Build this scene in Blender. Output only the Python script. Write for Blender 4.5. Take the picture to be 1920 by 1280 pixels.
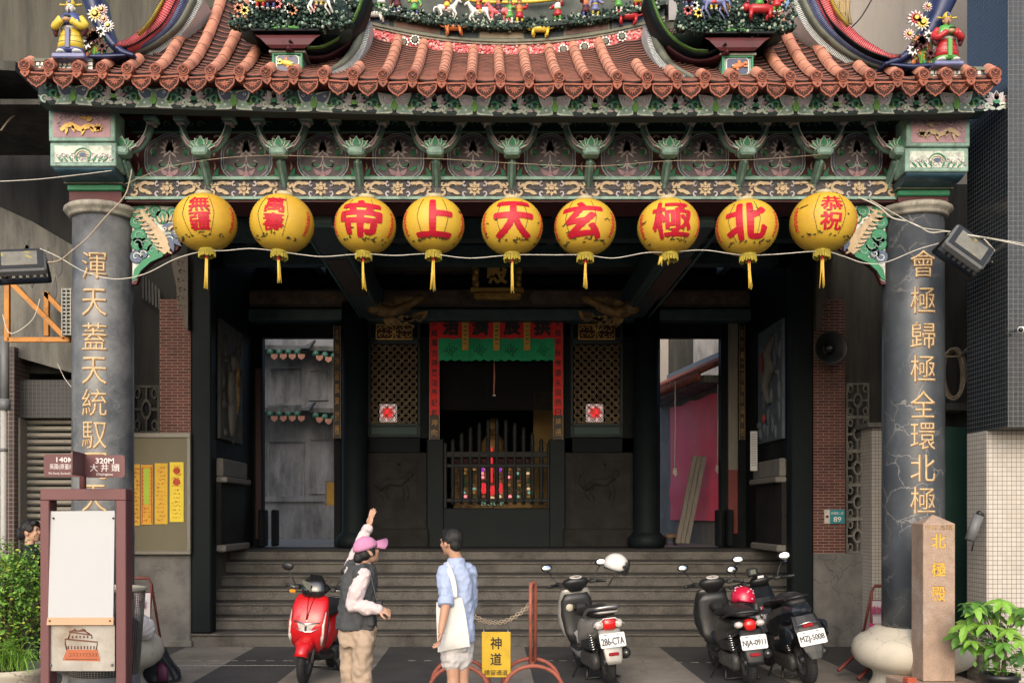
import bpy, bmesh, math, random
from mathutils import Vector, Matrix, Euler, noise
random.seed(7)
R = math.radians
sc = bpy.context.scene
for o in list(bpy.data.objects):
    bpy.data.objects.remove(o)
col = sc.collection

# ------------------------------------------------------------------ camera, sky, sun, exposure
F, XV, YV, H = 1866.667, 915.0, 965.0, 1.82      # focal length in photo pixels, vanishing point, eye height
cam_d = bpy.data.cameras.new("camera")
cam = bpy.data.objects.new("camera", cam_d)
col.objects.link(cam)
cam.location = (0, 0, H)
cam.rotation_euler = (R(90), 0, 0)
cam_d.lens, cam_d.sensor_width = 35.0, 36.0
cam_d.shift_x, cam_d.shift_y = (960 - XV) / 1920, (YV - 640) / 1920
cam_d.clip_start, cam_d.clip_end = 0.05, 500
sc.camera = cam

SUN_EL, SUN_AZ = 30, 188        # degrees; azimuth measured clockwise from +Y
w = bpy.data.worlds.new("World")
sc.world = w
w.use_nodes = True
wn = w.node_tree
bg = wn.nodes["Background"]
sky = wn.nodes.new("ShaderNodeTexSky")
sky.sky_type = 'NISHITA'
sky.sun_disc = False
sky.sun_elevation = R(SUN_EL)
sky.sun_rotation = R(SUN_AZ)
sky.air_density, sky.dust_density, sky.ozone_density = 1.0, 4.0, 1.0
wn.links.new(sky.outputs[0], bg.inputs[0])
bg.inputs[1].default_value = 0.15
sun_d = bpy.data.lights.new("sun", 'SUN')
sun_d.energy, sun_d.angle = 0.85, R(70)
sun_d.color = (1.0, 0.97, 0.94)
sun = bpy.data.objects.new("sun", sun_d)
col.objects.link(sun)
sdir = Vector((math.sin(R(SUN_AZ)) * math.cos(R(SUN_EL)), math.cos(R(SUN_AZ)) * math.cos(R(SUN_EL)), math.sin(R(SUN_EL))))
sun.rotation_euler = sdir.to_track_quat('Z', 'Y').to_euler()
sc.view_settings.view_transform = 'Standard'
sc.view_settings.look = 'None'
sc.view_settings.exposure = 0.74
sc.view_settings.gamma = 1.0
sc.cycles.max_bounces = 6
sc.cycles.diffuse_bounces = 3

# ------------------------------------------------------------------ helpers
def P(px, py, d):
    return Vector(((px - XV) * d / F, d, H - (py - YV) * d / F))
def PX(px, d): return (px - XV) * d / F
def PZ(py, d): return H - (py - YV) * d / F

ORG = {}
def thing(name, label, cat, loc=(0, 0, 0), group=None, local=False):
    o = bpy.data.objects.new(name, None)
    o.empty_display_size = 0.1
    col.objects.link(o)
    o.location = loc
    ORG[o.name] = Vector((0, 0, 0)) if local else Vector(loc)
    return tag(o, label, cat, group)
def tag(o, label, cat, group=None, kind=None):
    if label: o['label'] = label
    if cat: o['category'] = cat
    if group: o['group'] = group
    if kind: o['kind'] = kind
    return o
def struct(o):
    o['kind'] = 'structure'
    return o
def copy_tree(o, parent=None):
    c = o.copy()
    col.objects.link(c)
    if parent is not None:
        c.parent = parent
    for ch in o.children:
        copy_tree(ch, c)
    return c

def frame(x, y, z, rz=0.0, rx=0.0):
    """local x right, y up, z towards the viewer (-Y); rz turns about the vertical"""
    m = Matrix(((1, 0, 0, 0), (0, 0, -1, 0), (0, 1, 0, 0), (0, 0, 0, 1)))
    return Matrix.Translation((x, y, z)) @ Matrix.Rotation(rz, 4, 'Z') @ m @ Matrix.Rotation(rx, 4, 'X')
def TF(m):
    return lambda x, y, z: m @ Vector((x, y, z))

class MB:
    def __init__(s, m=None):
        s.v, s.f, s.mi, s.sm, s.mats, s.cur, s.smooth, s.wk = [], [], [], [], [], 0, False, 1.0
        s.T = None
        if m is not None: s.m(m)
    def m(s, mat, smooth=None):
        if mat not in s.mats: s.mats.append(mat)
        s.cur = s.mats.index(mat)
        if smooth is not None: s.smooth = smooth
        return s
    def add(s, vs, fs, smooth=None):
        b = len(s.v)
        if s.T is not None:
            vs = [s.T @ Vector(v) for v in vs]
        s.v.extend([tuple(v) for v in vs])
        sm = s.smooth if smooth is None else smooth
        for f in fs:
            s.f.append([b + i for i in f]); s.mi.append(s.cur); s.sm.append(sm)
        return s
    def box(s, x0, x1, y0, y1, z0, z1, M=None, b=0.0):
        if b <= 0:
            vs = [Vector(p) for p in ((x0,y0,z0),(x1,y0,z0),(x1,y1,z0),(x0,y1,z0),(x0,y0,z1),(x1,y0,z1),(x1,y1,z1),(x0,y1,z1))]
            fs = [(0,3,2,1),(4,5,6,7),(0,1,5,4),(1,2,6,5),(2,3,7,6),(3,0,4,7)]
        else:
            b = min(b, abs(x1-x0)/2.01, abs(y1-y0)/2.01, abs(z1-z0)/2.01)
            bm = bmesh.new()
            for sx in (0, 1):
                for sy in (0, 1):
                    for sz in (0, 1):
                        x, y, z = (x0, x1)[sx], (y0, y1)[sy], (z0, z1)[sz]
                        xi, yi, zi = x + (b, -b)[sx], y + (b, -b)[sy], z + (b, -b)[sz]
                        for p in ((x, yi, zi), (xi, y, zi), (xi, yi, z)): bm.verts.new(p)
            bmesh.ops.convex_hull(bm, input=bm.verts)
            bmesh.ops.dissolve_limit(bm, angle_limit=0.01, verts=bm.verts, edges=bm.edges)
            bm.verts.index_update()
            vs = [v.co.copy() for v in bm.verts]
            fs = [[v.index for v in f.verts] for f in bm.faces]
            bm.free()
        if M is not None: vs = [M @ v for v in vs]
        return s.add(vs, fs, False)
    def cbox(s, c, size, rot=None, b=0.0):
        M = Matrix.Translation(c)
        if rot is not None: M = M @ Euler(rot).to_matrix().to_4x4()
        hx, hy, hz = size[0]/2, size[1]/2, size[2]/2
        return s.box(-hx, hx, -hy, hy, -hz, hz, M, b)
    def bar(s, a, b, w, h=None, up=(0, 0, 1), bev=0.0):
        a, b = Vector(a), Vector(b)
        h = w if h is None else h
        t = (b - a); L = t.length; t.normalize()
        u = Vector(up)
        if abs(t.dot(u)) > 0.98: u = Vector((0, 1, 0))
        sx = t.cross(u).normalized(); uu = sx.cross(t)
        M = Matrix((( t.x, sx.x, uu.x, a.x), (t.y, sx.y, uu.y, a.y), (t.z, sx.z, uu.z, a.z), (0, 0, 0, 1)))
        return s.box(0, L, -w/2, w/2, -h/2, h/2, M, bev)
    def rings(s, rs, cap=True, smooth=True, close=True):
        n = len(rs[0]); vs = [p for r in rs for p in r]; fs = []
        for i in range(len(rs) - 1):
            for j in range(n if close else n - 1):
                k = (j + 1) % n
                fs.append((i*n + j, i*n + k, (i+1)*n + k, (i+1)*n + j))
        if cap and close:
            fs.append(tuple(range(n - 1, -1, -1))); b = (len(rs) - 1) * n
            fs.append(tuple(range(b, b + n)))
        return s.add(vs, fs, smooth)
    def tube(s, pts, r, n=8, cap=True, up=None, flat=1.0, smooth=True):
        pts = [Vector(p) for p in pts]
        rad = r if isinstance(r, (list, tuple)) else [r] * len(pts)
        rs = []; prev = None
        for i, p in enumerate(pts):
            a = pts[max(0, i-1)]; b = pts[min(len(pts)-1, i+1)]
            t = (b - a)
            if t.length < 1e-9: t = Vector((0, 0, 1))
            t.normalize()
            if prev is None:
                u = Vector(up) if up is not None else (Vector((0, 0, 1)) if abs(t.z) < .9 else Vector((0, 1, 0)))
            else: u = prev
            sx = t.cross(u)
            if sx.length < 1e-6: sx = t.orthogonal()
            sx.normalize(); uu = sx.cross(t).normalized(); prev = uu
            rs.append([p + (sx * math.cos(2*math.pi*k/n) + uu * flat * math.sin(2*math.pi*k/n)) * rad[i] for k in range(n)])
        return s.rings(rs, cap, smooth)
    def lathe(s, prof, c=(0, 0, 0), n=24, M=None, smooth=True, cap=True, sx=1.0, sy=1.0):
        c = Vector(c)
        rs = []
        for r, z in prof:
            rs.append([Vector((r*sx*math.cos(2*math.pi*k/n), r*sy*math.sin(2*math.pi*k/n), z)) for k in range(n)])
        if M is not None: rs = [[M @ p for p in q] for q in rs]
        else: rs = [[c + p for p in q] for q in rs]
        return s.rings(rs, cap, smooth)
    def ell(s, c, r, n=10, m=7, rot=None, M=None):
        c = Vector(c); r = (r, r, r) if not isinstance(r, (tuple, list)) else r
        rm = Euler(rot).to_matrix() if rot is not None else Matrix.Identity(3)
        if M is not None: rm = M
        rs = []
        for i in range(m + 1):
            a = -math.pi/2 + math.pi * i / m
            cr = max(math.cos(a), 0.02)
            rs.append([c + rm @ Vector((r[0]*cr*math.cos(2*math.pi*k/n), r[1]*cr*math.sin(2*math.pi*k/n), r[2]*math.sin(a))) for k in range(n)])
        return s.rings(rs, True, True)
    def loft(s, secs, axis='z', n=16, e=2.0, cap=True, smooth=True):
        """secs: (pos, c1, c2, r1, r2[, e]) ; axis z: c=(x,y); axis x: c=(y,z); axis y: c=(x,z)"""
        rs = []
        for q in secs:
            ee = q[5] if len(q) > 5 else e
            ring = []
            for k in range(n):
                a = 2*math.pi*k/n
                ca, sa = math.cos(a), math.sin(a)
                u = q[1] + q[3]*math.copysign(abs(ca)**(2/ee), ca)
                v = q[2] + q[4]*math.copysign(abs(sa)**(2/ee), sa)
                ring.append(Vector((u, v, q[0])) if axis == 'z' else (Vector((q[0], u, v)) if axis == 'x' else Vector((u, q[0], v))))
            rs.append(ring)
        return s.rings(rs, cap, smooth)
    def prism(s, poly, T, z0, z1, back=True, smooth=False):
        n = len(poly)
        if callable(T): f = T
        else: f = lambda x, y, z: T @ Vector((x, y, z))
        vs = [f(x, y, z1) for x, y in poly] + [f(x, y, z0) for x, y in poly]
        area = sum(poly[i][0]*poly[(i+1)%n][1] - poly[(i+1)%n][0]*poly[i][1] for i in range(n))
        rg = list(range(n)) if area > 0 else list(range(n-1, -1, -1))
        fs = [tuple(rg)]
        for i in range(n):
            a, b = rg[i], rg[(i+1) % n]
            fs.append((a, n + a, n + b, b))
        if back: fs.append(tuple(n + i for i in reversed(rg)))
        return s.add(vs, fs, smooth)
    def quad(s, a, b, c, d): return s.add([a, b, c, d], [(0, 1, 2, 3)], False)
    # ornament strokes, laid on a mapped surface T(x, y, z)
    def petal(s, T, x, y, ang, L, W, z, h=0.006, curve=0.0, tip=0.6, n=5):
        L_, R_ = [], []
        for i in range(n + 1):
            t = i / n
            wd = W * s.wk * (math.sin(math.pi * min(1, t**tip)) if 0 < t < 1 else 0.0)
            a = ang + curve * t
            cx = x + L * t * math.cos(ang + curve*t*.5); cy = y + L * t * math.sin(ang + curve*t*.5)
            nx, ny = -math.sin(a), math.cos(a)
            L_.append((cx + nx*wd*.5, cy + ny*wd*.5))
            if 0 < t < 1: R_.append((cx - nx*wd*.5, cy - ny*wd*.5))
        s.prism(L_ + R_[::-1], T, z - .004, z + h, back=False)
    def stroke(s, T, pts, w, z, h=0.006):
        n = len(pts); A, B = [], []
        ws = w if isinstance(w, (list, tuple)) else [w]*n
        for i, p in enumerate(pts):
            a, b = pts[max(0, i-1)], pts[min(n-1, i+1)]
            dx, dy = b[0]-a[0], b[1]-a[1]; l = math.hypot(dx, dy) or 1
            nx, ny = -dy/l, dx/l
            A.append((p[0]+nx*ws[i]/2, p[1]+ny*ws[i]/2)); B.append((p[0]-nx*ws[i]/2, p[1]-ny*ws[i]/2))
        vs, fs = [], []
        for i in range(n):
            vs += [T(A[i][0], A[i][1], z-.004), T(A[i][0], A[i][1], z+h), T(B[i][0], B[i][1], z+h), T(B[i][0], B[i][1], z-.004)]
        for i in range(n-1):
            a, b = 4*i, 4*i+4
            fs += [(a, a+1, b+1, b), (a+1, a+2, b+2, b+1), (a+2, a+3, b+3, b+2)]
        s.add(vs, fs, False)
    def curl(s, T, x, y, r0, r1, a0, a1, w, z, h=0.006, n=None):
        n = n or max(6, int(abs(a1-a0)/0.4))
        pts = []
        for i in range(n+1):
            t = i/n; a = a0+(a1-a0)*t; r = r0+(r1-r0)*t
            pts.append((x+r*math.cos(a), y+r*math.sin(a)))
        s.stroke(T, pts, [w*s.wk*(1-.45*i/n) for i in range(n+1)], z, h)
    def disc(s, T, x, y, r, z, h=0.006, n=12, ry=None):
        ry = ry or r
        s.prism([(x+r*math.cos(2*math.pi*k/n), y+ry*math.sin(2*math.pi*k/n)) for k in range(n)], T, z-.004, z+h, back=False)
    def text(s, body, T, w, h, off=0.0, z0=0.0, z1=0.004, cuts=None, bold=0.0):
        if bold:
            f0 = T if callable(T) else (lambda x, y, z: T @ Vector((x, y, z)))
            for k in range(8):
                dx, dy = bold*math.cos(k*math.pi/4), bold*.75*math.sin(k*math.pi/4)
                s.text(body, lambda x, y, z, dx=dx, dy=dy, k=k: f0(x+dx, y+dy, z-.00012*(k+1)), w, h, off, z0, z1, cuts)
        vs, fs = glyph(body, off)
        xs = [v[0] for v in vs]; ys = [v[1] for v in vs]
        cx, cy = (min(xs)+max(xs))/2, (min(ys)+max(ys))/2
        kx = w/(max(xs)-min(xs)); ky = h/(max(ys)-min(ys))
        p2 = [((v[0]-cx)*kx, (v[1]-cy)*ky) for v in vs]
        f = T if callable(T) else (lambda x, y, z: T @ Vector((x, y, z)))
        bm = bmesh.new()
        bv = [bm.verts.new((x, y, 0)) for x, y in p2]
        for q in fs:
            try: bm.faces.new([bv[i] for i in q])
            except ValueError: pass
        if cuts:
            for ax, N in ((0, cuts[0]), (1, cuts[1])):
                half = (w if ax == 0 else h)/2
                for i in range(1, N):
                    c = -half + 2*half*i/N
                    g = list(bm.verts) + list(bm.edges) + list(bm.faces)
                    bmesh.ops.bisect_plane(bm, geom=g, plane_co=(c, 0, 0) if ax == 0 else (0, c, 0), plane_no=(1, 0, 0) if ax == 0 else (0, 1, 0))
        bm.verts.index_update()
        top = [f(v.co.x, v.co.y, z1) for v in bm.verts]
        F1 = []
        for fc in bm.faces:
            idx = [v.index for v in fc.verts]
            if fc.calc_area() < 1e-12: continue
            F1.append(idx if fc.normal.z >= 0 else idx[::-1])
        n = len(top)
        bot = [f(v.co.x, v.co.y, z0) for v in bm.verts]
        F2 = []
        for ed in bm.edges:
            if len(ed.link_faces) == 1:
                a, b = ed.verts[0].index, ed.verts[1].index
                F2.append((a, b, n+b, n+a))
        bm.free()
        return s.add(top + bot, F1 + F2, False)
    def build(s, name, parent=None, shade=None, kind=None):
        org = Vector((0, 0, 0)); loc = None
        if parent is not None:
            r = parent
            while r.parent is not None: r = r.parent
            org = ORG.get(r.name, org)
        elif s.v:
            xs = [v[0] for v in s.v]; ys = [v[1] for v in s.v]; zs = [v[2] for v in s.v]
            org = Vector(((min(xs)+max(xs))/2, (min(ys)+max(ys))/2, min(zs))); loc = org
        me = bpy.data.meshes.new(name)
        me.from_pydata([(v[0]-org.x, v[1]-org.y, v[2]-org.z) for v in s.v], [], s.f)
        for mt in s.mats: me.materials.append(mt)
        if shade is not None: s.sm = [shade]*len(s.f)
        me.polygons.foreach_set("material_index", s.mi)
        me.polygons.foreach_set("use_smooth", s.sm)
        me.update()
        o = bpy.data.objects.new(name, me)
        col.objects.link(o)
        if parent is not None: o.parent = parent
        if loc is not None: o.location = loc
        if kind: o['kind'] = kind
        return o
    def remesh(s, voxel, smooth=4, wrinkle=0.0, wscale=8.0):
        """fuse everything collected so far into one continuous surface"""
        me = bpy.data.meshes.new("fuse"); me.from_pydata(s.v, [], s.f)
        ob = bpy.data.objects.new("fuse", me); col.objects.link(ob)
        md = ob.modifiers.new("r", 'REMESH'); md.mode = 'VOXEL'; md.voxel_size = voxel
        if smooth:
            ms = ob.modifiers.new("s", 'SMOOTH'); ms.iterations = smooth; ms.factor = 0.5
        dg = bpy.context.evaluated_depsgraph_get(); dg.update()
        ev = ob.evaluated_get(dg); m2 = ev.to_mesh()
        vs = [v.co.copy() for v in m2.vertices]; fs = [list(p.vertices) for p in m2.polygons]
        if wrinkle:
            nr = [v.normal.copy() for v in m2.vertices]
            vs = [v + nn * wrinkle * (noise.noise(Vector((v.x*wscale, v.y*wscale, v.z*wscale*.55))) + .5*noise.noise(v*wscale*2.3)) for v, nn in zip(vs, nr)]
        ev.to_mesh_clear(); bpy.data.objects.remove(ob); bpy.data.meshes.remove(me)
        s.v = [tuple(v) for v in vs]; s.f = fs; s.mi = [s.cur]*len(fs); s.sm = [True]*len(fs)
        return s

_gl = {}
def glyph(body, off=0.0):
    k = (body, off)
    if k in _gl: return _gl[k]
    cu = bpy.data.curves.new("glyph", 'FONT')
    cu.body = body; cu.size = 1.0; cu.resolution_u = 3; cu.offset = off
    ob = bpy.data.objects.new("glyph", cu); col.objects.link(ob)
    dg = bpy.context.evaluated_depsgraph_get(); dg.update()
    ev = ob.evaluated_get(dg); me = ev.to_mesh()
    vs = [(v.co.x, v.co.y) for v in me.vertices]; fs = [list(p.vertices) for p in me.polygons]
    ev.to_mesh_clear(); bpy.data.objects.remove(ob); bpy.data.curves.remove(cu)
    if not vs: vs, fs = [(0, 0), (1, 0), (1, 1), (0, 1)], [(0, 1, 2, 3)]
    _gl[k] = (vs, fs)
    return _gl[k]

# ------------------------------------------------------------------ materials
_mt = {}
def _n(nt, t, **kw):
    nd = nt.nodes.new(t)
    for k, v in kw.items(): setattr(nd, k, v)
    return nd
def mat(name, c, rough=.6, var=.18, scale=5.0, metal=0.0, bump=0.0, bscale=60.0, stain=None, emit=None, spec=.4, coat=0.0, stretch=None, spots=None, trans=0.0, alpha=1.0):
    if name in _mt: return _mt[name]
    m = bpy.data.materials.new(name); m.use_nodes = True
    nt = m.node_tree; bs = nt.nodes["Principled BSDF"]; lk = nt.links.new
    geo = _n(nt, "ShaderNodeNewGeometry"); pos = geo.outputs["Position"]
    if stretch:
        mp = _n(nt, "ShaderNodeMapping"); mp.inputs["Scale"].default_value = stretch; lk(pos, mp.inputs[0]); spos = mp.outputs[0]
    else: spos = pos
    c4 = lambda q: (q[0], q[1], q[2], 1)
    nz = _n(nt, "ShaderNodeTexNoise"); nz.inputs["Scale"].default_value = scale; nz.inputs["Detail"].default_value = 6; nz.inputs["Roughness"].default_value = .65
    lk(spos, nz.inputs["Vector"])
    mx = _n(nt, "ShaderNodeMix", data_type='RGBA')
    mx.inputs[6].default_value = c4([max(0, k*(1-var*1.6)) for k in c]); mx.inputs[7].default_value = c4([min(1, k*(1+var*1.6)) for k in c])
    lk(nz.outputs[0], mx.inputs[0]); out = mx.outputs[2]
    if stain:
        sc_, sscale, lo, hi = stain[0], stain[1], stain[2], stain[3]
        n2 = _n(nt, "ShaderNodeTexNoise"); n2.inputs["Scale"].default_value = sscale; n2.inputs["Detail"].default_value = 8; n2.inputs["Roughness"].default_value = .7
        lk(spos, n2.inputs["Vector"])
        rp = _n(nt, "ShaderNodeMapRange"); rp.inputs[1].default_value = lo; rp.inputs[2].default_value = hi; lk(n2.outputs[0], rp.inputs[0])
        m2 = _n(nt, "ShaderNodeMix", data_type='RGBA'); lk(rp.outputs[0], m2.inputs[0]); lk(out, m2.inputs[6]); m2.inputs[7].default_value = c4(sc_); out = m2.outputs[2]
    if spots:
        n3 = _n(nt, "ShaderNodeTexNoise"); n3.inputs["Scale"].default_value = spots[1]; n3.inputs["Detail"].default_value = 2; lk(pos, n3.inputs["Vector"])
        r3 = _n(nt, "ShaderNodeMapRange"); r3.inputs[1].default_value = spots[2]; r3.inputs[2].default_value = spots[3]; lk(n3.outputs[0], r3.inputs[0])
        m3 = _n(nt, "ShaderNodeMix", data_type='RGBA'); lk(r3.outputs[0], m3.inputs[0]); lk(out, m3.inputs[6]); m3.inputs[7].default_value = c4(spots[0]); out = m3.outputs[2]
    lk(out, bs.inputs["Base Color"])
    rr = _n(nt, "ShaderNodeMapRange"); rr.inputs[3].default_value = max(.03, rough-.1); rr.inputs[4].default_value = min(1, rough+.12); lk(nz.outputs[0], rr.inputs[0]); lk(rr.outputs[0], bs.inputs["Roughness"])
    bs.inputs["Metallic"].default_value = metal
    bs.inputs["Specular IOR Level"].default_value = spec
    if coat: bs.inputs["Coat Weight"].default_value = coat; bs.inputs["Coat Roughness"].default_value = .08
    if trans: bs.inputs["Transmission Weight"].default_value = trans
    if alpha < 1: bs.inputs["Alpha"].default_value = alpha
    if bump:
        nb = _n(nt, "ShaderNodeTexNoise"); nb.inputs["Scale"].default_value = bscale; nb.inputs["Detail"].default_value = 4; lk(pos, nb.inputs["Vector"])
        bp = _n(nt, "ShaderNodeBump"); bp.inputs["Strength"].default_value = bump; bp.inputs["Distance"].default_value = .01
        lk(nb.outputs[0], bp.inputs["Height"]); lk(bp.outputs[0], bs.inputs["Normal"])
    if emit:
        bs.inputs["Emission Color"].default_value = c4(emit[0]); bs.inputs["Emission Strength"].default_value = emit[1]
    _mt[name] = m
    return m
def grid_mat(name, c1, c2, mortar, bw, bh, msize, offset=0.5, rough=.6, bump=.4, dirt=(.03, .03, .03), dlo=.5, dhi=.8, spec=.3, dscale=1.2, bias=0.0):
    """bricks or tiles on upright faces: x+y along, z up"""
    if name in _mt: return _mt[name]
    m = bpy.data.materials.new(name); m.use_nodes = True
    nt = m.node_tree; bs = nt.nodes["Principled BSDF"]; lk = nt.links.new
    geo = _n(nt, "ShaderNodeNewGeometry")
    sp = _n(nt, "ShaderNodeSeparateXYZ"); lk(geo.outputs["Position"], sp.inputs[0])
    ad = _n(nt, "ShaderNodeMath", operation='ADD'); lk(sp.outputs[0], ad.inputs[0]); lk(sp.outputs[1], ad.inputs[1])
    cb = _n(nt, "ShaderNodeCombineXYZ"); lk(ad.outputs[0], cb.inputs[0]); lk(sp.outputs[2], cb.inputs[1])
    br = _n(nt, "ShaderNodeTexBrick"); br.offset = offset; br.squash = 1.0
    br.inputs["Scale"].default_value = 1.0; br.inputs["Brick Width"].default_value = bw; br.inputs["Row Height"].default_value = bh
    br.inputs["Mortar Size"].default_value = msize; br.inputs["Mortar Smooth"].default_value = .1; br.inputs["Bias"].default_value = bias
    for k, c in (("Color1", c1), ("Color2", c2), ("Mortar", mortar)): br.inputs[k].default_value = (*c, 1)
    lk(cb.outputs[0], br.inputs["Vector"])
    nz = _n(nt, "ShaderNodeTexNoise"); nz.inputs["Scale"].default_value = dscale; nz.inputs["Detail"].default_value = 8; nz.inputs["Roughness"].default_value = .68
    lk(geo.outputs["Position"], nz.inputs["Vector"])
    rp = _n(nt, "ShaderNodeMapRange"); rp.inputs[1].default_value = dlo; rp.inputs[2].default_value = dhi; rp.inputs[4].default_value = .75; lk(nz.outputs[0], rp.inputs[0])
    mx = _n(nt, "ShaderNodeMix", data_type='RGBA'); lk(rp.outputs[0], mx.inputs[0]); lk(br.outputs[0], mx.inputs[6]); mx.inputs[7].default_value = (*dirt, 1)
    lk(mx.outputs[2], bs.inputs["Base Color"]); bs.inputs["Roughness"].default_value = rough; bs.inputs["Specular IOR Level"].default_value = spec
    bp = _n(nt, "ShaderNodeBump"); bp.inputs["Strength"].default_value = bump; bp.inputs["Distance"].default_value = .004; bp.invert = True
    lk(br.outputs["Fac"], bp.inputs["Height"]); lk(bp.outputs[0], bs.inputs["Normal"])
    _mt[name] = m
    return m
def crack_mat(name, c, c2, crack, amt, cscale, rough=.35, mlo=.4, mhi=.7, width=.02, bump=0.15):
    """polished or plastered stone with thin branching cracks in a colour of their own"""
    if name in _mt: return _mt[name]
    m = bpy.data.materials.new(name); m.use_nodes = True
    nt = m.node_tree; bs = nt.nodes["Principled BSDF"]; lk = nt.links.new
    geo = _n(nt, "ShaderNodeNewGeometry"); pos = geo.outputs["Position"]
    nz = _n(nt, "ShaderNodeTexNoise"); nz.inputs["Scale"].default_value = 2.2; nz.inputs["Detail"].default_value = 9; nz.inputs["Roughness"].default_value = .68; lk(pos, nz.inputs["Vector"])
    rp = _n(nt, "ShaderNodeMapRange"); rp.inputs[1].default_value = mlo; rp.inputs[2].default_value = mhi; lk(nz.outputs[0], rp.inputs[0])
    mx = _n(nt, "ShaderNodeMix", data_type='RGBA'); lk(rp.outputs[0], mx.inputs[0]); mx.inputs[6].default_value = (*c, 1); mx.inputs[7].default_value = (*c2, 1)
    nd = _n(nt, "ShaderNodeTexNoise"); nd.inputs["Scale"].default_value = 5; nd.inputs["Detail"].default_value = 4; lk(pos, nd.inputs["Vector"])
    vm = _n(nt, "ShaderNodeVectorMath", operation='MULTIPLY_ADD'); lk(nd.outputs["Color"], vm.inputs[0]); vm.inputs[1].default_value = (.28, .28, .28); lk(pos, vm.inputs[2])
    vo = _n(nt, "ShaderNodeTexVoronoi", feature='DISTANCE_TO_EDGE'); vo.inputs["Scale"].default_value = cscale; lk(vm.outputs[0], vo.inputs["Vector"])
    r2 = _n(nt, "ShaderNodeMapRange"); r2.inputs[1].default_value = 0; r2.inputs[2].default_value = width; r2.inputs[3].default_value = 1; r2.inputs[4].default_value = 0; lk(vo.outputs["Distance"], r2.inputs[0])
    ng = _n(nt, "ShaderNodeTexNoise"); ng.inputs["Scale"].default_value = 1.6; ng.inputs["Detail"].default_value = 2; lk(pos, ng.inputs["Vector"])
    r3 = _n(nt, "ShaderNodeMapRange"); r3.inputs[1].default_value = .42; r3.inputs[2].default_value = .58; r3.inputs[4].default_value = amt; lk(ng.outputs[0], r3.inputs[0])
    mu = _n(nt, "ShaderNodeMath", operation='MULTIPLY'); lk(r2.outputs[0], mu.inputs[0]); lk(r3.outputs[0], mu.inputs[1])
    m2 = _n(nt, "ShaderNodeMix", data_type='RGBA'); lk(mu.outputs[0], m2.inputs[0]); lk(mx.outputs[2], m2.inputs[6]); m2.inputs[7].default_value = (*crack, 1)
    lk(m2.outputs[2], bs.inputs["Base Color"]); bs.inputs["Roughness"].default_value = rough
    nb = _n(nt, "ShaderNodeTexNoise"); nb.inputs["Scale"].default_value = 45; nb.inputs["Detail"].default_value = 5; lk(pos, nb.inputs["Vector"])
    bp = _n(nt, "ShaderNodeBump"); bp.inputs["Strength"].default_value = bump; bp.inputs["Distance"].default_value = .006; lk(nb.outputs[0], bp.inputs["Height"]); lk(bp.outputs[0], bs.inputs["Normal"])
    _mt[name] = m
    return m
# ------------------------------------------------------------------ palette
M_marbleL = crack_mat("marble_mottled", (.062,.070,.080), (.175,.178,.18), (.25,.245,.235), .4, 2.6, .3, .42, .66, .012)
M_marbleR = crack_mat("marble_cracked", (.046,.054,.065), (.085,.095,.107), (.30,.285,.27), .6, 3.4, .32, .45, .75, .028)
M_stone = crack_mat("base_stone", (.50,.46,.38), (.36,.33,.27), (.08,.07,.06), .8, 3.0, .75, .45, .75, .012, .35)
M_cap = mat("capital_stone", (.34,.32,.27), .8, .25, 5, bump=.3, stain=((.09,.085,.075), 3, .45, .75), stretch=(3, 3, .7))
M_rib = mat("roof_barrel_tile", (.56,.25,.165), .72, .22, 6, bump=.25, stain=((.16,.06,.045), 5, .5, .8))
M_joint = mat("tile_joint_dark", (.016,.010,.010), .9, .2)
M_pan = mat("roof_pan_tile", (.25,.098,.07), .8, .3, 8, bump=.3, stain=((.10,.045,.038), 3, .45, .75))
M_pand = mat("roof_pan_shade_joint", (.06,.028,.022), .9, .3, 8)  # shade of the gaps between pan courses as colour; also rib joints
M_eave = mat("eave_tile", (.285,.088,.052), .68, .25, 9, bump=.3, stain=((.10,.04,.03), 7, .48, .75))
M_eaved = mat("eave_tile_recess_shade", (.05,.018,.013), .8, .3, 9)  # shade behind the relief put into a darker tile colour
M_mint = mat("mint_paint", (.23,.37,.31), .6, .3, 8, stain=((.09,.13,.115), 9, .45, .72))
M_mintd = mat("dull_mint_paint", (.13,.22,.185), .6, .25, 8, stain=((.03,.045,.04), 6, .5, .8))
M_green = mat("green_paint", (.028,.20,.095), .55, .3, 9, stain=((.01,.05,.03), 6, .55, .85))
M_lime = mat("lime_paint", (.13,.33,.06), .55, .25, 9)
M_deep = mat("deep_green_paint", (.010,.034,.030), .6, .3, 6)
M_black = mat("black_green_lacquer", (.0045,.008,.009), .6, .3, 4, spec=.15)
M_maroon = mat("maroon_paint", (.075,.013,.017), .6, .25, 6, stain=((.02,.006,.008), 5, .5, .8))
M_mauve = mat("mauve_paint", (.46,.40,.42), .6, .25, 9, stain=((.09,.08,.09), 7, .5, .8))
M_pale = mat("pale_green_white_paint", (.56,.61,.54), .6, .25, 12, stain=((.20,.22,.20), 14, .46, .72))
M_bluegrey = mat("blue_grey_paint", (.075,.105,.17), .55, .25, 9)
M_bluedk = mat("peacock_blue_paint", (.028,.075,.11), .45, .35, 5, stain=((.12,.19,.22), 7, .5, .8), stretch=(1, 1, 5))
M_pinkp = mat("faded_pink_paint", (.40,.24,.27), .6, .25, 7, stain=((.2,.14,.17), 5, .45, .75))
M_cream = mat("cream_gilt_paint", (.54,.41,.25), .6, .3, 12, stain=((.24,.17,.13), 12, .45, .7))
M_gold = mat("gold_leaf", (.55,.33,.08), .4, .25, 10, metal=.35, stain=((.14,.08,.03), 8, .5, .8))
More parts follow.
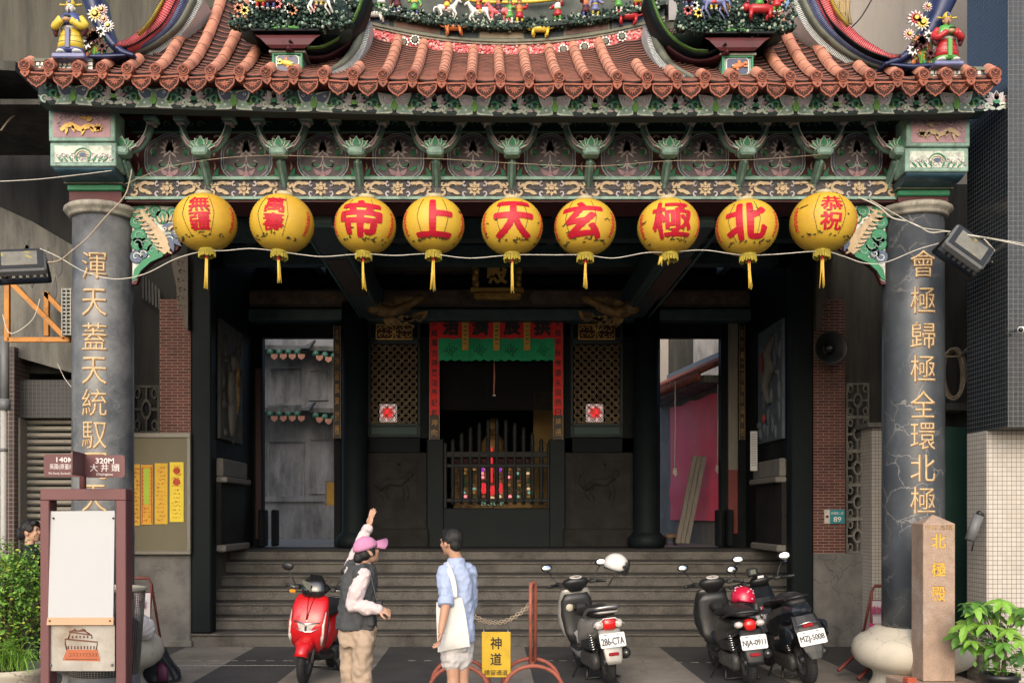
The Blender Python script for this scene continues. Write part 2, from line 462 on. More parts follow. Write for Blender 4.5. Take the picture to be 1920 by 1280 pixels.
M_golddim = mat("old_gilding", (.30,.18,.065), .55, .35, 9, metal=.2, stain=((.03,.02,.012), 6, .45, .7))
M_white = mat("white_ceramic", (.66,.66,.62), .35, .12, 9, stain=((.25,.25,.22), 8, .55, .85))
M_pinkc = mat("pink_ceramic", (.62,.11,.12), .4, .35, 14, coat=.2)
M_pinkl = mat("light_pink_ceramic", (.68,.33,.31), .4, .25, 14, coat=.2)
M_redc = mat("red_ceramic", (.42,.025,.03), .35, .25, 10, coat=.3)
M_bluec = mat("cobalt_ceramic", (.055,.07,.21), .35, .3, 12, coat=.3)
M_bluel = mat("periwinkle_ceramic", (.14,.16,.32), .4, .3, 12, coat=.2)
M_yelc = mat("yellow_ceramic", (.62,.46,.05), .35, .2, 12, coat=.3)
M_grnc = mat("green_ceramic", (.08,.30,.05), .35, .25, 12, coat=.3)
M_orgc = mat("orange_ceramic", (.48,.16,.05), .4, .25, 12)
M_skin_c = mat("figurine_face", (.45,.27,.15), .5, .2)
M_rock1 = mat("dark_rockery", (.010,.026,.020), .7, .4, 14)
M_rock2 = mat("green_rockery", (.045,.10,.075), .6, .4, 14)
M_rock3 = mat("pale_rockery", (.30,.38,.30), .6, .3, 14)
M_navy = mat("navy_glaze", (.016,.025,.085), .4, .3, 6, coat=.2)
M_mosw = mat("white_shard_mosaic", (.50,.53,.52), .5, .2, 20)
M_mosg = mat("grey_green_mould", (.16,.17,.13), .8, .3, 8, stain=((.05,.05,.04), 4, .45, .7))
M_conc = mat("weathered_concrete", (.17,.165,.145), .9, .25, 3, bump=.4, bscale=30, stain=((.045,.045,.042), 2.0, .42, .72), stretch=(2.5, 2.5, .5))
M_concd = mat("sooty_concrete", (.060,.058,.050), .92, .3, 3, bump=.4, bscale=30, stain=((.018,.018,.017), 1.6, .40, .68), stretch=(3, 3, .35))
M_beige = mat("beige_render", (.42,.38,.335), .9, .1, 3, bump=.3, bscale=50, stain=((.28,.255,.225), 1.5, .5, .8), stretch=(3, 3, .5))
M_plinth = crack_mat("cement_plinth", (.155,.15,.14), (.075,.073,.07), (.02,.02,.02), .9, 2.4, .9, .40, .68, .012, .5)
M_step = mat("granolithic_step", (.098,.091,.081), .85, .2, 3, bump=.5, bscale=140, stain=((.025,.024,.023), 2.2, .45, .72), spots=((.25,.22,.185), 120, .60, .70))
M_stepd = mat("step_edge_grime", (.018,.018,.018), .8, .3, 6, bump=.4, bscale=100)
M_brick = grid_mat("thin_red_brick", (.125,.042,.032), (.075,.028,.024), (.26,.21,.18), .155, .0405, .0035, .5, .75, .5, (.025,.012,.012), .48, .85)
M_tileblue = grid_mat("dark_blue_mosaic_tile", (.018,.022,.027), (.010,.0135,.017), (.13,.133,.133), .047, .047, .0022, 0, .22, .5, (.015,.018,.02), .5, .9, .5)
M_tilewhite = grid_mat("cream_mosaic_tile", (.50,.465,.42), (.45,.415,.37), (.13,.105,.09), .047, .047, .0027, 0, .3, .5, (.30,.25,.20), .52, .95, .5)
M_tilemar = grid_mat("maroon_mosaic_tile", (.07,.022,.022), (.045,.016,.016), (.24,.21,.18), .055, .055, .005, 0, .35, .4)
M_wood = mat("dark_timber", (.035,.026,.020), .6, .35, 5, stretch=(1, 1, .2))
M_woodgrey = mat("weathered_grey_timber", (.16,.145,.125), .8, .25, 6, stretch=(3, 3, .3), bump=.3)
M_blackp = mat("black_plastic", (.014,.015,.016), .42, .25, 12, spec=.5)
M_rubber = mat("tyre_rubber", (.018,.018,.019), .8, .2, 20, bump=.3)
M_steel = mat("brushed_steel", (.42,.42,.41), .35, .15, 9, metal=.9)
M_chrome = mat("chrome", (.7,.7,.7), .12, .05, 5, metal=1)
M_grey = mat("grey_metal_paint", (.13,.135,.14), .5, .2, 8)
M_wire = mat("white_cable", (.55,.52,.45), .6, .15, 5)
M_wired = mat("tan_cable", (.33,.27,.2), .6, .2, 5)
M_redchar = mat("red_lettering", (.44,.008,.024), .5, .14, 14, spec=.35)
M_blackch = mat("black_lettering", (.012,.011,.011), .6, .2)
M_whitech = mat("white_lettering", (.72,.68,.66), .6, .08)
M_goldch = mat("carved_gold_lettering", (.54,.40,.22), .6, .22, 22, stain=((.18,.11,.06), 16, .5, .8))
M_goldsh = mat("groove_shadow_fixing_brown", (.20,.11,.05), .8, .2)  # groove shadow painted under gold lettering; also small brown fixings

def lin(x, xs, ys):
    if x <= xs[0]: return ys[0]
    for i in range(1, len(xs)):
        if x <= xs[i]: return ys[i-1] + (ys[i]-ys[i-1])*(x-xs[i-1])/(xs[i]-xs[i-1])
    return ys[-1]
def smooth_path(pts, k=6):
    """Catmull-Rom through points"""
    pts = [Vector(p) for p in pts]; out = []
    for i in range(len(pts)-1):
        p0 = pts[max(0, i-1)]; p1 = pts[i]; p2 = pts[i+1]; p3 = pts[min(len(pts)-1, i+2)]
        for j in range(k):
            t = j/k
            out.append(.5*((2*p1)+(p2-p0)*t+(2*p0-5*p1+4*p2-p3)*t*t+(3*p1-p0-3*p2+p3)*t**3))
    out.append(pts[-1])
    return out

# ------------------------------------------------------------------ ground
def pavement_mat():
    m = bpy.data.materials.new("striped_terrazzo"); m.use_nodes = True
    nt = m.node_tree; bs = nt.nodes["Principled BSDF"]; lk = nt.links.new
    geo = _n(nt, "ShaderNodeNewGeometry"); sp = _n(nt, "ShaderNodeSeparateXYZ"); lk(geo.outputs[0], sp.inputs[0])
    a = _n(nt, "ShaderNodeMath", operation='ADD'); lk(sp.outputs[0], a.inputs[0]); a.inputs[1].default_value = -0.50 + 100*1.86
    b = _n(nt, "ShaderNodeMath", operation='MODULO'); lk(a.outputs[0], b.inputs[0]); b.inputs[1].default_value = 1.86
    c = _n(nt, "ShaderNodeMath", operation='GREATER_THAN'); lk(b.outputs[0], c.inputs[0]); c.inputs[1].default_value = .93
    mx = _n(nt, "ShaderNodeMix", data_type='RGBA'); lk(c.outputs[0], mx.inputs[0]); mx.inputs[6].default_value = (.054,.054,.056,1); mx.inputs[7].default_value = (.225,.205,.18,1)
    n1 = _n(nt, "ShaderNodeTexNoise"); n1.inputs["Scale"].default_value = 170; n1.inputs["Detail"].default_value = 2; lk(geo.outputs[0], n1.inputs["Vector"])
    n2 = _n(nt, "ShaderNodeTexNoise"); n2.inputs["Scale"].default_value = 1.3; n2.inputs["Detail"].default_value = 8; n2.inputs["Roughness"].default_value = .7; lk(geo.outputs[0], n2.inputs["Vector"])
    r1 = _n(nt, "ShaderNodeMapRange"); lk(n1.outputs[0], r1.inputs[0]); r1.inputs[1].default_value = .3; r1.inputs[2].default_value = .7; r1.inputs[3].default_value = .55; r1.inputs[4].default_value = 1.45
    r2 = _n(nt, "ShaderNodeMapRange"); lk(n2.outputs[0], r2.inputs[0]); r2.inputs[1].default_value = .35; r2.inputs[2].default_value = .7; r2.inputs[3].default_value = .6; r2.inputs[4].default_value = 1.2
    mu = _n(nt, "ShaderNodeMath", operation='MULTIPLY'); lk(r1.outputs[0], mu.inputs[0]); lk(r2.outputs[0], mu.inputs[1])
    vm = _n(nt, "ShaderNodeVectorMath", operation='SCALE'); lk(mx.outputs[2], vm.inputs[0]); lk(mu.outputs[0], vm.inputs["Scale"])
    nd = _n(nt, "ShaderNodeTexNoise"); nd.inputs["Scale"].default_value = 4; nd.inputs["Detail"].default_value = 4; lk(geo.outputs[0], nd.inputs["Vector"])
    va = _n(nt, "ShaderNodeVectorMath", operation='MULTIPLY_ADD'); lk(nd.outputs["Color"], va.inputs[0]); va.inputs[1].default_value = (.35,.35,.35); lk(geo.outputs[0], va.inputs[2])
    vo = _n(nt, "ShaderNodeTexVoronoi", feature='DISTANCE_TO_EDGE'); vo.inputs["Scale"].default_value = .9; lk(va.outputs[0], vo.inputs["Vector"])
    r4 = _n(nt, "ShaderNodeMapRange"); r4.inputs[2].default_value = .008; r4.inputs[3].default_value = .8; r4.inputs[4].default_value = 0; lk(vo.outputs["Distance"], r4.inputs[0])
    gt = _n(nt, "ShaderNodeMapRange"); gt.inputs[1].default_value = .5; gt.inputs[2].default_value = .6; lk(n2.outputs[0], gt.inputs[0])
    m4 = _n(nt, "ShaderNodeMath", operation='MULTIPLY'); lk(r4.outputs[0], m4.inputs[0]); lk(gt.outputs[0], m4.inputs[1])
    m5 = _n(nt, "ShaderNodeMix", data_type='RGBA'); lk(m4.outputs[0], m5.inputs[0]); lk(vm.outputs[0], m5.inputs[6]); m5.inputs[7].default_value = (.02,.018,.016,1)
    lk(m5.outputs[2], bs.inputs["Base Color"]); bs.inputs["Roughness"].default_value = .8
    bp = _n(nt, "ShaderNodeBump"); bp.inputs["Strength"].default_value = .25; bp.inputs["Distance"].default_value = .004; lk(n1.outputs[0], bp.inputs["Height"]); lk(bp.outputs[0], bs.inputs["Normal"])
    return m
g = MB(mat("asphalt", (.05,.05,.05), .9, .2, 30, bump=.3, bscale=200))
g.quad((-120,-120,-.012), (120,-120,-.012), (120,160,-.012), (-120,160,-.012))
struct(g.build("ground"))
g = MB(pavement_mat())
g.box(-9, 9, 6.6, 13.9, -.006, 0)
struct(g.build("pavement"))
g = MB(mat("worn_road_paint", (.42,.42,.40), .8, .2, 30, stain=((.12,.11,.1), 25, .45, .6)))
def dash(x0, x1, y, w=.03): g.box(x0, x1, y-w/2, y+w/2, .001, .003)
for i in range(11): dash(-4.4+i*.23, -4.28+i*.23, 12.45, .018)
dash(-5.3, -1.35, 12.05)
for i in range(5): dash(-1.0+i*.2, -.9+i*.2, 12.45, .018)
for i in range(3): dash(.72+i*.17, .82+i*.17, 12.45, .018)
for i in range(5): dash(2.3+i*.2, 2.4+i*.2, 12.3, .018)
struct(g.build("floor_marking"))

# ------------------------------------------------------------------ steps and platform
steps = thing("stone_steps", "wide flight of worn grey stone steps climbing to the dark temple doors", "steps", (.2, 13.75, 0))
RI, TR = .185, .26
for i in range(7):
    y0 = 13.75 + i*TR
    x0, x1 = (-4.15, 4.45) if i == 0 else (-4.32, 4.55)
    if i: y0 = max(y0, 13.75+i*TR)
    st = MB(M_step); st.box(x0, x1, y0, 16.44 if i == 6 else y0+TR+.3, i*RI+(.0 if i == 0 else .001), (i+1)*RI-.03, b=.004)
    st.m(M_stepd if i == 6 else M_step); st.box(x0, x1, y0-.028, 16.44 if i == 6 else y0+TR+.3, (i+1)*RI-.03, (i+1)*RI, b=.006)
    st.m(M_stepd)
    if i: st.box(x0, x1, y0-.006, y0, i*RI+.002, i*RI+.03)
    so = st.build("step" if i < 6 else "landing", steps)
    if i == 6: so['label'] = "dark smooth top landing"
hall_floor = MB(mat("hall_floor", (.34,.32,.30), .35, .2, 4, stain=((.2,.19,.18), 3, .45, .7)))
hall_floor.box(-5.2, 5.6, 16.45, 27, 1.1, 1.294)
struct(hall_floor.build("hall_floor"))

# ------------------------------------------------------------------ TEMPLE
temple = thing("temple", "ornate old temple front with terracotta tiled roof, painted green beams and two black stone columns", "temple", (.2, 13.5, 0))

# --- columns
def mkcolumn(cxp, chars, ys, rot, mt, nm):
    X, Y = PX(cxp, 10.5), 10.5
    c = MB(mt); c.smooth = True
    prof = [(.312,.58),(.312,1.5),(.31,2.6),(.307,3.8),(.304,4.93)]
    c.lathe(prof, (X, Y, 0), 48)
    co = c.build("column", temple); co['label'] = nm
    k = MB(M_cap); k.lathe([(.30,4.915),(.335,4.92),(.345,4.94),(.345,4.955),(.375,4.97),(.39,4.995),(.385,5.015),(.36,5.035),(.30,5.037)], (X, Y, 0), 48)
    k.build("capital", co)
    b = MB(M_stone)
    b.lathe([(.43,0),(.44,.03),(.42,.06),(.40,.10),(.395,.15),(.42,.19),(.52,.235),(.585,.29),(.615,.36),(.615,.43),(.585,.50),(.53,.55),(.47,.575),(.455,.59),(.44,.60),(.43,.615),(.40,.625),(.385,.645),(.36,.65)], (X, Y, 0), 56)
    b.build("column_base", co)
    for ch, yy in zip(chars, ys):
        z = PZ(yy, 10.2)
        def T(x, y, zz, z=z):
            a = rot + x/.31
            rr = .31 + zz
            return Vector((X + rr*math.sin(a), Y - rr*math.cos(a), z + y))
        t = MB(M_goldsh); t.text(ch, lambda x, y, q: T(x+.006, y-.006, q), .25, .275, .002, -.01, .0025, cuts=(8, 1), bold=.002)  # offset brown copy paints the shadow in the carved groove
        t.m(M_goldch); t.text(ch, T, .245, .27, -.009, -.01, .006, cuts=(8, 1))
        t.build("carved_character", co)
    return co
mkcolumn(193.5, "渾天蓋天統馭周天", [497,566,630,694,754,815,873,933], R(4), M_marbleL, "mottled blue grey column with gold carved writing")
mkcolumn(1712, "會極歸極全環北極", [494,562,628,690,757,817,877,937], R(-5), M_marbleR, "dark column with pale cracks and gold carved writing")

# --- roof
CAPX = [46,92,145,191,239,292,344,395,449,499,550,606,662,718,774,828,883,938,992,1048,1102,1158,1214,1269,1322,1376,1429,1481,1531,1580,1632,1683,1732,1775,1820,1866]
def ycap(px): return lin(px, [46,239,449,718,938,1217,1481,1683,1866], [127,133,138,145,149,149,148,145,142])
roof = None
EX0 = 9.4
XC = .212
def zroof(X, v, px=None):
    px0 = XV + X*F/EX0
    ze = PZ(ycap(px0), EX0) - .0
    zr = 6.93 + min(.085*(X-XC)**2, 1.25)
    rise = zr - ze
    return ze + .80*v + (rise-.80)*v**1.7
def rp(X, v, lift=0.0): return Vector((X, EX0 + 1.6*v, zroof(X, v) + lift))
pan = MB(M_pan)
NC = 23
def vmax(px): return lin(px, [150,239,292,320,344,1531,1560,1590,1632,1700], [.10,.20,.52,.8,1,1,.8,.52,.20,.10])
RIBCUT = {499:.15,550:.12,606:.12,662:.3,1214:.45,1269:.25,1322:.12,1376:.12,1429:.15}
for i in range(len(CAPX)-1):
    xa, xb = PX(CAPX[i], EX0), PX(CAPX[i+1], EX0)
    for k in range(NC):
        v0, v1 = k/NC, (k+1)/NC
        if v1 > vmax((CAPX[i]+CAPX[i+1])/2)+.03: break
        cols = 5
        vs = []
        for vv, lf in ((v0, -.014), (v0, .002), (v0, .011), (v1, -.014)):
            for j in range(cols):
                t = j/(cols-1); x = xa+(xb-xa)*t
                vs.append(rp(x, vv, lf - .02*math.sin(math.pi*t)) )
        fs = []
        for rr in range(3):
            for j in range(cols-1): fs.append((rr*cols+j, rr*cols+j+1, (rr+1)*cols+j+1, (rr+1)*cols+j))
        pan.m(M_joint); pan.add(vs, fs[:cols-1]); pan.m(M_pan); pan.add(vs, fs[cols-1:2*cols-2]); pan.m(M_pand); pan.add(vs, fs[2*cols-2:])  # lit lips and dark gaps of the courses put into these colours
# rear slope and closing
xa, xb = PX(46, EX0), PX(1866, EX0)
N = 24
vs, fs = [], []
xa, xb = PX(344, EX0), PX(1531, EX0)
for i in range(N+1):
    x = xa+(xb-xa)*i/N
    vs += [rp(x, 1.0, -.02), Vector((x, 13.2, max(6.2, zroof(x, 1)-1.3)))]
for i in range(N): fs.append((2*i, 2*i+2, 2*i+3, 2*i+1))
pan.add(vs, fs, True)
roof = pan.build("roof", temple)
roof['label'] = "curved terracotta tiled roof"
for i, cx in enumerate(CAPX):
    X = PX(cx, EX0)
    rb = MB(M_rib); rb.smooth = True
    nseg = 8; VM = RIBCUT.get(cx, vmax(cx)); nseg = max(1, round(8*VM))
    # each barrel tile laps the one below: rebuild with a small lip at every joint
    for sgm in range(nseg):
        q = []
        for kk in range(5):
            v = VM*(sgm + kk/4)/nseg
            rad = .059 - .004*(kk/4)
            c = rp(X, v, .012)
            t = (rp(X, min(1, v+.02)) - rp(X, max(0, v-.02))).normalized(); nn = Vector((1, 0, 0)).cross(t).normalized()
            q.append([c + Vector((1, 0, 0))*rad*math.cos(math.pi*j/8) + nn*rad*1.15*math.sin(math.pi*j/8) for j in range(9)])
        rb.m(M_rib); rb.rings(q, False, True, close=False)
        rb.m(M_pand)
        rb.rings([[p for p in q[0]], [rp(X, VM*sgm/nseg, 0) + (p-rp(X, VM*sgm/nseg, 0))*.94 for p in q[0]]], False, False, close=False)
    rb.build("tile_rib", roof)
def eave_cap_mb():
    e = MB(M_eave)
    T = TF(frame(0, 0, 0))
    e.lathe([(.0,-.06),(.062,-.06),(.066,0),(.062,.014),(.050,.016),(.048,.008),(.0,.008)], M=frame(0, 0, 0), n=18)
    e.prism([(-.045,-.05),(-.05,-.075),(-.028,-.105),(0,-.125),(.028,-.105),(.05,-.075),(.045,-.05)], T, -.03, .006)
    e.m(M_eaved); e.disc(T, 0, 0, .046, .010, .002, 14)
    e.m(M_eave)                                                     # lion face in relief
    e.ell(T(0, -.004, .012), (.016, .010, .014), 8, 5); e.ell(T(-.018, .014, .012), .009, 6, 4); e.ell(T(.018, .014, .012), .009, 6, 4)
    e.curl(T, 0, -.012, .026, .026, R(200), R(340), .010, .012, .006); e.curl(T, 0, .010, .034, .034, R(20), R(160), .010, .012, .006)
    for s in (-1, 1): e.ell(T(s*.032, -.012, .012), .008, 6, 4)
    e.m(M_eaved); e.disc(T, 0, -.088, .010, .008, .004, 8)
    return e
def drip_mb():
    e = MB(M_eave); T = TF(frame(0, 0, 0))
    out = [(-.10,.05),(-.098,.0),(-.085,-.03),(-.06,-.05),(-.05,-.066),(-.02,-.078),(0,-.10),(.02,-.078),(.05,-.066),(.06,-.05),(.085,-.03),(.098,0),(.10,.05)]
    e.prism(out, T, -.02, .0)
    e.m(M_eaved); e.prism([(x*.86, y*.84+.002) for x, y in out], T, -.004, .004)
    e.m(M_eave)
    n = len(out)
    e.stroke(T, [(x*.96, y*.96) for x, y in out], .012, .004, .008)
    e.stroke(T, [(-.10,.048), (.10,.048)], .018, .004, .012)
    for k in range(7): e.petal(T, 0, .006, R(180+k*30), .058, .016, .004, .008)
    e.disc(T, 0, .006, .014, .006, .010, 8)
    for s in (-1, 1): e.curl(T, s*.06, .012, .018, .006, 0, s*5.0, .009, .004, .007)
    return e
cap0 = eave_cap_mb().build("eave_cap", roof); drip0 = drip_mb().build("drip_tile", roof)
Ro = ORG[temple.name]
cap0.data.transform(Matrix.Translation(Ro)); drip0.data.transform(Matrix.Translation(Ro))
for i, cx in enumerate(CAPX):
    c = cap0 if i == 0 else cap0.copy()
    if i: col.objects.link(c); c.parent = roof
    c.location = P(cx, ycap(cx), EX0-.06) + Vector((0, 0, .02)) - Ro
    c.rotation_euler = (R(random.uniform(-9, 9)), R(random.uniform(-7, 7)), R(random.uniform(-6, 6))); c.scale = (.9, .9, .9)
for i in range(len(CAPX)-1):
    cx = (CAPX[i]+CAPX[i+1])/2
    c = drip0 if i == 0 else drip0.copy()
    if i: col.objects.link(c); c.parent = roof
    c.location = P(cx, ycap(cx)+19, EX0-.03) - Ro
    c.rotation_euler = (R(random.uniform(-7, 7)), R(random.uniform(-3, 3)), R(random.uniform(-5, 5))); c.scale = (.93, .93, .93)
eb = MB(M_maroon)
NE = 40
def strip_ext(mb, y0f, y1f, d0, d1, xa, xb, n=40):
    """a board that follows the eave: y given in photo pixels at depth d0"""
    rs = []
    for i in range(n+1):
        px = xa+(xb-xa)*i/n
        a, b = P(px, y0f(px), d0), P(px, y1f(px), d0)
        rs.append([a, b, Vector((b.x, d1, b.z)), Vector((a.x, d1, a.z))])
    mb.rings(rs, True, False)
strip_ext(eb, lambda p: ycap(p)+2, lambda p: ycap(p)+13, 9.47, 9.80, 62, 1850)
eb.build("eave_board", roof)

# --- fascia with butterflies and lotus flowers
fb = MB(mat("fascia_ground", (.020,.055,.052), .6, .3, 8))
fy = lambda p: ycap(p)+lin(p, [75,300,950,1600,1850], [64,66,66,66,66])
strip_ext(fb, lambda p: ycap(p)+16, fy, 9.66, 9.86, 72, 1852)
fb.m(mat('fascia_foot_grey', (.018,.024,.026), .7, .3, 6)); strip_ext(fb, lambda p: fy(p), lambda p: fy(p)+4, 9.65, 9.80, 92, 1822)
fascia = fb.build("fascia", temple)
fascia['label'] = "carved fascia board painted with butterflies and lotus flowers"
orn = MB(); orn.wk = 1.38
def Tf(x0):
    def T(x, y, z):
        px = XV + (x0 + x)*F/9.66
        return Vector((x0 + x, 9.66 - z, PZ(fy(px), 9.66) + y*.80))
    return T
per = 0.777
for k in range(12):
    bx = PX(139 + 150.2*k, 9.66)
    fade = k/11
    M_w1 = M_bluegrey if k < 4 else M_mauve
    T = Tf(bx)
    for s in (-1, 1):
        a = lambda d: R(d) if s > 0 else R(180-d)
        orn.m(M_pale)
        orn.petal(T, s*.02, .10, a(38), .20, .115, .012, .006, s*.2, .5)
        orn.petal(T, s*.015, .07, a(-22), .19, .10, .010, .006, -s*.25, .5)
        orn.petal(T, s*.05, .035, a(-4), .20, .045, .004, .006, s*.5)
        orn.m(M_w1); orn.petal(T, s*.03, .108, a(38), .165, .080, .020, .005, s*.2, .5)
        orn.m(M_mint); orn.petal(T, s*.025, .066, a(-22), .15, .066, .018, .005, -s*.25, .5)
        orn.m(M_white); orn.disc(T, s*.105, .165, .017, .026, .004, 9); orn.disc(T, s*.085, .035, .013, .024, .004, 9)
        orn.m(M_bluegrey); orn.disc(T, s*.105, .165, .009, .031, .004, 8)
        orn.m(M_green); orn.curl(T, s*.185, .115, .055, .015, a(-80), a(-80)+s*4.6, .024, .008, .008)
        orn.m(M_lime); orn.curl(T, s*.14, .085, .035, .03, a(-120), a(40), .016, .012, .008)
        orn.m(M_mintd); orn.curl(T, s*.235, .20, .05, .012, a(-60), a(-60)+s*5.5, .018, .008, .008)
        orn.m(M_pale); orn.curl(T, s*.275, .055, .052, .014, a(-95), a(-95)+s*4.8, .02, .006, .008)
        orn.m(M_green); orn.curl(T, s*.275, .055, .034, .010, a(-95), a(-95)+s*4.0, .012, .008, .009)
        orn.m(M_mauve); orn.petal(T, s*.19, .045, a(-12), .17, .03, .004, .006, s*.9)
    orn.m(M_lime); orn.petal(T, 0, .012, R(90), .16, .045, .022, .008)
    orn.m(M_mintd); orn.disc(T, 0, .175, .022, .02, .008)
    T = Tf(bx + per/2)
    for j, aa in enumerate((18, 42, 66, 114, 138, 162)):
        orn.m(M_mauve if j % 2 else M_pinkp); orn.petal(T, 0, .10, R(aa), .125, .05, .010+.003*(j % 2), .006)
    for aa in (58, 90, 122):
        orn.m(M_pale); orn.petal(T, 0, .11, R(aa), .13, .052, .016, .004)
        orn.m(M_maroon if aa == 90 else M_mauve); orn.petal(T, 0, .115, R(aa), .11, .036, .021, .004)
    orn.m(M_green if k % 3 else M_lime); orn.disc(T, 0, .098, .034, .024, .008, 12, .024)
    for s in (-1, 1):
        a = lambda d: R(d) if s > 0 else R(180-d)
        orn.m(M_pale); orn.curl(T, s*.075, .045, .05, .014, a(150), a(150)-s*4.6, .020, .010, .008)
        orn.petal(T, 0, .015, a(14), .12, .03, .006, .006, s*.6)
        orn.m(M_mint); orn.curl(T, s*.15, .09, .035, .008, a(200), a(200)-s*4.8, .014, .012, .008)
orn.build("butterfly_carving", fascia)

# --- dark beams and panels behind the brackets
bb = MB(M_deep)
d0 = 10.42
bb.box(PX(215, d0), PX(1700, d0), d0, d0+.4, PZ(252, d0), 6.05)
bb.m(M_maroon); bb.box(PX(215, d0), PX(1700, d0), d0-.02, d0+.4, PZ(226, d0), PZ(219, d0))
bb.m(M_mintd); bb.box(PX(215, d0), PX(1700, d0), d0-.03, d0+.3, PZ(251, d0), PZ(248, d0))
bb.m(M_maroon); bb.box(PX(215, d0), PX(1700, d0), d0-.005, d0+.4, PZ(338, d0), PZ(252, d0))
bb.m(M_black); bb.box(PX(90, 9.9), PX(1820, 9.9), 9.86, 16.45, 6.05, 6.12)
pb = bb.build("bracket_beam", temple)
om = MB()
TW = lambda d: (lambda x, y, z: Vector((x, d - z, y)))
Tp = TW(d0-.005)
for k in range(23):                                                 # dim scrollwork on the dark beam
    x = PX(240+64*k, d0)
    om.m(M_mintd)
    for s in (-1, 1): om.curl(Tp, x+s*.05, PZ(236, d0), .04, .01, 0 if s > 0 else math.pi, (0 if s > 0 else math.pi)+s*5, .009, .03, .004)
om.build("scroll_carving", pb)
MEDX = [320, 463, 606, 747, 887, 1031, 1175, 1318, 1461, 1605]
def medallion(cx):
    m_ = MB(); m_.wk = 1.4
    X, Z = PX(cx, d0), PZ(299, d0)
    T = lambda x, y, z: Vector((X + x, d0 - .006 - z, Z + y))
    def lobed(sc):
        o = []
        for k in range(48):
            a = 2*math.pi*k/48
            r = .262*(1 + .055*abs(math.cos(3*a+math.pi/2)) - .03)*sc
            o.append((r*1.03*math.cos(a), r*.98*math.sin(a)))
        return o
    m_.m(M_pale); m_.prism(lobed(1.02), T, 0, .010, back=False)
    m_.m(M_bluegrey); m_.prism(lobed(.985), T, .004, .013, back=False)
    m_.m(M_mauve); m_.prism(lobed(.92), T, .004, .016, back=False)
    m_.m(mat("panel_ground", (.115,.098,.112), .6, .3, 9)); m_.prism(lobed(.89), T, .004, .019, back=False)
    z = .022
    m_.m(M_mauve)
    for aa in (20, 50, 75, 105, 130, 160): m_.petal(T, 0, .085, R(aa), .115, .03, z)
    for s in (-1, 1):
        a = lambda d: R(d) if s > 0 else R(180-d)
        m_.m(M_mauve)
        for q in (-20, -50): m_.petal(T, 0, .09, a(q), .11, .026, z)
        m_.curl(T, s*.075, -.045, .07, .018, a(170), a(170)+s*4.9, .013, z)
        m_.curl(T, s*.165, .06, .05, .012, a(120), a(120)-s*4.6, .012, z)
        m_.m(M_green); m_.curl(T, s*.085, -.05, .05, .01, a(190), a(190)+s*4.2, .017, z)
        m_.petal(T, s*.15, .02, a(60), .10, .035, z, .006, s*.6); m_.petal(T, s*.12, -.12, a(10), .10, .03, z, .006, s*.8)
        m_.m(M_mintd); m_.petal(T, s*.13, .12, a(70), .09, .028, z, .006, s*.5); m_.petal(T, s*.20, -.06, a(-70), .09, .028, z)
        m_.m(M_pinkp); m_.petal(T, s*.02, -.17, a(25), .10, .035, z, .006, s*.5)
        # green sprays in the corners between panels
        m_.m(M_green); m_.petal(T, s*.33, -.21, a(150), .12, .035, .004, .006, s*.6); m_.petal(T, s*.33, -.21, a(95), .13, .035, .004, .006, s*.5)
        m_.m(M_mauve); m_.curl(T, s*.30, .20, .05, .014, a(30), a(30)+s*4.6, .013, .004)
        m_.m(M_cream); m_.petal(T, s*.34, .02, a(75), .12, .015, .004, .006, s*1.2); m_.petal(T, s*.34, -.12, a(120), .10, .012, .004, .006, -s*1.2)
    m_.m(M_deep); m_.disc(T, 0, .155, .028, z, .006, 10)
    m_.m(M_pinkp); m_.petal(T, 0, -.215, R(90), .10, .05, z); m_.m(M_mauve); m_.stroke(T, [(0,-.12),(0,.04)], .014, z)
    return m_
for cx in MEDX: medallion(cx).build("medallion_panel", pb)

# --- gilded scroll beam
gb = MB(mat("gilded_beam_ground", (.05,.05,.058), .7, .5, 12, stain=((.16,.13,.125), 14, .5, .72)))
d1 = 10.3
gb.box(PX(238, d1), PX(1678, d1), d1, d1+.5, 5.07, PZ(337, d1))
gb.m(M_mint); gb.box(PX(236, d1), PX(1680, d1), d1-.035, d1+.1, PZ(338.5, d1), PZ(333, d1)); gb.box(PX(236, d1), PX(1680, d1), d1-.03, d1+.1, PZ(375, d1), PZ(370, d1))
gb.m(M_maroon); gb.box(PX(236, d1), PX(1680, d1), d1+.001, d1+.5, 5.055, 5.07)
gbo = gb.build("gilded_beam", temple)
sc_ = MB(); sc_.wk = 1.25
zc = PZ(354.5, d1); hh = .078
for k in range(10):
    X = PX(314+144*k, d1)
    T = lambda x, y, z: Vector((X + x, d1 - z, zc + y))
    sc_.m(M_mauve)
    for s in (-1, 1):
        a = lambda d: R(d) if s > 0 else R(180-d)
        for yy in (-1, 1): sc_.curl(T, s*.10, yy*.045, .03, .008, a(yy*90), a(yy*90)-s*yy*4.4, .014, .004, .008)
    sc_.m(M_cream); sc_.disc(T, 0, 0, .026, .014, .012, 12)
    for q in range(8): sc_.petal(T, .028*math.cos(q*math.pi/4), .028*math.sin(q*math.pi/4), q*math.pi/4, .05, .028, .006, .008)
    for s in (-1, 1):
        a = lambda d: R(d) if s > 0 else R(180-d)
        sc_.curl(T, s*.235, .0, .07, .016, a(140), a(140)-s*5.2, .027, .006, .010)
        sc_.curl(T, s*.335, -.03, .045, .01, a(-30), a(-30)-s*4.8, .022, .006, .010)
        sc_.curl(T, s*.325, .05, .028, .008, a(200), a(200)+s*4.4, .018, .006, .010)
        sc_.petal(T, s*.15, -.055, a(15), .15, .03, .006, .008, s*.5)
        sc_.petal(T, s*.12, .05, a(12), .12, .026, .006, .008, -s*.4); sc_.petal(T, s*.29, .06, a(-70), .09, .022, .006, .008, s*.8)
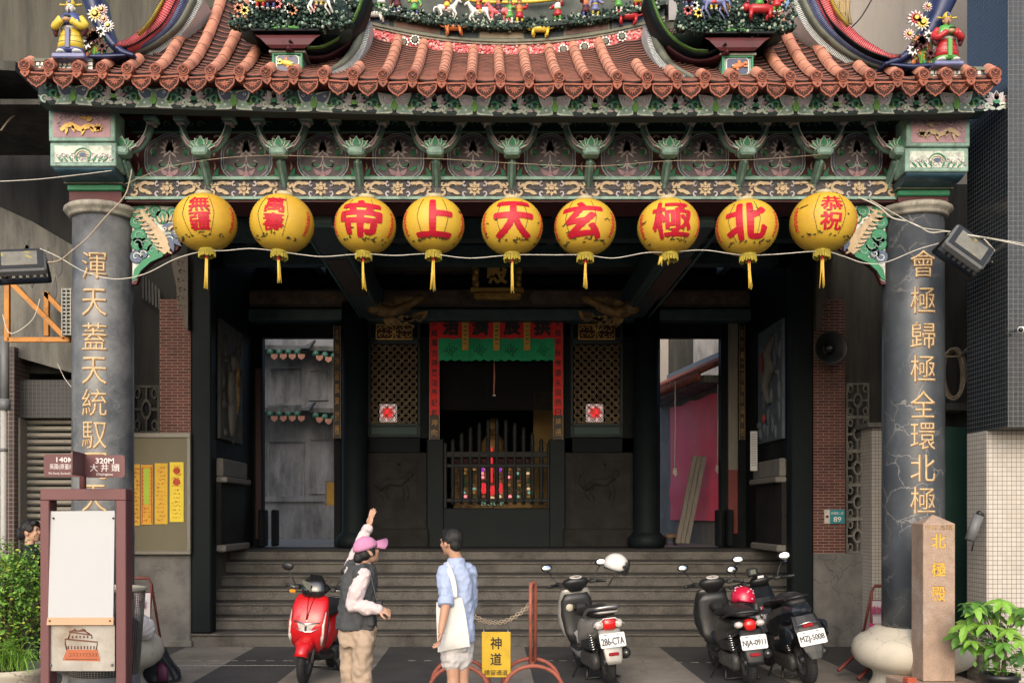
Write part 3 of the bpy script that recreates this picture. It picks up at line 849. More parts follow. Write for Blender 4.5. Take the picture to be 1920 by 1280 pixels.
sc_.build("scroll_carving", gbo)

# --- brackets
BRX = [233, 380, 525, 670, 817, 960, 1107, 1253, 1397, 1540, 1683]
def bracket_mb(cx):
    d = 10.08
    X = PX(cx, d)
    b = MB(M_mint)
    zz = lambda y: PZ(y, d)
    b.cbox((X, d-.06, zz(290)), (.165, .16, .085), b=.02)
    b.m(M_mintd); b.bar((X, d+.02, zz(299)), (X, d+.30, zz(338)), .085, .07, bev=.015)
    b.m(M_mint); b.bar((X, d-.01, zz(299)), (X, d+.26, zz(338)), .03, .075, bev=.01)
    br = b.build("bracket", temple)
    a = MB(M_mintd)
    for s in (-1, 1):
        pts = smooth_path([(X+s*.03, d+.05, zz(279)), (X+s*.13, d+.06, zz(272)), (X+s*.205, d+.08, zz(252)), (X+s*.235, d+.1, zz(232))], 4)
        a.m(M_mintd); a.tube(pts, [.048-.012*i/len(pts) for i in range(len(pts))], 8)
        a.m(M_pale)
        T = lambda x, y, z: Vector((X + s*x, d + .02 - z, zz(265) + y))
        aa = [(p.x-X, p.z-zz(265)) for p in pts]
        a.stroke(lambda x, y, z: Vector((X+x, d+.035-z, zz(265)+y)), [(p[0], p[1]+.022) for p in aa], .008, .03, .006)
        a.m(M_pinkp); a.stroke(lambda x, y, z: Vector((X+x, d+.035-z, zz(265)+y)), [(p[0], p[1]-.016) for p in aa[:9]], .02, .03, .006)
        a.m(M_mint); a.cbox((X+s*.245, d+.1, zz(218.5)), (.135, .15, .05), b=.012)
        a.m(M_mauve); a.cbox((X+s*.245, d+.1, zz(226.5)), (.085, .12, .03), b=.01)
    a.build("bracket_arm", br)
    l = MB(); T = lambda x, y, z: Vector((X + x, d - .03 - z, zz(278) + y))
    for s in (-1, 1):
        for q, (an, L, W) in enumerate(((6, .135, .055), (28, .12, .055), (55, .10, .05))):
            ag = R(an) if s > 0 else R(180-an)
            l.m(M_pale); l.petal(T, s*.01, 0, ag, L, W*1.25, .006+.01*q, .008)
            l.m(M_green); l.petal(T, s*.012, .004, ag, L*.86, W*.86, .016+.01*q, .006)
        l.m(M_pale); l.petal(T, 0, 0, R(180+25) if s < 0 else R(-25), .10, .04, .01)
        l.m(M_green); l.petal(T, 0, 0, R(180+25) if s < 0 else R(-25), .085, .028, .016)
    l.m(M_pale); l.petal(T, 0, -.015, R(90), .115, .085, .042); l.m(M_green); l.petal(T, 0, -.01, R(90), .098, .064, .05)
    l.build("lotus_carving", br)
for cx in BRX: bracket_mb(cx)

# --- corner blocks
def corner_block(x0, x1, mir, nm):
    b = MB(M_maroon)
    yo = 0 if x0 < 900 else 10
    b.box(PX(x0+4, 9.9), PX(x1-4, 9.9), 9.93, 10.95, PZ(312+yo, 9.9), PZ(205+yo, 9.9))
    xa, xb = PX(x0, 9.9), PX(x1, 9.9)
    b.m(M_mint)
    def framed(y0, y1, d, inner):
        b.m(M_mint); b.box(xa, xb, d-.02, d+.25, PZ(y1, d), PZ(y0, d), b=.008)
        b.m(inner); b.box(xa+.045, xb-.045, d-.024, d, PZ(y1-7, d), PZ(y0+7, d))
    framed(206+yo, 266+yo, 9.9, M_pinkp); framed(268+yo, 313+yo, 9.93, M_pale)
    # hollow moulding in peacock blue, then green and maroon courses
    b.m(M_bluedk)
    rs = []
    for k in range(9):
        t = k/8; d = 9.93 + .26*(1-math.cos(t*math.pi/2)); z = PZ(314+yo, 9.93) - .068*math.sin(t*math.pi/2)
        rs.append([Vector((xa+.02+.03*t, d, z)), Vector((xb-.02-.03*t, d, z)), Vector((xb-.05, 10.95, z)), Vector((xa+.05, 10.95, z))])
    b.rings(rs, True, False)
    zb = rs[-1][0].z
    b.m(M_mosg); b.box(xa+.03, xb-.03, 10.16, 10.9, zb-.014, zb)
    b.m(M_green); b.box(xa+.05, xb-.05, 10.19, 10.9, zb-.074, zb-.014, b=.01)
    b.m(M_maroon); b.box(xa+.06, xb-.06, 10.22, 10.9, 5.03, zb-.074)
    bo = b.build("corner_block", temple); bo['label'] = nm
    r = MB()
    X, Z = (xa+xb)/2, PZ(236+yo, 9.9)
    T = lambda x, y, z: Vector((X + mir*x, 9.876 - z, Z + y))
    r.m(M_cream if mir < 0 else M_gold)                                             # a long-bodied beast in gold relief
    body = [(-.20,-.06),(-.16,-.02),(-.11,.0),(-.05,-.03),(.0,-.05),(.05,-.02),(.10,-.02),(.15,-.05),(.20,-.04)]
    r.stroke(T, body, [.03,.045,.05,.05,.05,.05,.045,.05,.03], .004, .012)
    for x, y, an in ((-.14,-.03,-100),(-.09,-.01,-70),(.03,-.04,-110),(.09,-.02,-60)): r.petal(T, x, y, R(an), .075, .03, .006, .01)
    r.disc(T, .08, .055, .028, .006, .012, 9); r.petal(T, .06, .06, R(170), .09, .025, .006)
    for q in range(6): r.petal(T, .17, -.03, R(q*60), .045, .022, .008, .008)
    r.m(M_mauve)
    for x, y, s in ((-.20,.06,1),(-.12,.08,-1),(.17,.05,1),(.0,.07,1),(-.22,-.0,1),(.22,.09,-1),(-.05,.09,1),(.13,.085,-1)):
        r.curl(T, x, y, .04, .008, 0, s*5.2, .010, .002, .008)
    Z2 = PZ(291+yo, 9.93)
    T2 = lambda x, y, z: Vector((X + x, 9.906 - z, Z2 + y))
    r.m(M_mauve)
    for q in range(11):
        for row in range(2): r.curl(T2, -.25+q*.05+.025*row, -.01-.028*row, .024, .006, 0, 5.0 if q % 2 else -5.0, .008, .002, .006)
    r.m(M_green)
    for s in (-1, 1):
        for q in range(4): r.petal(T2, s*(.05+.05*q), -.075, R(90-s*(25+8*q)), .075, .018, .004, .006)
    r.curl(T2, 0, -.03, .09, .09, R(20), R(160), .014, .004, .006); r.m(M_cream); r.curl(T2, 0, -.03, .065, .065, R(15), R(165), .010, .004, .006)
    r.m(M_bluegrey); r.disc(T2, 0, -.005, .035, .004, .006, 12, .02)
    r.build("relief_carving", bo)
corner_block(93, 217, 1, "pink and gold corner block with peacock blue moulding")
corner_block(1698, 1817, -1, "faded pale corner block with gold beast relief")

# --- openwork dragon corner pieces beside the columns
def spandrel(x_col, mir, nm):
    d = 10.42
    X = PX(x_col, d); Z = PZ(385, d)
    s = MB(); T = lambda x, y, z: Vector((X + mir*x, d - z, Z + y))
    k = 1/177.0
    Q = lambda pts: [(a*k, -b*k) for a, b in pts]
    s.m(M_maroon); s.prism(Q([(0,0),(98,0),(100,12),(92,30),(96,60),(84,82),(66,92),(40,104),(18,122),(8,146),(0,146)]), T, -.07, 0)
    s.m(M_pale); s.prism(Q([(2,3),(34,1),(78,3),(88,14),(84,32),(90,58),(80,74),(62,84),(36,98),(16,116),(10,138),(2,142)]), T, -.01, .008)
    def cloud(cx, cy, r, m1=M_green):
        s.m(M_deep); s.disc(T, cx*k, -cy*k, r*k*1.08, .010, .006, 12)
        s.m(m1); s.disc(T, cx*k, -cy*k, r*k, .014, .008, 12); s.m(M_mint if m1 is M_green else M_pale); s.curl(T, cx*k, -cy*k, r*k*.72, r*k*.18, 0, 5.4*mir, .012, .022, .006)
    for cx, cy, r in ((16,16,14),(10,32,12),(44,12,11),(58,22,13),(76,16,11),(14,58,14),(26,74,13),(12,72,12),(40,84,11)): cloud(cx, cy, r)
    for cx, cy, r in ((10,96,12),(22,90,9),(70,66,12),(84,52,10)): cloud(cx, cy, r, M_bluegrey)
    s.m(M_green); s.prism(Q([(2,140),(6,120),(22,102),(44,92),(64,84),(58,96),(36,106),(18,122),(10,136)]), T, 0, .026)
    s.m(M_cream)
    s.stroke(T, Q([(18,10),(28,24),(38,36),(46,46),(52,54),(58,62),(62,72),(66,82),(60,90)]), [.03,.05,.06,.07,.09,.09,.09,.08,.04], .018, .018)
    for q in range(10):
        t = q/9; x = 18+t*46; y = 12+t*74
        s.petal(T, x*k, -y*k, R(195-30*t), .10, .028, .022, .012); s.petal(T, (x+4)*k, -y*k, R(20-50*t), .06, .022, .022, .012)
    for q in range(6): s.petal(T, (56+q*5)*k, -(34-q)*k, R(120-q*18), .09, .026, .024, .012)
    s.m(M_bluegrey); s.petal(T, 58*k, -42*k, R(10), .16, .06, .03, .01); s.petal(T, 72*k, -66*k, R(-70), .13, .06, .026, .01); s.petal(T, 78*k, -64*k, R(-40), .12, .05, .03, .01)
    s.m(M_white); s.disc(T, 64*k, -46*k, .018, .04, .008, 8); s.m(M_blackch); s.disc(T, 64*k, -46*k, .009, .05, .004, 8)
    s.m(M_cream); s.curl(T, 80*k, -48*k, .05, .014, R(180), R(-100), .026, .03, .012)
    o = s.build("corner_carving", temple); o['label'] = nm
spandrel(247, 1, "green and gold dragon corner carving below the beam")
spandrel(1661, -1, "green and gold dragon corner carving below the beam")
# ------------------------------------------------------------------ temple interior
M_interior = mat("shade_dark_timber", (.006,.008,.009), .7, .4, 4, stain=((.016,.014,.011), 5, .55, .85), spec=.1)  # interior shade put into the near-black timber colour
M_lintel = mat("dark_painted_beam", (.075,.060,.046), .6, .5, 6, stain=((.085,.06,.04), 4, .52, .8))  # dark brown beam paint
M_tealbeam = mat("dark_teal_beam", (.05,.085,.088), .55, .4, 6, stain=((.05,.06,.055), 5, .5, .8))  # dark teal beam paint
M_relief = mat("grey_relief_stone", (.08,.078,.072), .8, .3, 4, bump=.6, bscale=16, stain=((.035,.033,.03), 4, .45, .7))
M_reliefb = mat("painted_relief_stone", (.085,.105,.125), .8, .35, 4, bump=.6, bscale=14, stain=((.03,.04,.055), 4, .42, .7))
M_ledge = mat("ledge_stone", (.15,.14,.125), .8, .2, 4, stain=((.09,.085,.08), 4, .45, .75))
M_carvst = mat("dark_carved_stone", (.0165,.016,.015), .75, .4, 5, bump=.4, stain=((.008,.008,.008), 3, .45, .7), spec=.15)  # interior shade put into the dark stone colour
DW = 16.2
# side posts, brick pillars, base walls (front of the portico)
def post(x0, x1, y0, y1, d, z1, name="dark_post", mt=None, dep=.26):
    b = MB(mt or M_black); b.box(PX(x0, d), PX(x1, d), d, d+dep, 0.0 if y1 is None else PZ(y1, d), z1, b=.02)
    return b.build(name, temple)
post(358, 396, 0, 1187, 13.7, 6.05); post(1485, 1525, 0, 1200, 13.7, 6.05)
def side_front(xa, xb, bx0, bx1, sx0, sx1, top_screen, bot_screen, nm):
    d = 13.72
    b = MB(M_plinth); b.box(PX(xa, d), PX(xb, d), d, d+.5, 0, PZ(1037, d), b=.015)
    b.box(PX(xa, d)-.02, PX(xb, d)+.02, d-.02, d+.5, 0, .09, b=.01)
    o = b.build("side_plinth", temple); o['label'] = nm
    b = MB(M_brick); b.box(PX(bx0, d), PX(bx1, d), d+.02, d+.5, PZ(1037, d), PZ(560, d))
    b.build("brick_pier", temple)
    # pierced screen blocks
    b = MB(M_concd if xa < 900 else M_conc)
    n = max(1, round((bot_screen-top_screen)/62)); dd = d+.04
    X0, X1 = PX(sx0, dd), PX(sx1, dd)
    hgt = (PZ(top_screen, dd)-PZ(bot_screen, dd))/n
    for q in range(n):
        za = PZ(top_screen, dd)-hgt*(q+1); X = (X0+X1)/2; Z = za+hgt/2; wv = (X1-X0)
        T = lambda x, y, z: Vector((X+x*wv/2, dd-z, Z+y*hgt/2))
        for (x_0, x_1, y_0, y_1) in ((-1,1,-1,-.9),(-1,1,.9,1),(-1,-.88,-.9,.9),(.88,1,-.9,.9)): b.prism([(x_0,y_0),(x_1,y_0),(x_1,y_1),(x_0,y_1)], T, -.09, 0)
        rg = [(.42*math.cos(R(45*t+22.5)), .45*math.sin(R(45*t+22.5))) for t in range(8)]
        for t in range(8):
            p, q2 = rg[t], rg[(t+1) % 8]
            b.prism([p, q2, (q2[0]*.68, q2[1]*.68), (p[0]*.68, p[1]*.68)], T, -.09, .0)
        for s in (-1, 1):
            b.prism([(-.06, s*.4),(.06, s*.4),(.06, s*.92),(-.06, s*.92)], T, -.085, -.004); b.prism([(s*.4,-.06),(s*.9,-.06),(s*.9,.06),(s*.4,.06)], T, -.085, -.004)
            for s2 in (-1, 1): b.curl(lambda x, y, z, s=s, s2=s2: T(s*.66+x, s2*.66+y, z-.02), 0, 0, .2, .2, 0, 6.3, .1, -.03, .06)
    b.build("pierced_screen", temple)
side_front(245, 357, 298, 357, 250, 298, 722, 812, "cement base wall left of the steps")
side_front(1526, 1632, 1526, 1586, 1587, 1630, 718, 1036, "cracked cement base wall right of the steps")

# slanted timber braces on the brick piers
for x0, x1, y0, y1 in ((326, 352, 480, 610), (1532, 1566, 480, 600)):
    b = MB(M_lintel); d = 13.6
    mir = 1 if x0 < 900 else -1
    X = PX(345 if mir > 0 else 1538, d)
    T = lambda x, y, z: Vector((X+mir*x, d-z, PZ(480, d)+y))
    b.prism([(.06,.0),(-.17,.0),(-.15,-.18),(-.10,-.42),(-.09,-.60),(-.02,-.75),(.0,-.98),(.06,-1.0)], T, -.1, .02)
    for q in range(7): b.curl(T, -.06+.02*(q % 2), -.1-.12*q, .05, .01, 0, 5, .02, .024, .012)
    b.build("carved_brace", temple)

# portico side walls with reliefs
def side_wall(xp, sgn, mt):
    X = PX(xp, 13.7)
    b = MB(M_interior); b.box(min(X, X-sgn*.4), max(X, X-sgn*.4), 13.98, DW+.2, 1.297, 6.05)
    o = b.build("side_wall", temple)
    f = lambda y0, z0: Vector((X+sgn*z0, y0, 0))
    r = MB(mt)
    r.box(X if sgn > 0 else X-.05, X+.05 if sgn > 0 else X, 14.05, 15.3, 2.9, 4.6, b=.01)
    T = lambda x, y, z: Vector((X+sgn*(.05+z), 14.05+x, 2.9+y))
    rnd = random.Random(5 if sgn > 0 else 9)
    def T2(x, y, z): return T(x if sgn > 0 else x, y, z)
    for k in range(34):
        x, y = rnd.uniform(.08, 1.15), rnd.uniform(.1, 1.6)
        r.m(mt); r.ell(T(x, y, .0), (.02+.03*rnd.random(), rnd.uniform(.03,.11), rnd.uniform(.04,.16)), 7, 5)
    if sgn > 0:
        r.m(M_ledge)                                             # a standing robed figure in relief
        r.ell(T(.55,.55,.02), (.06,.16,.5), 10, 8); r.ell(T(.55,1.14,.03), (.07,.09,.12), 9, 7); r.ell(T(.40,.75,.04), (.05,.08,.25), 8, 6)
        r.m(M_golddim); r.ell(T(.75,.8,.05), (.04,.06,.4), 8, 6)
    else:
        r.m(M_relief); r.tube([T(.3,1.5,.03), T(.55,1.3,.05), T(.4,1.05,.05), T(.7,.85,.05), T(.5,.55,.05)], [.04,.08,.09,.08,.04], 8)
        r.m(mat("faded_red_relief", (.16,.03,.02), .7, .3)); r.ell(T(.8,.95,.05), (.03,.06,.12), 8, 6); r.ell(T(.75,.35,.05), (.03,.05,.07), 8, 6); r.ell(T(.9,1.2,.04), (.03,.04,.15), 8, 6)
    r.build("relief_panel", o)
    l = MB(M_ledge)
    l.box(X if sgn > 0 else X-.10, X+.10 if sgn > 0 else X, 13.98, 15.4, 2.36, 2.62, b=.02); l.box(X if sgn > 0 else X-.16, X+.16 if sgn > 0 else X, 13.98, 15.4, 2.28, 2.36, b=.015)
    l2 = MB(M_ledge); l2.box(X if sgn > 0 else X-.14, X+.14 if sgn > 0 else X, 13.98, 15.4, 1.30, 1.40, b=.02)
    l.build("stone_ledge", o)
    l2.build("wall_plinth", o)
    c = MB(M_carvst); c.box(X if sgn > 0 else X-.07, X+.07 if sgn > 0 else X, 13.99, 15.35, 1.40, 2.28); c.build("stone_base", o)
side_wall(394, 1, M_relief); side_wall(1487, -1, M_reliefb)

# ceiling beams
def tie(xe, sgn):
    X = PX(xe, 15.6)
    b = MB(M_tealbeam)
    b.box(X-.16 if sgn > 0 else X-.22, X+.22 if sgn > 0 else X+.16, 10.8, 15.9, 4.95, 5.40, b=.04)
    b.m(mat("teal_beam_edge", (.05,.13,.12), .5, .3, 8))
    for s in (-1, 1): b.box(X+.03+s*.17-.015, X+.03+s*.17+.015, 10.8, 15.9, 4.935, 4.952)
    b.m(M_lintel); b.box(X-.1, X+.16, 12.2, 14.2, 4.938, 4.952)
    o = b.build("tie_beam", temple)
    c = MB(M_golddim)                                            # dragon-fish bracket under the beam end
    T = lambda x, y, z: Vector((X+sgn*(.35+x), 15.2-z, 4.95+y))
    c.tube(smooth_path([T(-.25,.1,.06), T(-.05,-.05,.1), T(.18,-.02,.1), T(.40,.10,.08), T(.55,.2,.05)], 4), [.10]*6+[.08]*5+[.06]*5+[.02], 8)
    for q in range(10): c.petal(T, -.1+.06*q, -.02+.01*q, R(60+q*8), .16, .06, .1, .02)
    for q in range(9): c.petal(T, -.05+.07*q, -.12-.02*(q % 3), R(-60+14*q), .18, .08, .05, .02)
    c.curl(T, .05, -.22, .10, .02, 0, 6, .03, .06, .02); c.curl(T, .30, -.25, .10, .02, 0, -6, .03, .06, .02); c.curl(T, .5, -.15, .09, .02, 1, 6, .03, .06, .02)
    c.ell(T(-.18,.0,.14), (.13,.09,.10), 9, 7)
    c.build("dragon_fish_carving", o)
tie(690, 1); tie(1195, -1)
b = MB(M_lintel)
def hb(x0, x1, y0, y1, d, dep=.3, mt=None, bev=.02):
    if mt is not None: b.m(mt)
    b.box(PX(x0, d), PX(x1, d), d, d+dep, PZ(y1, d), PZ(y0, d), b=bev)
hb(430, 1440, 405, 440, 14.2, .3, M_interior); hb(430, 1440, 456, 478, 15.0, .3, M_tealbeam)
hb(690, 1192, 480, 506, 15.7, .3, M_lintel); hb(430, 1440, 541, 576, 15.95, .25, M_lintel); hb(430, 1440, 578, 600, 15.9, .35, M_tealbeam)
hb(430, 1440, 520, 541, 16.1, .25, M_black); hb(430, 1440, 500, 630, 16.42, .1, M_interior)
bo = b.build("hall_beam", temple)
r = MB(M_golddim)
rnd = random.Random(3)
for (x0, x1) in ((705, 860), (1000, 1180), (470, 640), (1245, 1400)):
    T = lambda x, y, z: Vector((x, 15.94-z, y))
    xa, xb, zc2 = PX(x0, 15.94), PX(x1, 15.94), PZ(558, 15.94)
    r.m(mat("painted_panel_brown", (.15,.10,.07), .6, .6, 9)); r.prism([(xa,zc2-.10),(xb,zc2-.10),(xb+.06,zc2),(xb,zc2+.10),(xa,zc2+.10),(xa-.06,zc2)], T, -.01, .006)
    r.m(M_golddim)
    for s, xx in ((-1, xa-.15), (1, xb+.15)):
        for q in range(3): r.curl(T, xx, zc2, .11-.03*q, .11-.03*q, 0, 6.3, .010, .004, .006)
    for q in range(10): r.curl(T, rnd.uniform(xa+.05, xb-.05), zc2+rnd.uniform(-.06,.06), .04, .01, rnd.random()*6, rnd.random()*6+5, .012, .008, .006)
for k in range(26):
    T = lambda x, y, z: Vector((x, 15.69-z, y))
    r.curl(T, PX(705+18.5*k, 15.69), PZ(493, 15.69), .07, .02, (k % 2)*3.1, (k % 2)*3.1+5, .02, .0, .01)
r.build("painted_panel", bo)
# rafters in the dark overhead
b = MB(M_tealbeam)
for k in range(13):
    x = -4.2+k*.72
    b.box(x, x+.12, 10.9, 16.2, 5.72, 5.86)
for d in (11.9, 13.1, 14.4): b.box(-4.1, 4.5, d, d+.22, 5.45, 5.72)
b.build("rafters", temple)

# inner columns
for xa, xb, nm in ((640, 688, "dark inner column"), (1188, 1238, "dark inner column")):
    b = MB(M_black); X = (PX(xa, 15.9)+PX(xb, 15.9))/2
    b.lathe([(.27,1.295),(.30,1.36),(.30,1.45),(.24,1.52),(.205,1.56),(.205,5.2)], (X, 15.95, 0), 24)
    b.build("inner_column", temple)

# wall with windows and doors
def wb(b, x0, x1, y0, y1, d=DW, dep=.2, bev=.01): b.box(PX(x0, d), PX(x1, d), d, d+dep, PZ(y1, d), PZ(y0, d), b=bev)
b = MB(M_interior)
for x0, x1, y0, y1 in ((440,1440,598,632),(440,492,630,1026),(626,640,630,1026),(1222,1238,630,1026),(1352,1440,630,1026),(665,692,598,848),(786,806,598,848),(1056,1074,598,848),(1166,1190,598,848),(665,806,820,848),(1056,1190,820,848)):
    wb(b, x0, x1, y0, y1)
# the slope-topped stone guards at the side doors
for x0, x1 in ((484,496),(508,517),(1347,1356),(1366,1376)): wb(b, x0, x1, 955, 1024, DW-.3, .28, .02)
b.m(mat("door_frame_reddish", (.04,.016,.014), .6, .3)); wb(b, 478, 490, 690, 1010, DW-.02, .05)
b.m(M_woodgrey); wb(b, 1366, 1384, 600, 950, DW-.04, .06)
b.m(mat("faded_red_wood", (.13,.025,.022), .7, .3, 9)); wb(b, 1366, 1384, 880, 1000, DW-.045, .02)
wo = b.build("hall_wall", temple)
M_frame = mat("slate_green_frame", (.028,.036,.037), .6, .25, 6, spec=.2)
M_lattice = mat("gilded_lattice", (.17,.115,.055), .55, .3, 8, stain=((.05,.035,.02), 7, .45, .7))
def window(x0, x1):
    f = MB(M_frame); d = DW-.02
    def bd(xa, xb, ya, yb, dd=d, dep=.08): f.box(PX(xa, dd), PX(xb, dd), dd, dd+dep, PZ(yb, dd), PZ(ya, dd), b=.008)
    bd(x0, x1, 600, 606); bd(x0, x1, 636, 645); bd(x0, x1, 793, 799); bd(x0, x1, 815, 819); bd(x0, x0+5, 606, 815); bd(x1-5, x1, 606, 815)
    f.m(M_deep); bd(x0+5, x1-5, 606, 636, d+.03, .04); bd(x0+5, x1-5, 799, 815, d+.03, .04)
    fo = f.build("lattice_window", temple)
    l = MB(M_lattice)
    T = lambda x, y, z: Vector((x, d+.03-z, y))
    xa, xb, za, zb = PX(x0+6, d), PX(x1-6, d), PZ(793, d), PZ(646, d)
    nx, nz = 6, 10
    cw, ch = (xb-xa)/nx, (zb-za)/nz
    for i in range(nx):
        for j in range(nz):
            cx, cz = xa+cw*(i+.5), za+ch*(j+.5)
            for (sx, sy) in ((1, 1), (1, -1)):
                for off in (-.09, .09):
                    ox, oz = off*cw*.9, -off*ch*.9*sx*sy
                    l.stroke(T, [(cx-cw*.5*sx, cz-ch*.5*sy), (cx-cw*.2*sx+ox, cz-ch*.2*sy+oz), (cx+cw*.2*sx+ox, cz+ch*.2*sy+oz), (cx+cw*.5*sx, cz+ch*.5*sy)], .010, 0, .012)
    l.build("lattice", fo)
    g_ = MB(M_golddim); cx, cz = (PX(x0, d)+PX(x1, d))/2, PZ(622, d)
    T = lambda x, y, z: Vector((cx+x, d-z+.02, cz+y))
    w_, h_ = .29, .115
    g_.m(mat("carving_ground_red", (.05,.016,.01), .7, .3)); g_.prism([(-w_,-h_),(w_,-h_),(w_,h_),(-w_,h_)], T, -.01, .002)  # dark red ground behind the gilding
    g_.m(M_gold)
    g_.stroke(T, [(-w_,-h_),(w_,-h_),(w_,h_),(-w_,h_),(-w_,-h_)], .02, .006, .012)
    for s in (-1, 1):
        for q in range(3):
            for t in (-1, 1): g_.curl(T, s*(.05+.085*q), t*.05, .042, .012, R(90*t)+q, R(90*t)+q+s*t*5, .016, .006, .012)
    g_.disc(T, 0, 0, .03, .008, .014, 8)
    g_.build("gilded_carving", fo)
window(690, 788); window(1070, 1168)
# carved stone dado under the windows
for x0, x1 in ((676, 800), (1060, 1188)):
    b = MB(M_carvst); d = DW-.06
    b.box(PX(x0, d), PX(x1, d), d, d+.3, 1.295, PZ(848, d), b=.01)
    b.box(PX(x0-4, d), PX(x1+4, d), d-.06, d+.3, 1.295, PZ(990, d), b=.02)
    o = b.build("stone_dado", temple)
    r = MB(M_carvst); cx, cz = (PX(x0, d)+PX(x1, d))/2, PZ(905, d)
    T = lambda x, y, z: Vector((cx+x, d-z, cz+y))
    r.stroke(T, [(-.38,-.36),(.38,-.36),(.38,.36),(-.38,.36),(-.38,-.36)], .02, 0, .014)
    r.tube([T(-.25,-.12,-.025), T(-.1,.02,-.055), T(.1,.0,-.06), T(.24,.1,-.04)], [.05,.09,.1,.07], 10, flat=1); r.ell(T(.27,.14,-.03), (.07,.05,.06), 9, 7); r.tube([T(-.25,-.10,-.0), T(-.34,.0,-.0), T(-.30,.14,0)], [.018,.014,.006], 6)
    for q in range(8): r.curl(T, -.32+.09*q, -.30+.02*(q % 2), .05, .01, 0, 5, .015, 0, .010)
    for q in range(6): r.petal(T, .0+.06*q, .22+.02*(q % 3), q*1.1, .12, .04, 0, .010)
    for x in (-.2,-.1,.12,.2): r.tube([T(x,-.05,-.012), T(x+.05*(1 if x > 0 else -1),-.16,-.010), T(x+.03,-.27,-.012)], [.035,.024,.02], 6)
    r.curl(T, .25, .15, .09, .03, 0, 6, .03, 0, .02); r.curl(T, -.28, .05, .1, .03, 2, 7, .02, 0, .02)
    r.build("beast_relief", o)

# central doorway: frame, threshold and the dark hall behind
b = MB(M_black)
for x0, x1, y0, y1, d, dep in ((800,832,822,1026,DW-.05,.25),(1030,1060,822,1026,DW-.05,.25),(826,1036,952,1026,DW-.02,.12)):
    b.box(PX(x0, d), PX(x1, d), d, d+dep, PZ(y1, d), PZ(y0, d), b=.015)
b.build("door_frame", temple)
M_hall = mat("hall_darkness_wall", (.004,.004,.004), .9, .3, 3, spec=.05)  # the hall's darkness put into the wall colour
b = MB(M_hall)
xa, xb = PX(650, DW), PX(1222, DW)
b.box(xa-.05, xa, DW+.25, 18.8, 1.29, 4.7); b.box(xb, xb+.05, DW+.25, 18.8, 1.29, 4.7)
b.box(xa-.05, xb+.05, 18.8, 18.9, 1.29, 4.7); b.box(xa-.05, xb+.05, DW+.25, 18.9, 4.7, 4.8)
b.m(M_beige); b.box(xa-.10, xa-.052, DW+.25, 18.9, 1.29, 4.8); b.box(xb+.052, xb+.10, DW+.25, 18.9, 1.29, 4.8)  # pale outer skins added to bounce light into the side courts
b.m(mat("yellow_inner_wall", (.17,.11,.035), .8, .3, 5)); b.box(PX(1000, 17.6), PX(1042, 17.6), 17.6, 17.65, 1.29, 4.0)
b.m(M_hall)
T = lambda x, y, z: Vector((x, 17.55-z, y))
cx, cz = PX(925, 17.55), PZ(870, 17.55)
rr = 1.03
arch = [(cx+rr*math.cos(R(a)), cz+.25+rr*.88*math.sin(R(a))) for a in range(0, 181, 12)]
b.build("hall_interior", temple)
# ------------------------------------------------------------------ things hung in and on the temple
# blinds, gate
bl = MB(mat("dark_reed_blind", (.009,.0085,.0085), .9, .4, 30, spec=.1, stretch=(.3, 1, 6)))
for k in range(44):
    z = PZ(676, DW+.12) - k*.0185
    bl.box(PX(826, DW+.1), PX(1036, DW+.1), DW+.10, DW+.112, z-.015, z)
for x in (862, 912, 966, 1006): bl.box(PX(x, DW+.1), PX(x+3, DW+.1), DW+.092, DW+.098, PZ(752, DW+.1), PZ(676, DW+.1))
bo = bl.build("reed_blind"); tag(bo, "dark rolled-down reed blind behind the red and green door curtain", "blind")
cd = MB(mat("pink_tassel_cord", (.42,.16,.12), .7, .2)); d = DW+.07
cd.tube([P(926.5, 676, d), P(927, 705, d), P(926, 738, d)], [.006,.016,.012], 6); cd.m(M_whitech); cd.ell(P(926.5, 741, d), (.03,.02,.015), 8, 5)
tag(cd.build("blind_cord"), "pink cord hanging in the middle of the dark reed blind", "cord")

gate = thing("spindle_gate", "low dark wooden spindle gate barring the central temple doorway", "gate", (PX(931, DW), DW, 1.75))
M_gate = mat("gate_timber", (.012,.013,.013), .6, .3, 6, spec=.2)
d = DW+.02
for y0, y1 in ((846, 857), (869, 876), (934, 941)):
    b = MB(M_gate); b.box(PX(830, d), PX(1032, d), d, d+.06, PZ(y1, d), PZ(y0, d), b=.008); b.build("rail", gate)
for x in (831, 1026):
    b = MB(M_gate); b.box(PX(x, d), PX(x+7, d), d-.02, d+.08, PZ(952, d), PZ(830, d), b=.01); b.build("gate_post", gate)
for k in range(11):
    x = 849+16.6*k
    top = 822 - 38*math.sin(math.pi*k/10)
    b = MB(M_gate); X, Y = PX(x, d), d+.03
    zt, zb = PZ(top, d), PZ(945, d)
    b.lathe([(.036,zb),(.036,zb+.2),(.026,zb+.23),(.036,zb+.27),(.034,zt-.2),(.044,zt-.16),(.028,zt-.12),(.036,zt-.06),(.02,zt-.01),(.004,zt)], (X, Y, 0), 10)
    b.build("spindle", gate)

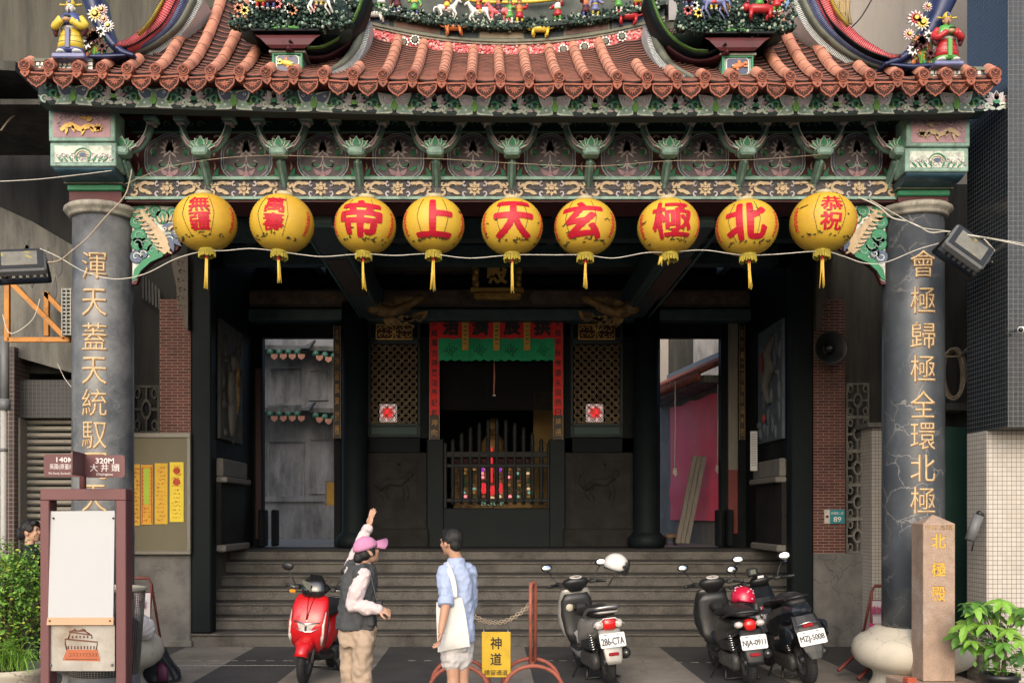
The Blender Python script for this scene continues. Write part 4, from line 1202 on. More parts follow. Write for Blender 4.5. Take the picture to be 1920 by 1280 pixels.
# altar with coloured carvings and lit lamps seen through the gate
altar = thing("altar", "candle-lit altar table of coloured carvings deep inside behind the spindle gate", "altar", (PX(925, 17.9), 17.9, 1.295))
d = 17.9
a = MB(M_golddim); a.box(PX(850, d), PX(1000, d), d, d+.7, 1.295, PZ(868, d), b=.02)
a.m(M_maroon); a.box(PX(846, d), PX(1004, d), d-.05, d+.75, PZ(868, d), PZ(860, d))
a.build("table", altar)
def lampm(n, c, s): return mat(n, [k*.5 for k in c], .5, .1, emit=(c, s))
E_warm = lampm("warm_lamp_glow", (1, .72, .38), .35); E_red = lampm("red_lamp_glow", (1, .05, .06), .4); E_pink = lampm("pink_lamp_glow", (1, .25, .3), .8); E_viol = lampm("violet_lamp_glow", (.5, .05, .8), .35); E_teal = lampm("teal_lamp_glow", (.25, .6, .45), .3)
rnd = random.Random(11)
c = MB(); T = lambda x, y, z: Vector((x, d-.06-z, y))
for xx in (872, 889, 906, 938, 955, 972, 990):
    for j in range(9):
        y = 880+j*7.2
        c.m(rnd.choice([M_cream, E_teal, E_warm, M_gold, M_green, E_pink])); c.disc(T, PX(xx+rnd.uniform(-2,2), d), PZ(y, d), .032, 0, .03, 7, .028)
for j in range(8): c.m(M_cream if j % 2 else E_teal); c.curl(T, PX(905+6*j, d), PZ(945, d), .05, .01, 0, 5, .02, .0, .03)
c.build("carving", altar)
for xx, y0, y1, em, w_ in ((922, 838, 905, E_red, .018), (922, 910, 928, E_red, .05), (938, 905, 925, E_red, .04), (906, 905, 925, E_red, .05), (905, 876, 884, E_viol, .03), (937, 876, 884, E_viol, .03), (918, 842, 852, E_pink, .012), (932, 838, 850, E_pink, .012), (922, 930, 940, E_warm, .05)):
    c = MB(em); X = PX(xx, d-.2)
    c.lathe([(w_*.5,PZ(y1, d-.2)),(w_,PZ(y1-2, d-.2)),(w_,PZ(y0+2, d-.2)),(w_*.5,PZ(y0, d-.2))], (X, d-.2, 0), 10); c.build("lamp", altar)
c = MB(M_golddim)                                       # the dim deity shrine above
c.ell(P(925, 800, d+.3), (.12,.1,.16), 10, 8); c.lathe([(.3,PZ(850, d)),(.2,PZ(825, d)),(.12,PZ(812, d))], (PX(925, d), d+.3, 0), 14)
c.build("shrine", altar)

def shrine_lamp(px, lab):
    t = thing("shrine_lamp", lab, "lamp", P(px, 790, 17.0), "lit red lamps behind the lattice windows")
    w_, h_ = .14, .16
    c = MB(lampm("white_lamp_glow", (1, .75, .7), .28)); X = PX(px, 17.0)
    z0, z1 = PZ(790, 17.0), PZ(757, 17.0)
    c.box(X-w_, X+w_, 17.0, 17.2, z0, z1, b=.01); c.build("lamp_box", t)
    c = MB(E_red); T = lambda x, y, z: Vector((X+x, 17.0-z, (z0+z1)/2+y))
    for q in range(8): c.petal(T, 0, 0, q*math.pi/4, .13, .07, .004, .01)
    c.build("lamp_flower", t)
    c = MB(M_golddim); c.box(X-.3, X+.3, 17.0, 17.4, 1.295, z0-.01); c.build("stand", t)
shrine_lamp(727, "glowing red lamp showing through the left lattice window")
shrine_lamp(1116, "glowing red lamp showing through the right lattice window")

# door valance
val = thing("door_curtain", "red and green embroidered door curtain with four black characters above the central doorway", "curtain", (PX(930, DW), DW-.12, PZ(676, DW)))
d = DW-.10
M_redcl = mat("red_cloth", (.74,.026,.03), .75, .18, 6, stain=((.58,.02,.022), 4, .45, .75)); M_grncl = mat("green_cloth", (.014,.34,.14), .75, .2, 6, stain=((.010,.20,.085), 4, .5, .8))
M_pip = mat("yellow_ribbon", (.55,.31,.05), .7, .2, 9)
def cloth(x0, x1, y0, y1, mt, dd, name, par, teeth=0):
    c = MB(mt); n = 28; rows = 8
    rs = []
    for j in range(rows+1):
        row = []
        for i in range(n+1):
            x = x0+(x1-x0)*i/n; y = y0+(y1-y0)*j/rows
            if teeth and j == rows: y += 3.0*abs(((i*teeth/n) % 1)-.5)*2
            p = P(x, y, dd); p.y += .012*math.sin(i*.9+j*.15)*(.3+j/rows)
            row.append(p)
        rs.append(row)
    c.rings(rs, False, True, close=False)
    back = [[p+Vector((0, .006, 0)) for p in row[::-1]] for row in rs]; c.rings(back, False, True, close=False)
    return c.build(name, par)
cloth(822, 1040, 590, 636, M_redcl, d, "red_band", val); go = cloth(822, 1040, 634, 674, M_grncl, d-.012, "green_band", val, 14)
gm = MB(mat("cutout_dark_green", (.006,.05,.025), .8, .2))
for x in (845, 901, 959, 1018):
    T = lambda X_, Y_, z, x=x: P(x, 656, d-.03) + Vector((X_, -z, Y_))
    for q in range(8): gm.petal(T, .055*math.cos(q*math.pi/4), .055*math.sin(q*math.pi/4), q*math.pi/4+math.pi/2-.25, .04, .018, .006, .003)
    for q in range(4): gm.petal(T, .09*math.cos(q*math.pi/2), .09*math.sin(q*math.pi/2), q*math.pi/2+math.pi/2-.2, .04, .016, .006, .003)
    gm.stroke(T, [(-.02,-.02),(.02,-.02),(.02,.02),(-.02,.02),(-.02,-.02)], .012, .006, .003)
gm.build("cutout_pattern", go)
for ch, x in zip("洽濟辰拱", (846, 901, 960, 1017)):
    c = MB(M_blackch); c.text(ch, Matrix.Translation(P(x, 613, d-.026)) @ frame(0, 0, 0), .255, .25, .01, -.004, .004, bold=.012); c.build("lettering", val)
for x in (872.5, 931, 988):
    c = MB(M_pip); c.box(PX(x-6, d), PX(x+6, d), d-.032, d-.026, PZ(657, d), PZ(592, d)); c.m(M_grncl); c.box(PX(x-6.5, d), PX(x+6.5, d), d-.031, d-.027, PZ(677, d), PZ(657, d))
    c.m(M_golddim)
    for j in range(6): c.box(PX(x-3, d), PX(x+3, d), d-.034, d-.031, PZ(606+j*8, d), PZ(603+j*8, d))
    c.m(M_grey); c.prism([(.055*math.cos(R(a)), .07*math.sin(R(a))) for a in range(0, 181, 20)], Matrix.Translation(P(x, 601, d-.036)) @ frame(0, 0, 0), -.004, .004)
    c.build("ribbon", val)

def couplet(x0, x1, y0, y1, txt, red, lab, d=DW-.08):
    t = thing("couplet_board", lab, "couplet board", P((x0+x1)/2, y1, d))
    X0, X1 = PX(x0, d), PX(x1, d)
    yr = y0 + (y1-y0)*(.80 if red else 0)
    b = MB(M_wood); b.box(X0, X1, d, d+.03, PZ(y1, d), PZ(y0, d), b=.004)
    b.m(M_golddim)
    for xx in (X0, X1-.008): b.box(xx, xx+.008, d-.003, d, PZ(y1, d), PZ(y0, d))
    b.build("board", t)
    if red:
        b = MB(M_redcl); b.box(X0+.012, X1-.012, d-.006, d-.001, PZ(yr, d), PZ(y0, d)); b.build("red_paper", t)
    n = len(txt); st = (y1-y0-8)/n
    c = MB(M_golddim); c2 = MB(M_blackch)
    for i, ch in enumerate(txt):
        y = y0+4+st*(i+.5)
        q = c2 if red and y < yr-4 else c
        q.text(ch, Matrix.Translation(P((x0+x1)/2, y, d-.006)) @ frame(0, 0, 0), (X1-X0)*.58, (PZ(0, d)-PZ(st, d))*.72, .015, -.002, .003)
    if c.v: c.build("gilt_lettering", t)
    if c2.v: c2.build("black_lettering", t)
couplet(805, 824, 592, 824, "天威萬古神恩法界記乾坤向", True, "red couplet strip left of the central doorway")
couplet(1037, 1056, 592, 824, "玄極千秋帝德永照顯日星顯", True, "red couplet strip right of the central doorway")
couplet(625, 639, 610, 822, "北地神宮萬星拱極", False, "dim gilt couplet board beside the left side door")
couplet(1222, 1236, 604, 824, "天文象北極萬千星斗惟眾宮", False, "dim gilt couplet board beside the right side door opening")
couplet(1386, 1397, 610, 824, "玄帝廟二百餘公開奉祀", False, "faintest dark couplet board right of the grey timber door post")

# plaque
pl = thing("name_plaque", "upright black and gilt name plaque hanging behind the middle lantern", "plaque", P(932, 560, 15.5))
d = 15.45
b = MB(M_black); b.box(PX(893, d), PX(972, d), d, d+.08, PZ(552, d), PZ(425, d), b=.01); b.build("board", pl)
b = MB(M_gold)
for x0 in (886, 966):
    b.box(PX(x0, d), PX(x0+12, d), d-.05, d+.04, PZ(540, d), PZ(425, d), b=.02)
    for k in range(9): b.ell(P(x0+6+random.uniform(-3,3), 435+k*12, d-.06), (.045,.03,.06), 8, 6)
b.box(PX(882, d), PX(982, d), d-.1, d+.05, PZ(549, d), PZ(541, d), b=.01); b.box(PX(890, d), PX(976, d), d-.12, d+.05, PZ(562, d), PZ(550, d), b=.02)
T = lambda x, y, z: P(932, 556, d-.12)+Vector((x, -z, y))
for k in range(9): b.curl(T, -.32+.08*k, 0, .045, .01, 0, 5.5, .02, .0, .02)
b.build("gilt_frame", pl)
for ch, y in (("北", 428), ("極", 475), ("殿", 512)):
    c = MB(mat("plaque_gold_lettering", (.62,.36,.09), .5, .15, 9)); c.text(ch, Matrix.Translation(P(931, y, d-.004)) @ frame(0, 0, 0), .32, .32, .01, -.004, .012, bold=.008); c.build("lettering", pl)

# paper notice, loudspeaker, address plate
n_ = MB(mat("notice_paper", (.42,.42,.42), .8, .06)); d = 15.0
n_.box(PX(1407, d), PX(1420, d), d, d+.01, PZ(882, d), PZ(808, d)); n_.m(M_grey)
for k in range(14): n_.box(PX(1409, d), PX(1418, d), d-.003, d-.001, PZ(815+k*4.4, d), PZ(813.8+k*4.4, d))
tag(n_.build("paper_notice"), "narrow white paper notice on the dark post right of the pink tarpaulin", "notice")
sp = thing("horn_loudspeaker", "round black horn loudspeaker fixed high on the right brick pier", "loudspeaker", P(1558, 652, 13.6))
M_ = Matrix.Translation(P(1558, 652, 13.3)) @ frame(0, 0, 0)
b = MB(M_blackp); b.lathe([(.06,-.28),(.07,-.2),(.10,-.12),(.17,-.03),(.222,.0),(.226,.012),(.215,.012),(.16,-.03),(.08,-.10)], M=M_, n=32, cap=False); b.build("horn", sp)
b = MB(M_blackp); b.lathe([(.0,-.1),(.055,-.1),(.06,-.04),(.045,-.01),(.01,0)], M=M_, n=18); b.m(M_steel); b.lathe([(.0,-.004),(.016,-.002),(.012,.006),(.0,.008)], M=M_, n=12); b.build("driver_cap", sp)
b = MB(M_grey); b.box(PX(1552, 13.5), PX(1564, 13.5), 13.52, 13.76, PZ(658, 13.5), PZ(646, 13.5)); b.build("mount", sp)
ad = thing("address_plate", "small teal house number plate 89 on the right brick pier", "sign", P(1566, 982, 13.7))
d = 13.72
b = MB(mat("teal_enamel", (.03,.22,.24), .4, .12)); b.box(PX(1556, d), PX(1584, d), d, d+.015, PZ(981, d), PZ(955, d), b=.003); b.build("plate", ad)
b = MB(mat("pale_plate", (.5,.46,.4), .6, .3, 30)); b.box(PX(1546, d), PX(1556, d), d, d+.012, PZ(981, d), PZ(955, d)); b.m(M_maroon); b.disc(TF(Matrix.Translation(P(1551, 968, d-.002)) @ frame(0, 0, 0)), 0, 0, .02, .002, .002); b.build("pictogram_plate", ad)
b = MB(M_whitech); b.text("89", Matrix.Translation(P(1570, 973, d-.003)) @ frame(0, 0, 0), .105, .07, .01); b.text("民權路二段", Matrix.Translation(P(1570, 961.5, d-.003)) @ frame(0, 0, 0), .17, .035, .0); b.build("lettering", ad)

# notice board with yellow paper charms
nb = thing("notice_board", "khaki framed notice board on the wall left of the steps", "notice board", P(303, 1040, 13.66))
d = 13.62
b = MB(mat("khaki_board", (.125,.112,.072), .7, .12, 5)); b.box(PX(246, d), PX(355, d), d+.02, d+.08, PZ(1037, d), PZ(813, d)); b.build("board", nb)
b = MB(mat("aluminium_frame", (.16,.15,.13), .5, .15, 6, metal=.4))
for x0, x1, y0, y1 in ((244,357,811,820),(244,357,1032,1039),(350,357,820,1032)): b.box(PX(x0, d), PX(x1, d), d, d+.07, PZ(y1, d), PZ(y0, d), b=.006)
b.build("frame", nb)
M_pp = [mat("charm_paper_%s" % n, c, .7, .14, 9) for n, c in (("ochre", (.52,.30,.03)), ("orange", (.55,.29,.03)), ("amber", (.55,.34,.03)), ("yellow", (.62,.48,.04)))]
for k, (x0, x1, y0, y1, lab) in enumerate(((248,262,870,985,"yellow paper charm at the notice board's left end, half hidden by the column"), (264,286,871,983,"yellow paper charm with a green centre strip and orange border"), (290,314,868,982,"plain amber paper charm second from the right on the notice board"), (318,344,866,978,"brightest yellow paper charm at the notice board's right end"))):
    t = thing("paper_charm", lab, "poster", P((x0+x1)/2, y1, d), "yellow paper charms on the notice board")
    b = MB(M_pp[k]); b.box(PX(x0, d), PX(x1, d), d+.006, d+.012, PZ(y1, d), PZ(y0, d)); b.build("paper", t)
    c = MB(mat("charm_red_ink", (.42,.07,.03), .8, .2)); X = PX((x0+x1)/2, d); dd = d+.004
    hw = (PX(x1, d)-PX(x0, d))/2
    T = lambda x, y, z: Vector((X+x, dd-z, y))
    if k == 1:
        c.m(mat("charm_green", (.30,.42,.05), .8, .15)); c.box(X-hw*.45, X+hw*.45, dd-.002, dd, PZ(945, d), PZ(878, d)); c.m(_mt["charm_red_ink"])
        c.stroke(T, [(X*0-hw*.8,PZ(980, d)),(-hw*.8,PZ(875, d)),(hw*.8,PZ(875, d)),(hw*.8,PZ(980, d))], .012, .0, .003)
    rnd = random.Random(k)
    for j in range(14):
        y = y0+8+(y1-y0-16)*j/13
        if k == 1 and 876 < y < 946:
            for s in (-1, 1): c.stroke(T, [(s*hw*.62-.008, PZ(y, d)),(s*hw*.62+.008, PZ(y-2, d))], .008, 0, .003)
            continue
        for q in range(5):
            xx = rnd.uniform(-.7, .5)*hw
            c.stroke(T, [(xx, PZ(y+rnd.uniform(-2,2), d)), (xx+rnd.uniform(.01,.03), PZ(y+rnd.uniform(-2,2), d))], .006, .0, .003)
    if k == 3:
        for yy in (882, 903): c.disc(T, 0, PZ(yy, d), .05, 0, .003, 10)
    c.build("printing", t)

# ------------------------------------------------------------------ side courts seen through the side doors
cw = thing("courtyard_wall", "dim grey rendered courtyard wall with moulded panels seen through the left side door", "wall", P(560, 1000, 22.0))
d = 22.0
M_court = mat("grey_render", (.33,.32,.31), .85, .2, 2.5, stain=((.11,.11,.112), 1.6, .42, .7), stretch=(2, 2, .6))
b = MB(M_court); b.box(PX(380, d), PX(572, d), d, d+.3, 1.0, PZ(575, d)); b.box(PX(572, d), PX(690, d), d-.05, d+.3, 1.0, PZ(575, d))
b.build("wall", cw)
b = MB(M_court)
for x0, x1, y0, y1 in ((506,566,690,758),(580,616,694,750),(504,570,826,930),(582,622,824,925)):
    T = lambda x, y, z: Vector((x, d-.055-z, y))
    b.stroke(T, [(PX(x0, d),PZ(y0, d)),(PX(x1, d),PZ(y0, d)),(PX(x1, d),PZ(y1, d)),(PX(x0, d),PZ(y1, d)),(PX(x0, d),PZ(y0, d))], .035, 0, .03)
b.box(PX(400, d), PX(690, d), d-.25, d, PZ(940, d), PZ(931, d)); b.box(PX(400, d), PX(690, d), d-.2, d, PZ(1030, d), PZ(940, d))
b.build("panel_moulding", cw)
def tile_eave(yl, yr, dd, lab):
    t = thing("tiled_eave", lab, "eave", P(560, yl+10, dd), "green glazed eaves over the left courtyard")
    b = MB(M_conc)
    b.bar(P(480, yl-14, dd+.2), P(690, yr-14, dd+.2), .5, .10); b.build("coping", t)
    gl = mat("green_glazed_tile", (.05,.17,.10), .35, .3, 9, coat=.2); ot = mat("orange_tile_end", (.50,.23,.15), .7, .2, 9)
    for k in range(9):
        px = 506+k*17
        if 566 < px < 576: continue
        y = yl + (0 if px < 575 else (px-575)*.16)
        a = MB(gl); sl = 1 if px < 575 else 2.2
        a.tube([P(px+2*sl, y-16, dd+.3), P(px+1*sl, y-11, dd+.08), P(px, y-6, dd-.12)], [.065,.068,.07], 8); a.build("glazed_tile", t)
        a = MB(ot); T = lambda x, yy, z: P(px+8, y, dd-.14)+Vector((x, -z, yy))
        a.prism([(-.075,.05),(-.07,-.02),(0,-.075),(.07,-.02),(.075,.05)], T, -.03, 0); a.build("drip_tile", t)
    a = MB(M_grey); a.prism([(-.1,0),(.1,0),(.22,.18),(.1,.10)], Matrix.Translation(P(572, yl-14, dd-.1)) @ frame(0, 0, 0), -.1, .1); a.build("ridge_end", t)
tile_eave(668, 672, 21.5, "upper row of green glazed eave tiles in the left courtyard")
tile_eave(784, 786, 21.5, "lower row of green glazed eave tiles in the left courtyard")
ys = MB(mat("ochre_sign", (.42,.24,.04), .6, .2, 8)); d2 = 17.2
ys.box(PX(611, d2), PX(640, d2), d2, d2+.03, PZ(947, d2), PZ(903, d2)); ys.m(M_grey)
ys.box(PX(610, d2), PX(612.5, d2), d2-.01, d2+.03, PZ(948, d2), PZ(902, d2)); ys.box(PX(610, d2), PX(640, d2), d2-.01, d2+.03, PZ(903.5, d2), PZ(901, d2))
tag(ys.build("court_sign"), "small ochre sign at the right edge of the left side door", "sign")

# right court: side wall with tiled coping, pink tarpaulin, planks
lw = thing("alley_wall", "grey side wall with tiled coping running back behind the pink tarpaulin", "wall", (PX(1300, 18), 18, 1.0))
XW = PX(1352, 16.6)+.0
def W(px, py, d): return P(px, py, d)
b = MB(mat("alley_render", (.20,.185,.165), .85, .2, 3, stain=((.09,.085,.08), 2, .45, .75)))
a0 = Vector((PX(1368, 16.7), 16.7, 0)); a1 = Vector((PX(1238, 20.5), 20.5, 0))
def along(t, z, off=0.0):
    p = a0.lerp(a1, t); nrm = Vector((-(a1.y-a0.y), a1.x-a0.x, 0)).normalized()
    return Vector((p.x+nrm.x*off, p.y+nrm.y*off, z))
zt0, zt1 = PZ(702, 16.7), PZ(745, 20.5)
zt = 4.05
b.rings([[along(0, 1.0), along(1, 1.0), along(1, zt), along(0, zt)], [along(0, 1.0, -.3), along(1, 1.0, -.3), along(1, zt, -.3), along(0, zt, -.3)]], True, False)
b.build("wall", lw)
b = MB(M_conc); b.bar(along(0, zt+.05, .1), along(1, zt+.05, .1), .7, .12); b.build("soffit", lw)
b = MB(M_eave)
for k in range(26):
    t = (k+.5)/26
    b.tube([along(t, zt+.52, -.15), along(t, zt+.30, .25), along(t, zt+.17, .52)], .05, 7); b.ell(along((k+1)/26, zt+.10, .50), (.06,.05,.08), 7, 5)
b.m(M_pan); b.rings([[along(0, zt+.14, .5), along(1, zt+.14, .5)], [along(0, zt+.47, -.15), along(1, zt+.47, -.15)]], False, False, close=False)
b.m(M_grey); b.bar(along(0, zt+.55, -.2), along(1, zt+.55, -.2), .12, .2)
b.build("tiled_coping", lw)
b = MB(mat("pink_tarpaulin", (.85,.055,.125), .6, .16, 3, stain=((.86,.10,.16), 1.3, .45, .75), bump=.3, bscale=8))
rows = []
for j in range(13):
    row = []
    for i in range(19):
        t = -.0+.78*i/18; z = 3.92-.02*math.sin(i*1.0)*(1 if j == 0 else 0) - j*(2.2/12)
        row.append(along(t, z, .06+.006*math.sin(i*.8+j*.4)+(.03 if j == 9 else 0)))
    rows.append(row)
b.rings(rows, False, True, close=False)
tag(b.build("pink_tarpaulin"), "pink tarpaulin hung over the alley wall seen through the right side door", "tarpaulin")
b = MB(M_woodgrey); d3 = 16.75
for o_, y_ in ((0, 0), (9, .03), (18, .06)): b.bar(P(1270+o_, 1018, d3+y_), P(1303+o_, 855, d3+.25+y_), .075, .035, up=(0, 1, 0), bev=.004)
tag(b.build("timber_planks"), "bundle of weathered grey planks leaning in the right side door opening", "planks")
st = thing("small_stool", "small wooden stool at the foot of the leaning planks", "stool", P(1258, 1018, 17.2))
b = MB(mat("stool_wood", (.25,.15,.07), .6, .2)); b.box(PX(1249, 17.2), PX(1270, 17.2), 17.2, 17.45, PZ(1008, 17.2), PZ(1001, 17.2), b=.02); b.build("seat", st)
for xx in (1250, 1266):
    for yy in (17.22, 17.4): b = MB(M_wood); b.box(PX(xx, 17.2), PX(xx+3, 17.2), yy, yy+.03, 1.295, PZ(1008, 17.2)); b.build("leg", st)
bw = MB(M_court); bw.box(PX(1180, 22.5), PX(1420, 22.5), 22.5, 22.8, 1.0, 9.0); bw.m(M_concd); bw.box(PX(1255, 21.0), PX(1300, 21.0), 21.0, 21.4, 3.4, 6.2)
bw.m(M_beige); bw.box(PX(1236, 21.0), PX(1262, 21.0), 21.1, 21.4, 2.3, 5.6)
tag(bw.build("back_wall"), "far grey wall at the end of the alley through the right side door", "wall")
for xx, yb in ((1266, 885), (1346, 880)):
    c = MB(M_wire); dd = 16.9
    c.tube([P(xx, 715, dd), P(xx, 800, dd), P(xx-1, yb-6, dd)], .012, 5)
    for q in range(5): c.tube([P(xx-3+1.5*q, yb-8, dd), P(xx-4+2*q, yb+2, dd-.02), P(xx+1-q*.5, yb+8, dd)], .008, 4)
    tag(c.build("knotted_rope"), "knotted pale cord hanging %s the pink tarpaulin" % ("left of" if xx < 1300 else "over the right edge of"), "rope")

# ------------------------------------------------------------------ lanterns and their wires
M_lan = mat("yellow_lantern_skin", (.58,.375,.035), .5, .12, 4, stain=((.50,.27,.028), 3, .45, .75), spots=((.10,.085,.03), 26, .73, .78), spec=.5)
M_fr = mat("lantern_fringe", (.42,.34,.05), .7, .25, 30)
M_tas = mat("tassel_thread", (.60,.40,.06), .7, .2, 40)
LAN = [(385,418,58,"無疆",545,-4),(529,420,59,"萬壽",533,5),(685,424,57,"帝",548,3),(813,423,57,"上",548,0),(960,426,57,"天",553,0),(1097,427,57,"玄",545,0),(1253,426,57,"極",510,-2),(1400,428,57,"北",545,-2),(1543,418,60,"恭祝",542,3)]
LANL = ["yellow paper lantern at the far left with red characters 無疆", "yellow paper lantern with red characters 萬壽, second from the left column", "yellow paper lantern with large red character 帝", "yellow paper lantern with large red character 上", "yellow paper lantern with large red character 天 in front of the plaque", "yellow paper lantern with large red character 玄", "yellow paper lantern with large red character 極 and a torn tassel", "yellow paper lantern with large red character 北", "yellow paper lantern at the far right with red characters 恭祝"]
DL = 9.95
for (px, py, rr, ch, ty, tilt), lab in zip(LAN, LANL):
    c0 = P(px, py, DL); sc0 = DL/F
    RR = rr*sc0; RZ = RR*.90
    t = thing("paper_lantern", lab, "lantern", c0, "yellow lanterns across the temple front")
    MT = Matrix.Translation(c0) @ Matrix.Rotation(R(tilt), 4, 'Y') @ Matrix.Rotation(R(-3), 4, 'X')
    yaw = R((5, -4, -2, 4, 2, -11, -2, -16, -3)[LAN.index((px, py, rr, ch, ty, tilt))])
    b = MB(M_lan); prof = []
    nr = 23
    for i in range(nr*2+1):
        a = -math.pi/2 + math.pi*(.055 + .89*i/(nr*2))
        k = 1.0 + (.017 if i % 2 else -.017)
        prof.append((RR*math.cos(a)**.92*k, RZ*math.sin(a)*1.0))
    b.lathe(prof, M=MT, n=44); b.build("lantern_shade", t)
    b = MB(mat("lantern_collar", (.40,.37,.24), .5, .2)); z = prof[-1][1]
    b.lathe([(.085,z-.01),(.088,z+.03),(.08,z+.032),(.075,z)], M=MT, n=20); b.build("collar", t)
    b = MB(M_wired); b.tube([MT @ Vector((0, 0, z+.02)), MT @ Vector((.02, 0, z+.09)), MT @ Vector((0, .12, z+.16))], .004, 5); b.build("hanger", t)
    b = MB(M_fr); zb = prof[0][1]
    b.lathe([(.075,zb+.02),(.085,zb-.005),(.08,zb-.02)], M=MT, n=20)
    for k in range(34):
        a = 2*math.pi*k/34
        p0 = MT @ Vector((.079*math.cos(a), .079*math.sin(a), zb-.015)); b.tube([p0, p0+Vector((random.uniform(-.004,.004), 0, -.045-random.random()*.02))], .006, 4, smooth=False)
    b.build("fringe", t)
    zt = zb-.06; p0 = MT @ Vector((0, -.02, zt)); L = p0.z-PZ(ty, DL)
    if ch != "極":
        b = MB(M_redchar); b.ell(p0+Vector((0, 0, -.02)), (.016,.016,.028), 8, 6); b.build("tassel_knot", t)
    b = MB(M_tas); rnd = random.Random(px)
    for k in range(11):
        q0 = p0 + Vector((rnd.uniform(-.010,.010), rnd.uniform(-.01,.01), -.03))
        sx = rnd.uniform(-.022,.022) + (.02 if px in (685, 1400) else 0)
        if ch == "極": q0 = p0 + Vector((rnd.choice([-.10,-.085,-.05,-.02,-.01]), 0, .03)); L2 = L*rnd.uniform(.5, 1.15)
        else: L2 = L*rnd.uniform(.86, 1.0)
        b.tube([q0, q0+Vector((sx*.4, 0, -L2*.45)), q0+Vector((sx, 0, -L2+.03))], [.0055,.006,.0035], 5)
    b.build("tassel", t)
    def sph(x, y, zz, a0=yaw):
        ph = max(-1.3, min(1.3, y/RZ)); th = a0 + x/(RR*.93)
        k = math.cos(ph)**.92
        p = Vector(((RR+zz)*k*math.sin(th), -(RR+zz)*k*math.cos(th), RZ*math.sin(ph)*(1+zz/RR)))
        return MT @ p
    c = MB(M_redchar)
    if len(ch) == 1:
        c.text(ch, lambda x, y, z: sph(x, y-.012, z), RR*1.26, RR*1.22, .006, 0, .006, cuts=(9, 9), bold=.007 if ch == '極' else .014)
    else:
        for q, cc in enumerate(ch): c.text(cc, lambda x, y, z, q=q: sph(x, y+(.095 if q == 0 else -.085), z), RR*.62, RR*.54, .004, 0, .006, cuts=(6, 6), bold=.0045)
    c.build("lettering", t)
    c = MB(mat("orange_red_lettering", (.55,.07,.03), .5, .1))
    for s in ((-1, 1) if px not in (385, 529) else (1,)):
        for q in range(5):
            cc = "北極殿敬獻"[q]
            c.text(cc, lambda x, y, z, q=q, s=s: sph(x+s*RR*1.12, y-.02-.05*q+.10, z), .055, .05, .01, 0, .005, cuts=(2, 2))
    c.build("side_lettering", t)
    c = MB(mat("ink_mark", (.035,.04,.02), .7, .2)); rnd = random.Random(px+1)
    for k in range(16):                                              # painted sprigs round the foot and scuffs along a seam
        a0, y0 = rnd.uniform(-.34, .34), rnd.choice([-.225, -.21, -.20, rnd.uniform(-.2, .1)]); q = [(a0, y0)]
        for j in range(4): q.append((q[-1][0]+rnd.uniform(-.022,.028), q[-1][1]+rnd.uniform(-.012,.014)))
        c.stroke(sph, q, [.004, .007, .008, .006, .003], .006, .002)
    for s in (-.16, .13): c.stroke(sph, [(s*(1-abs(v)*.25), v*.23) for v in [-.9+.15*i for i in range(13)]], .0025, .006, .001)
    c.build("ink_mark", t)

def cable(name, lab, pts, r=.006, mt=None, k=8, d=None):
    q = [P(a, b_, d) if d else P(a, b_, c_) for (a, b_, *c_) in pts] if d else [P(a, b_, c_) for a, b_, c_ in pts]
    c = MB(mt or M_wire); c.tube(smooth_path(q, k), r, 6)
    return tag(c.build(name), lab, "cable")
DC = 9.9
cable("string_light_cable", "white cable sagging along under the row of yellow lanterns", [(75,466,DC),(110,482,DC),(160,510,DC),(215,523,DC),(270,514,DC),(330,485,DC),(382,471,DC),(420,470,DC),(470,466,DC),(520,471,DC),(570,478,DC),(610,481,DC),(680,476,DC),(740,479,DC),(805,476,DC),(880,484,DC),(960,478,DC),(1040,478,DC),(1097,478,DC),(1150,484,DC),(1210,474,DC),(1255,473,DC),(1320,469,DC),(1390,478,DC),(1450,477,DC),(1540,471,DC),(1580,480,DC),(1620,493,DC),(1660,492,DC),(1720,468,DC),(1768,454,DC)], .0045)
cable("tan_cable", "tan cable running down from the gilded beam across the left column to the floodlight", [(247,318,10.0),(243,340,10.0),(232,370,10.0),(195,410,10.0),(165,445,10.0),(135,470,9.9),(112,488,9.9),(90,492,9.9)], .008, M_wired)
cable("thin_wire", "thin pale wire slung across the painted corner block at left", [(-20,341,9.6),(60,337,9.6),(130,330,9.7),(210,320,9.8)], .004)
cable("bracket_wire", "thin wire strung straight along the row of green brackets", [(235,345,10.0),(330,310,9.95),(480,292,9.95),(660,296,9.95),(820,298,9.95),(960,306,9.95),(1110,312,9.95),(1250,302,9.95),(1400,300,9.95),(1540,290,9.95)], .003, M_wired)
cable("beam_wire", "dark thin wire drooping along the gilded scroll beam", [(300,346,10.15),(480,350,10.15),(660,357,10.15),(820,350,10.15),(1000,356,10.15),(1200,355,10.15),(1400,350,10.15),(1560,342,10.15)], .003, M_blackp)
cable("twisted_cable", "twisted white cable running from the beam over the right column", [(1608,370,10.0),(1625,376,10.0),(1648,388,10.0),(1672,408,10.0),(1700,415,10.0),(1722,424,10.0),(1745,436,9.9),(1775,434,9.8),(1810,440,9.6),(1870,450,9.4),(1960,470,9.2)], .007)
cable("straight_wire", "straight thin wire beside the twisted cable over the right column", [(1630,374,10.0),(1680,402,10.0),(1726,426,9.95),(1775,433,9.8),(1860,447,9.4),(1940,460,9.2)], .004)
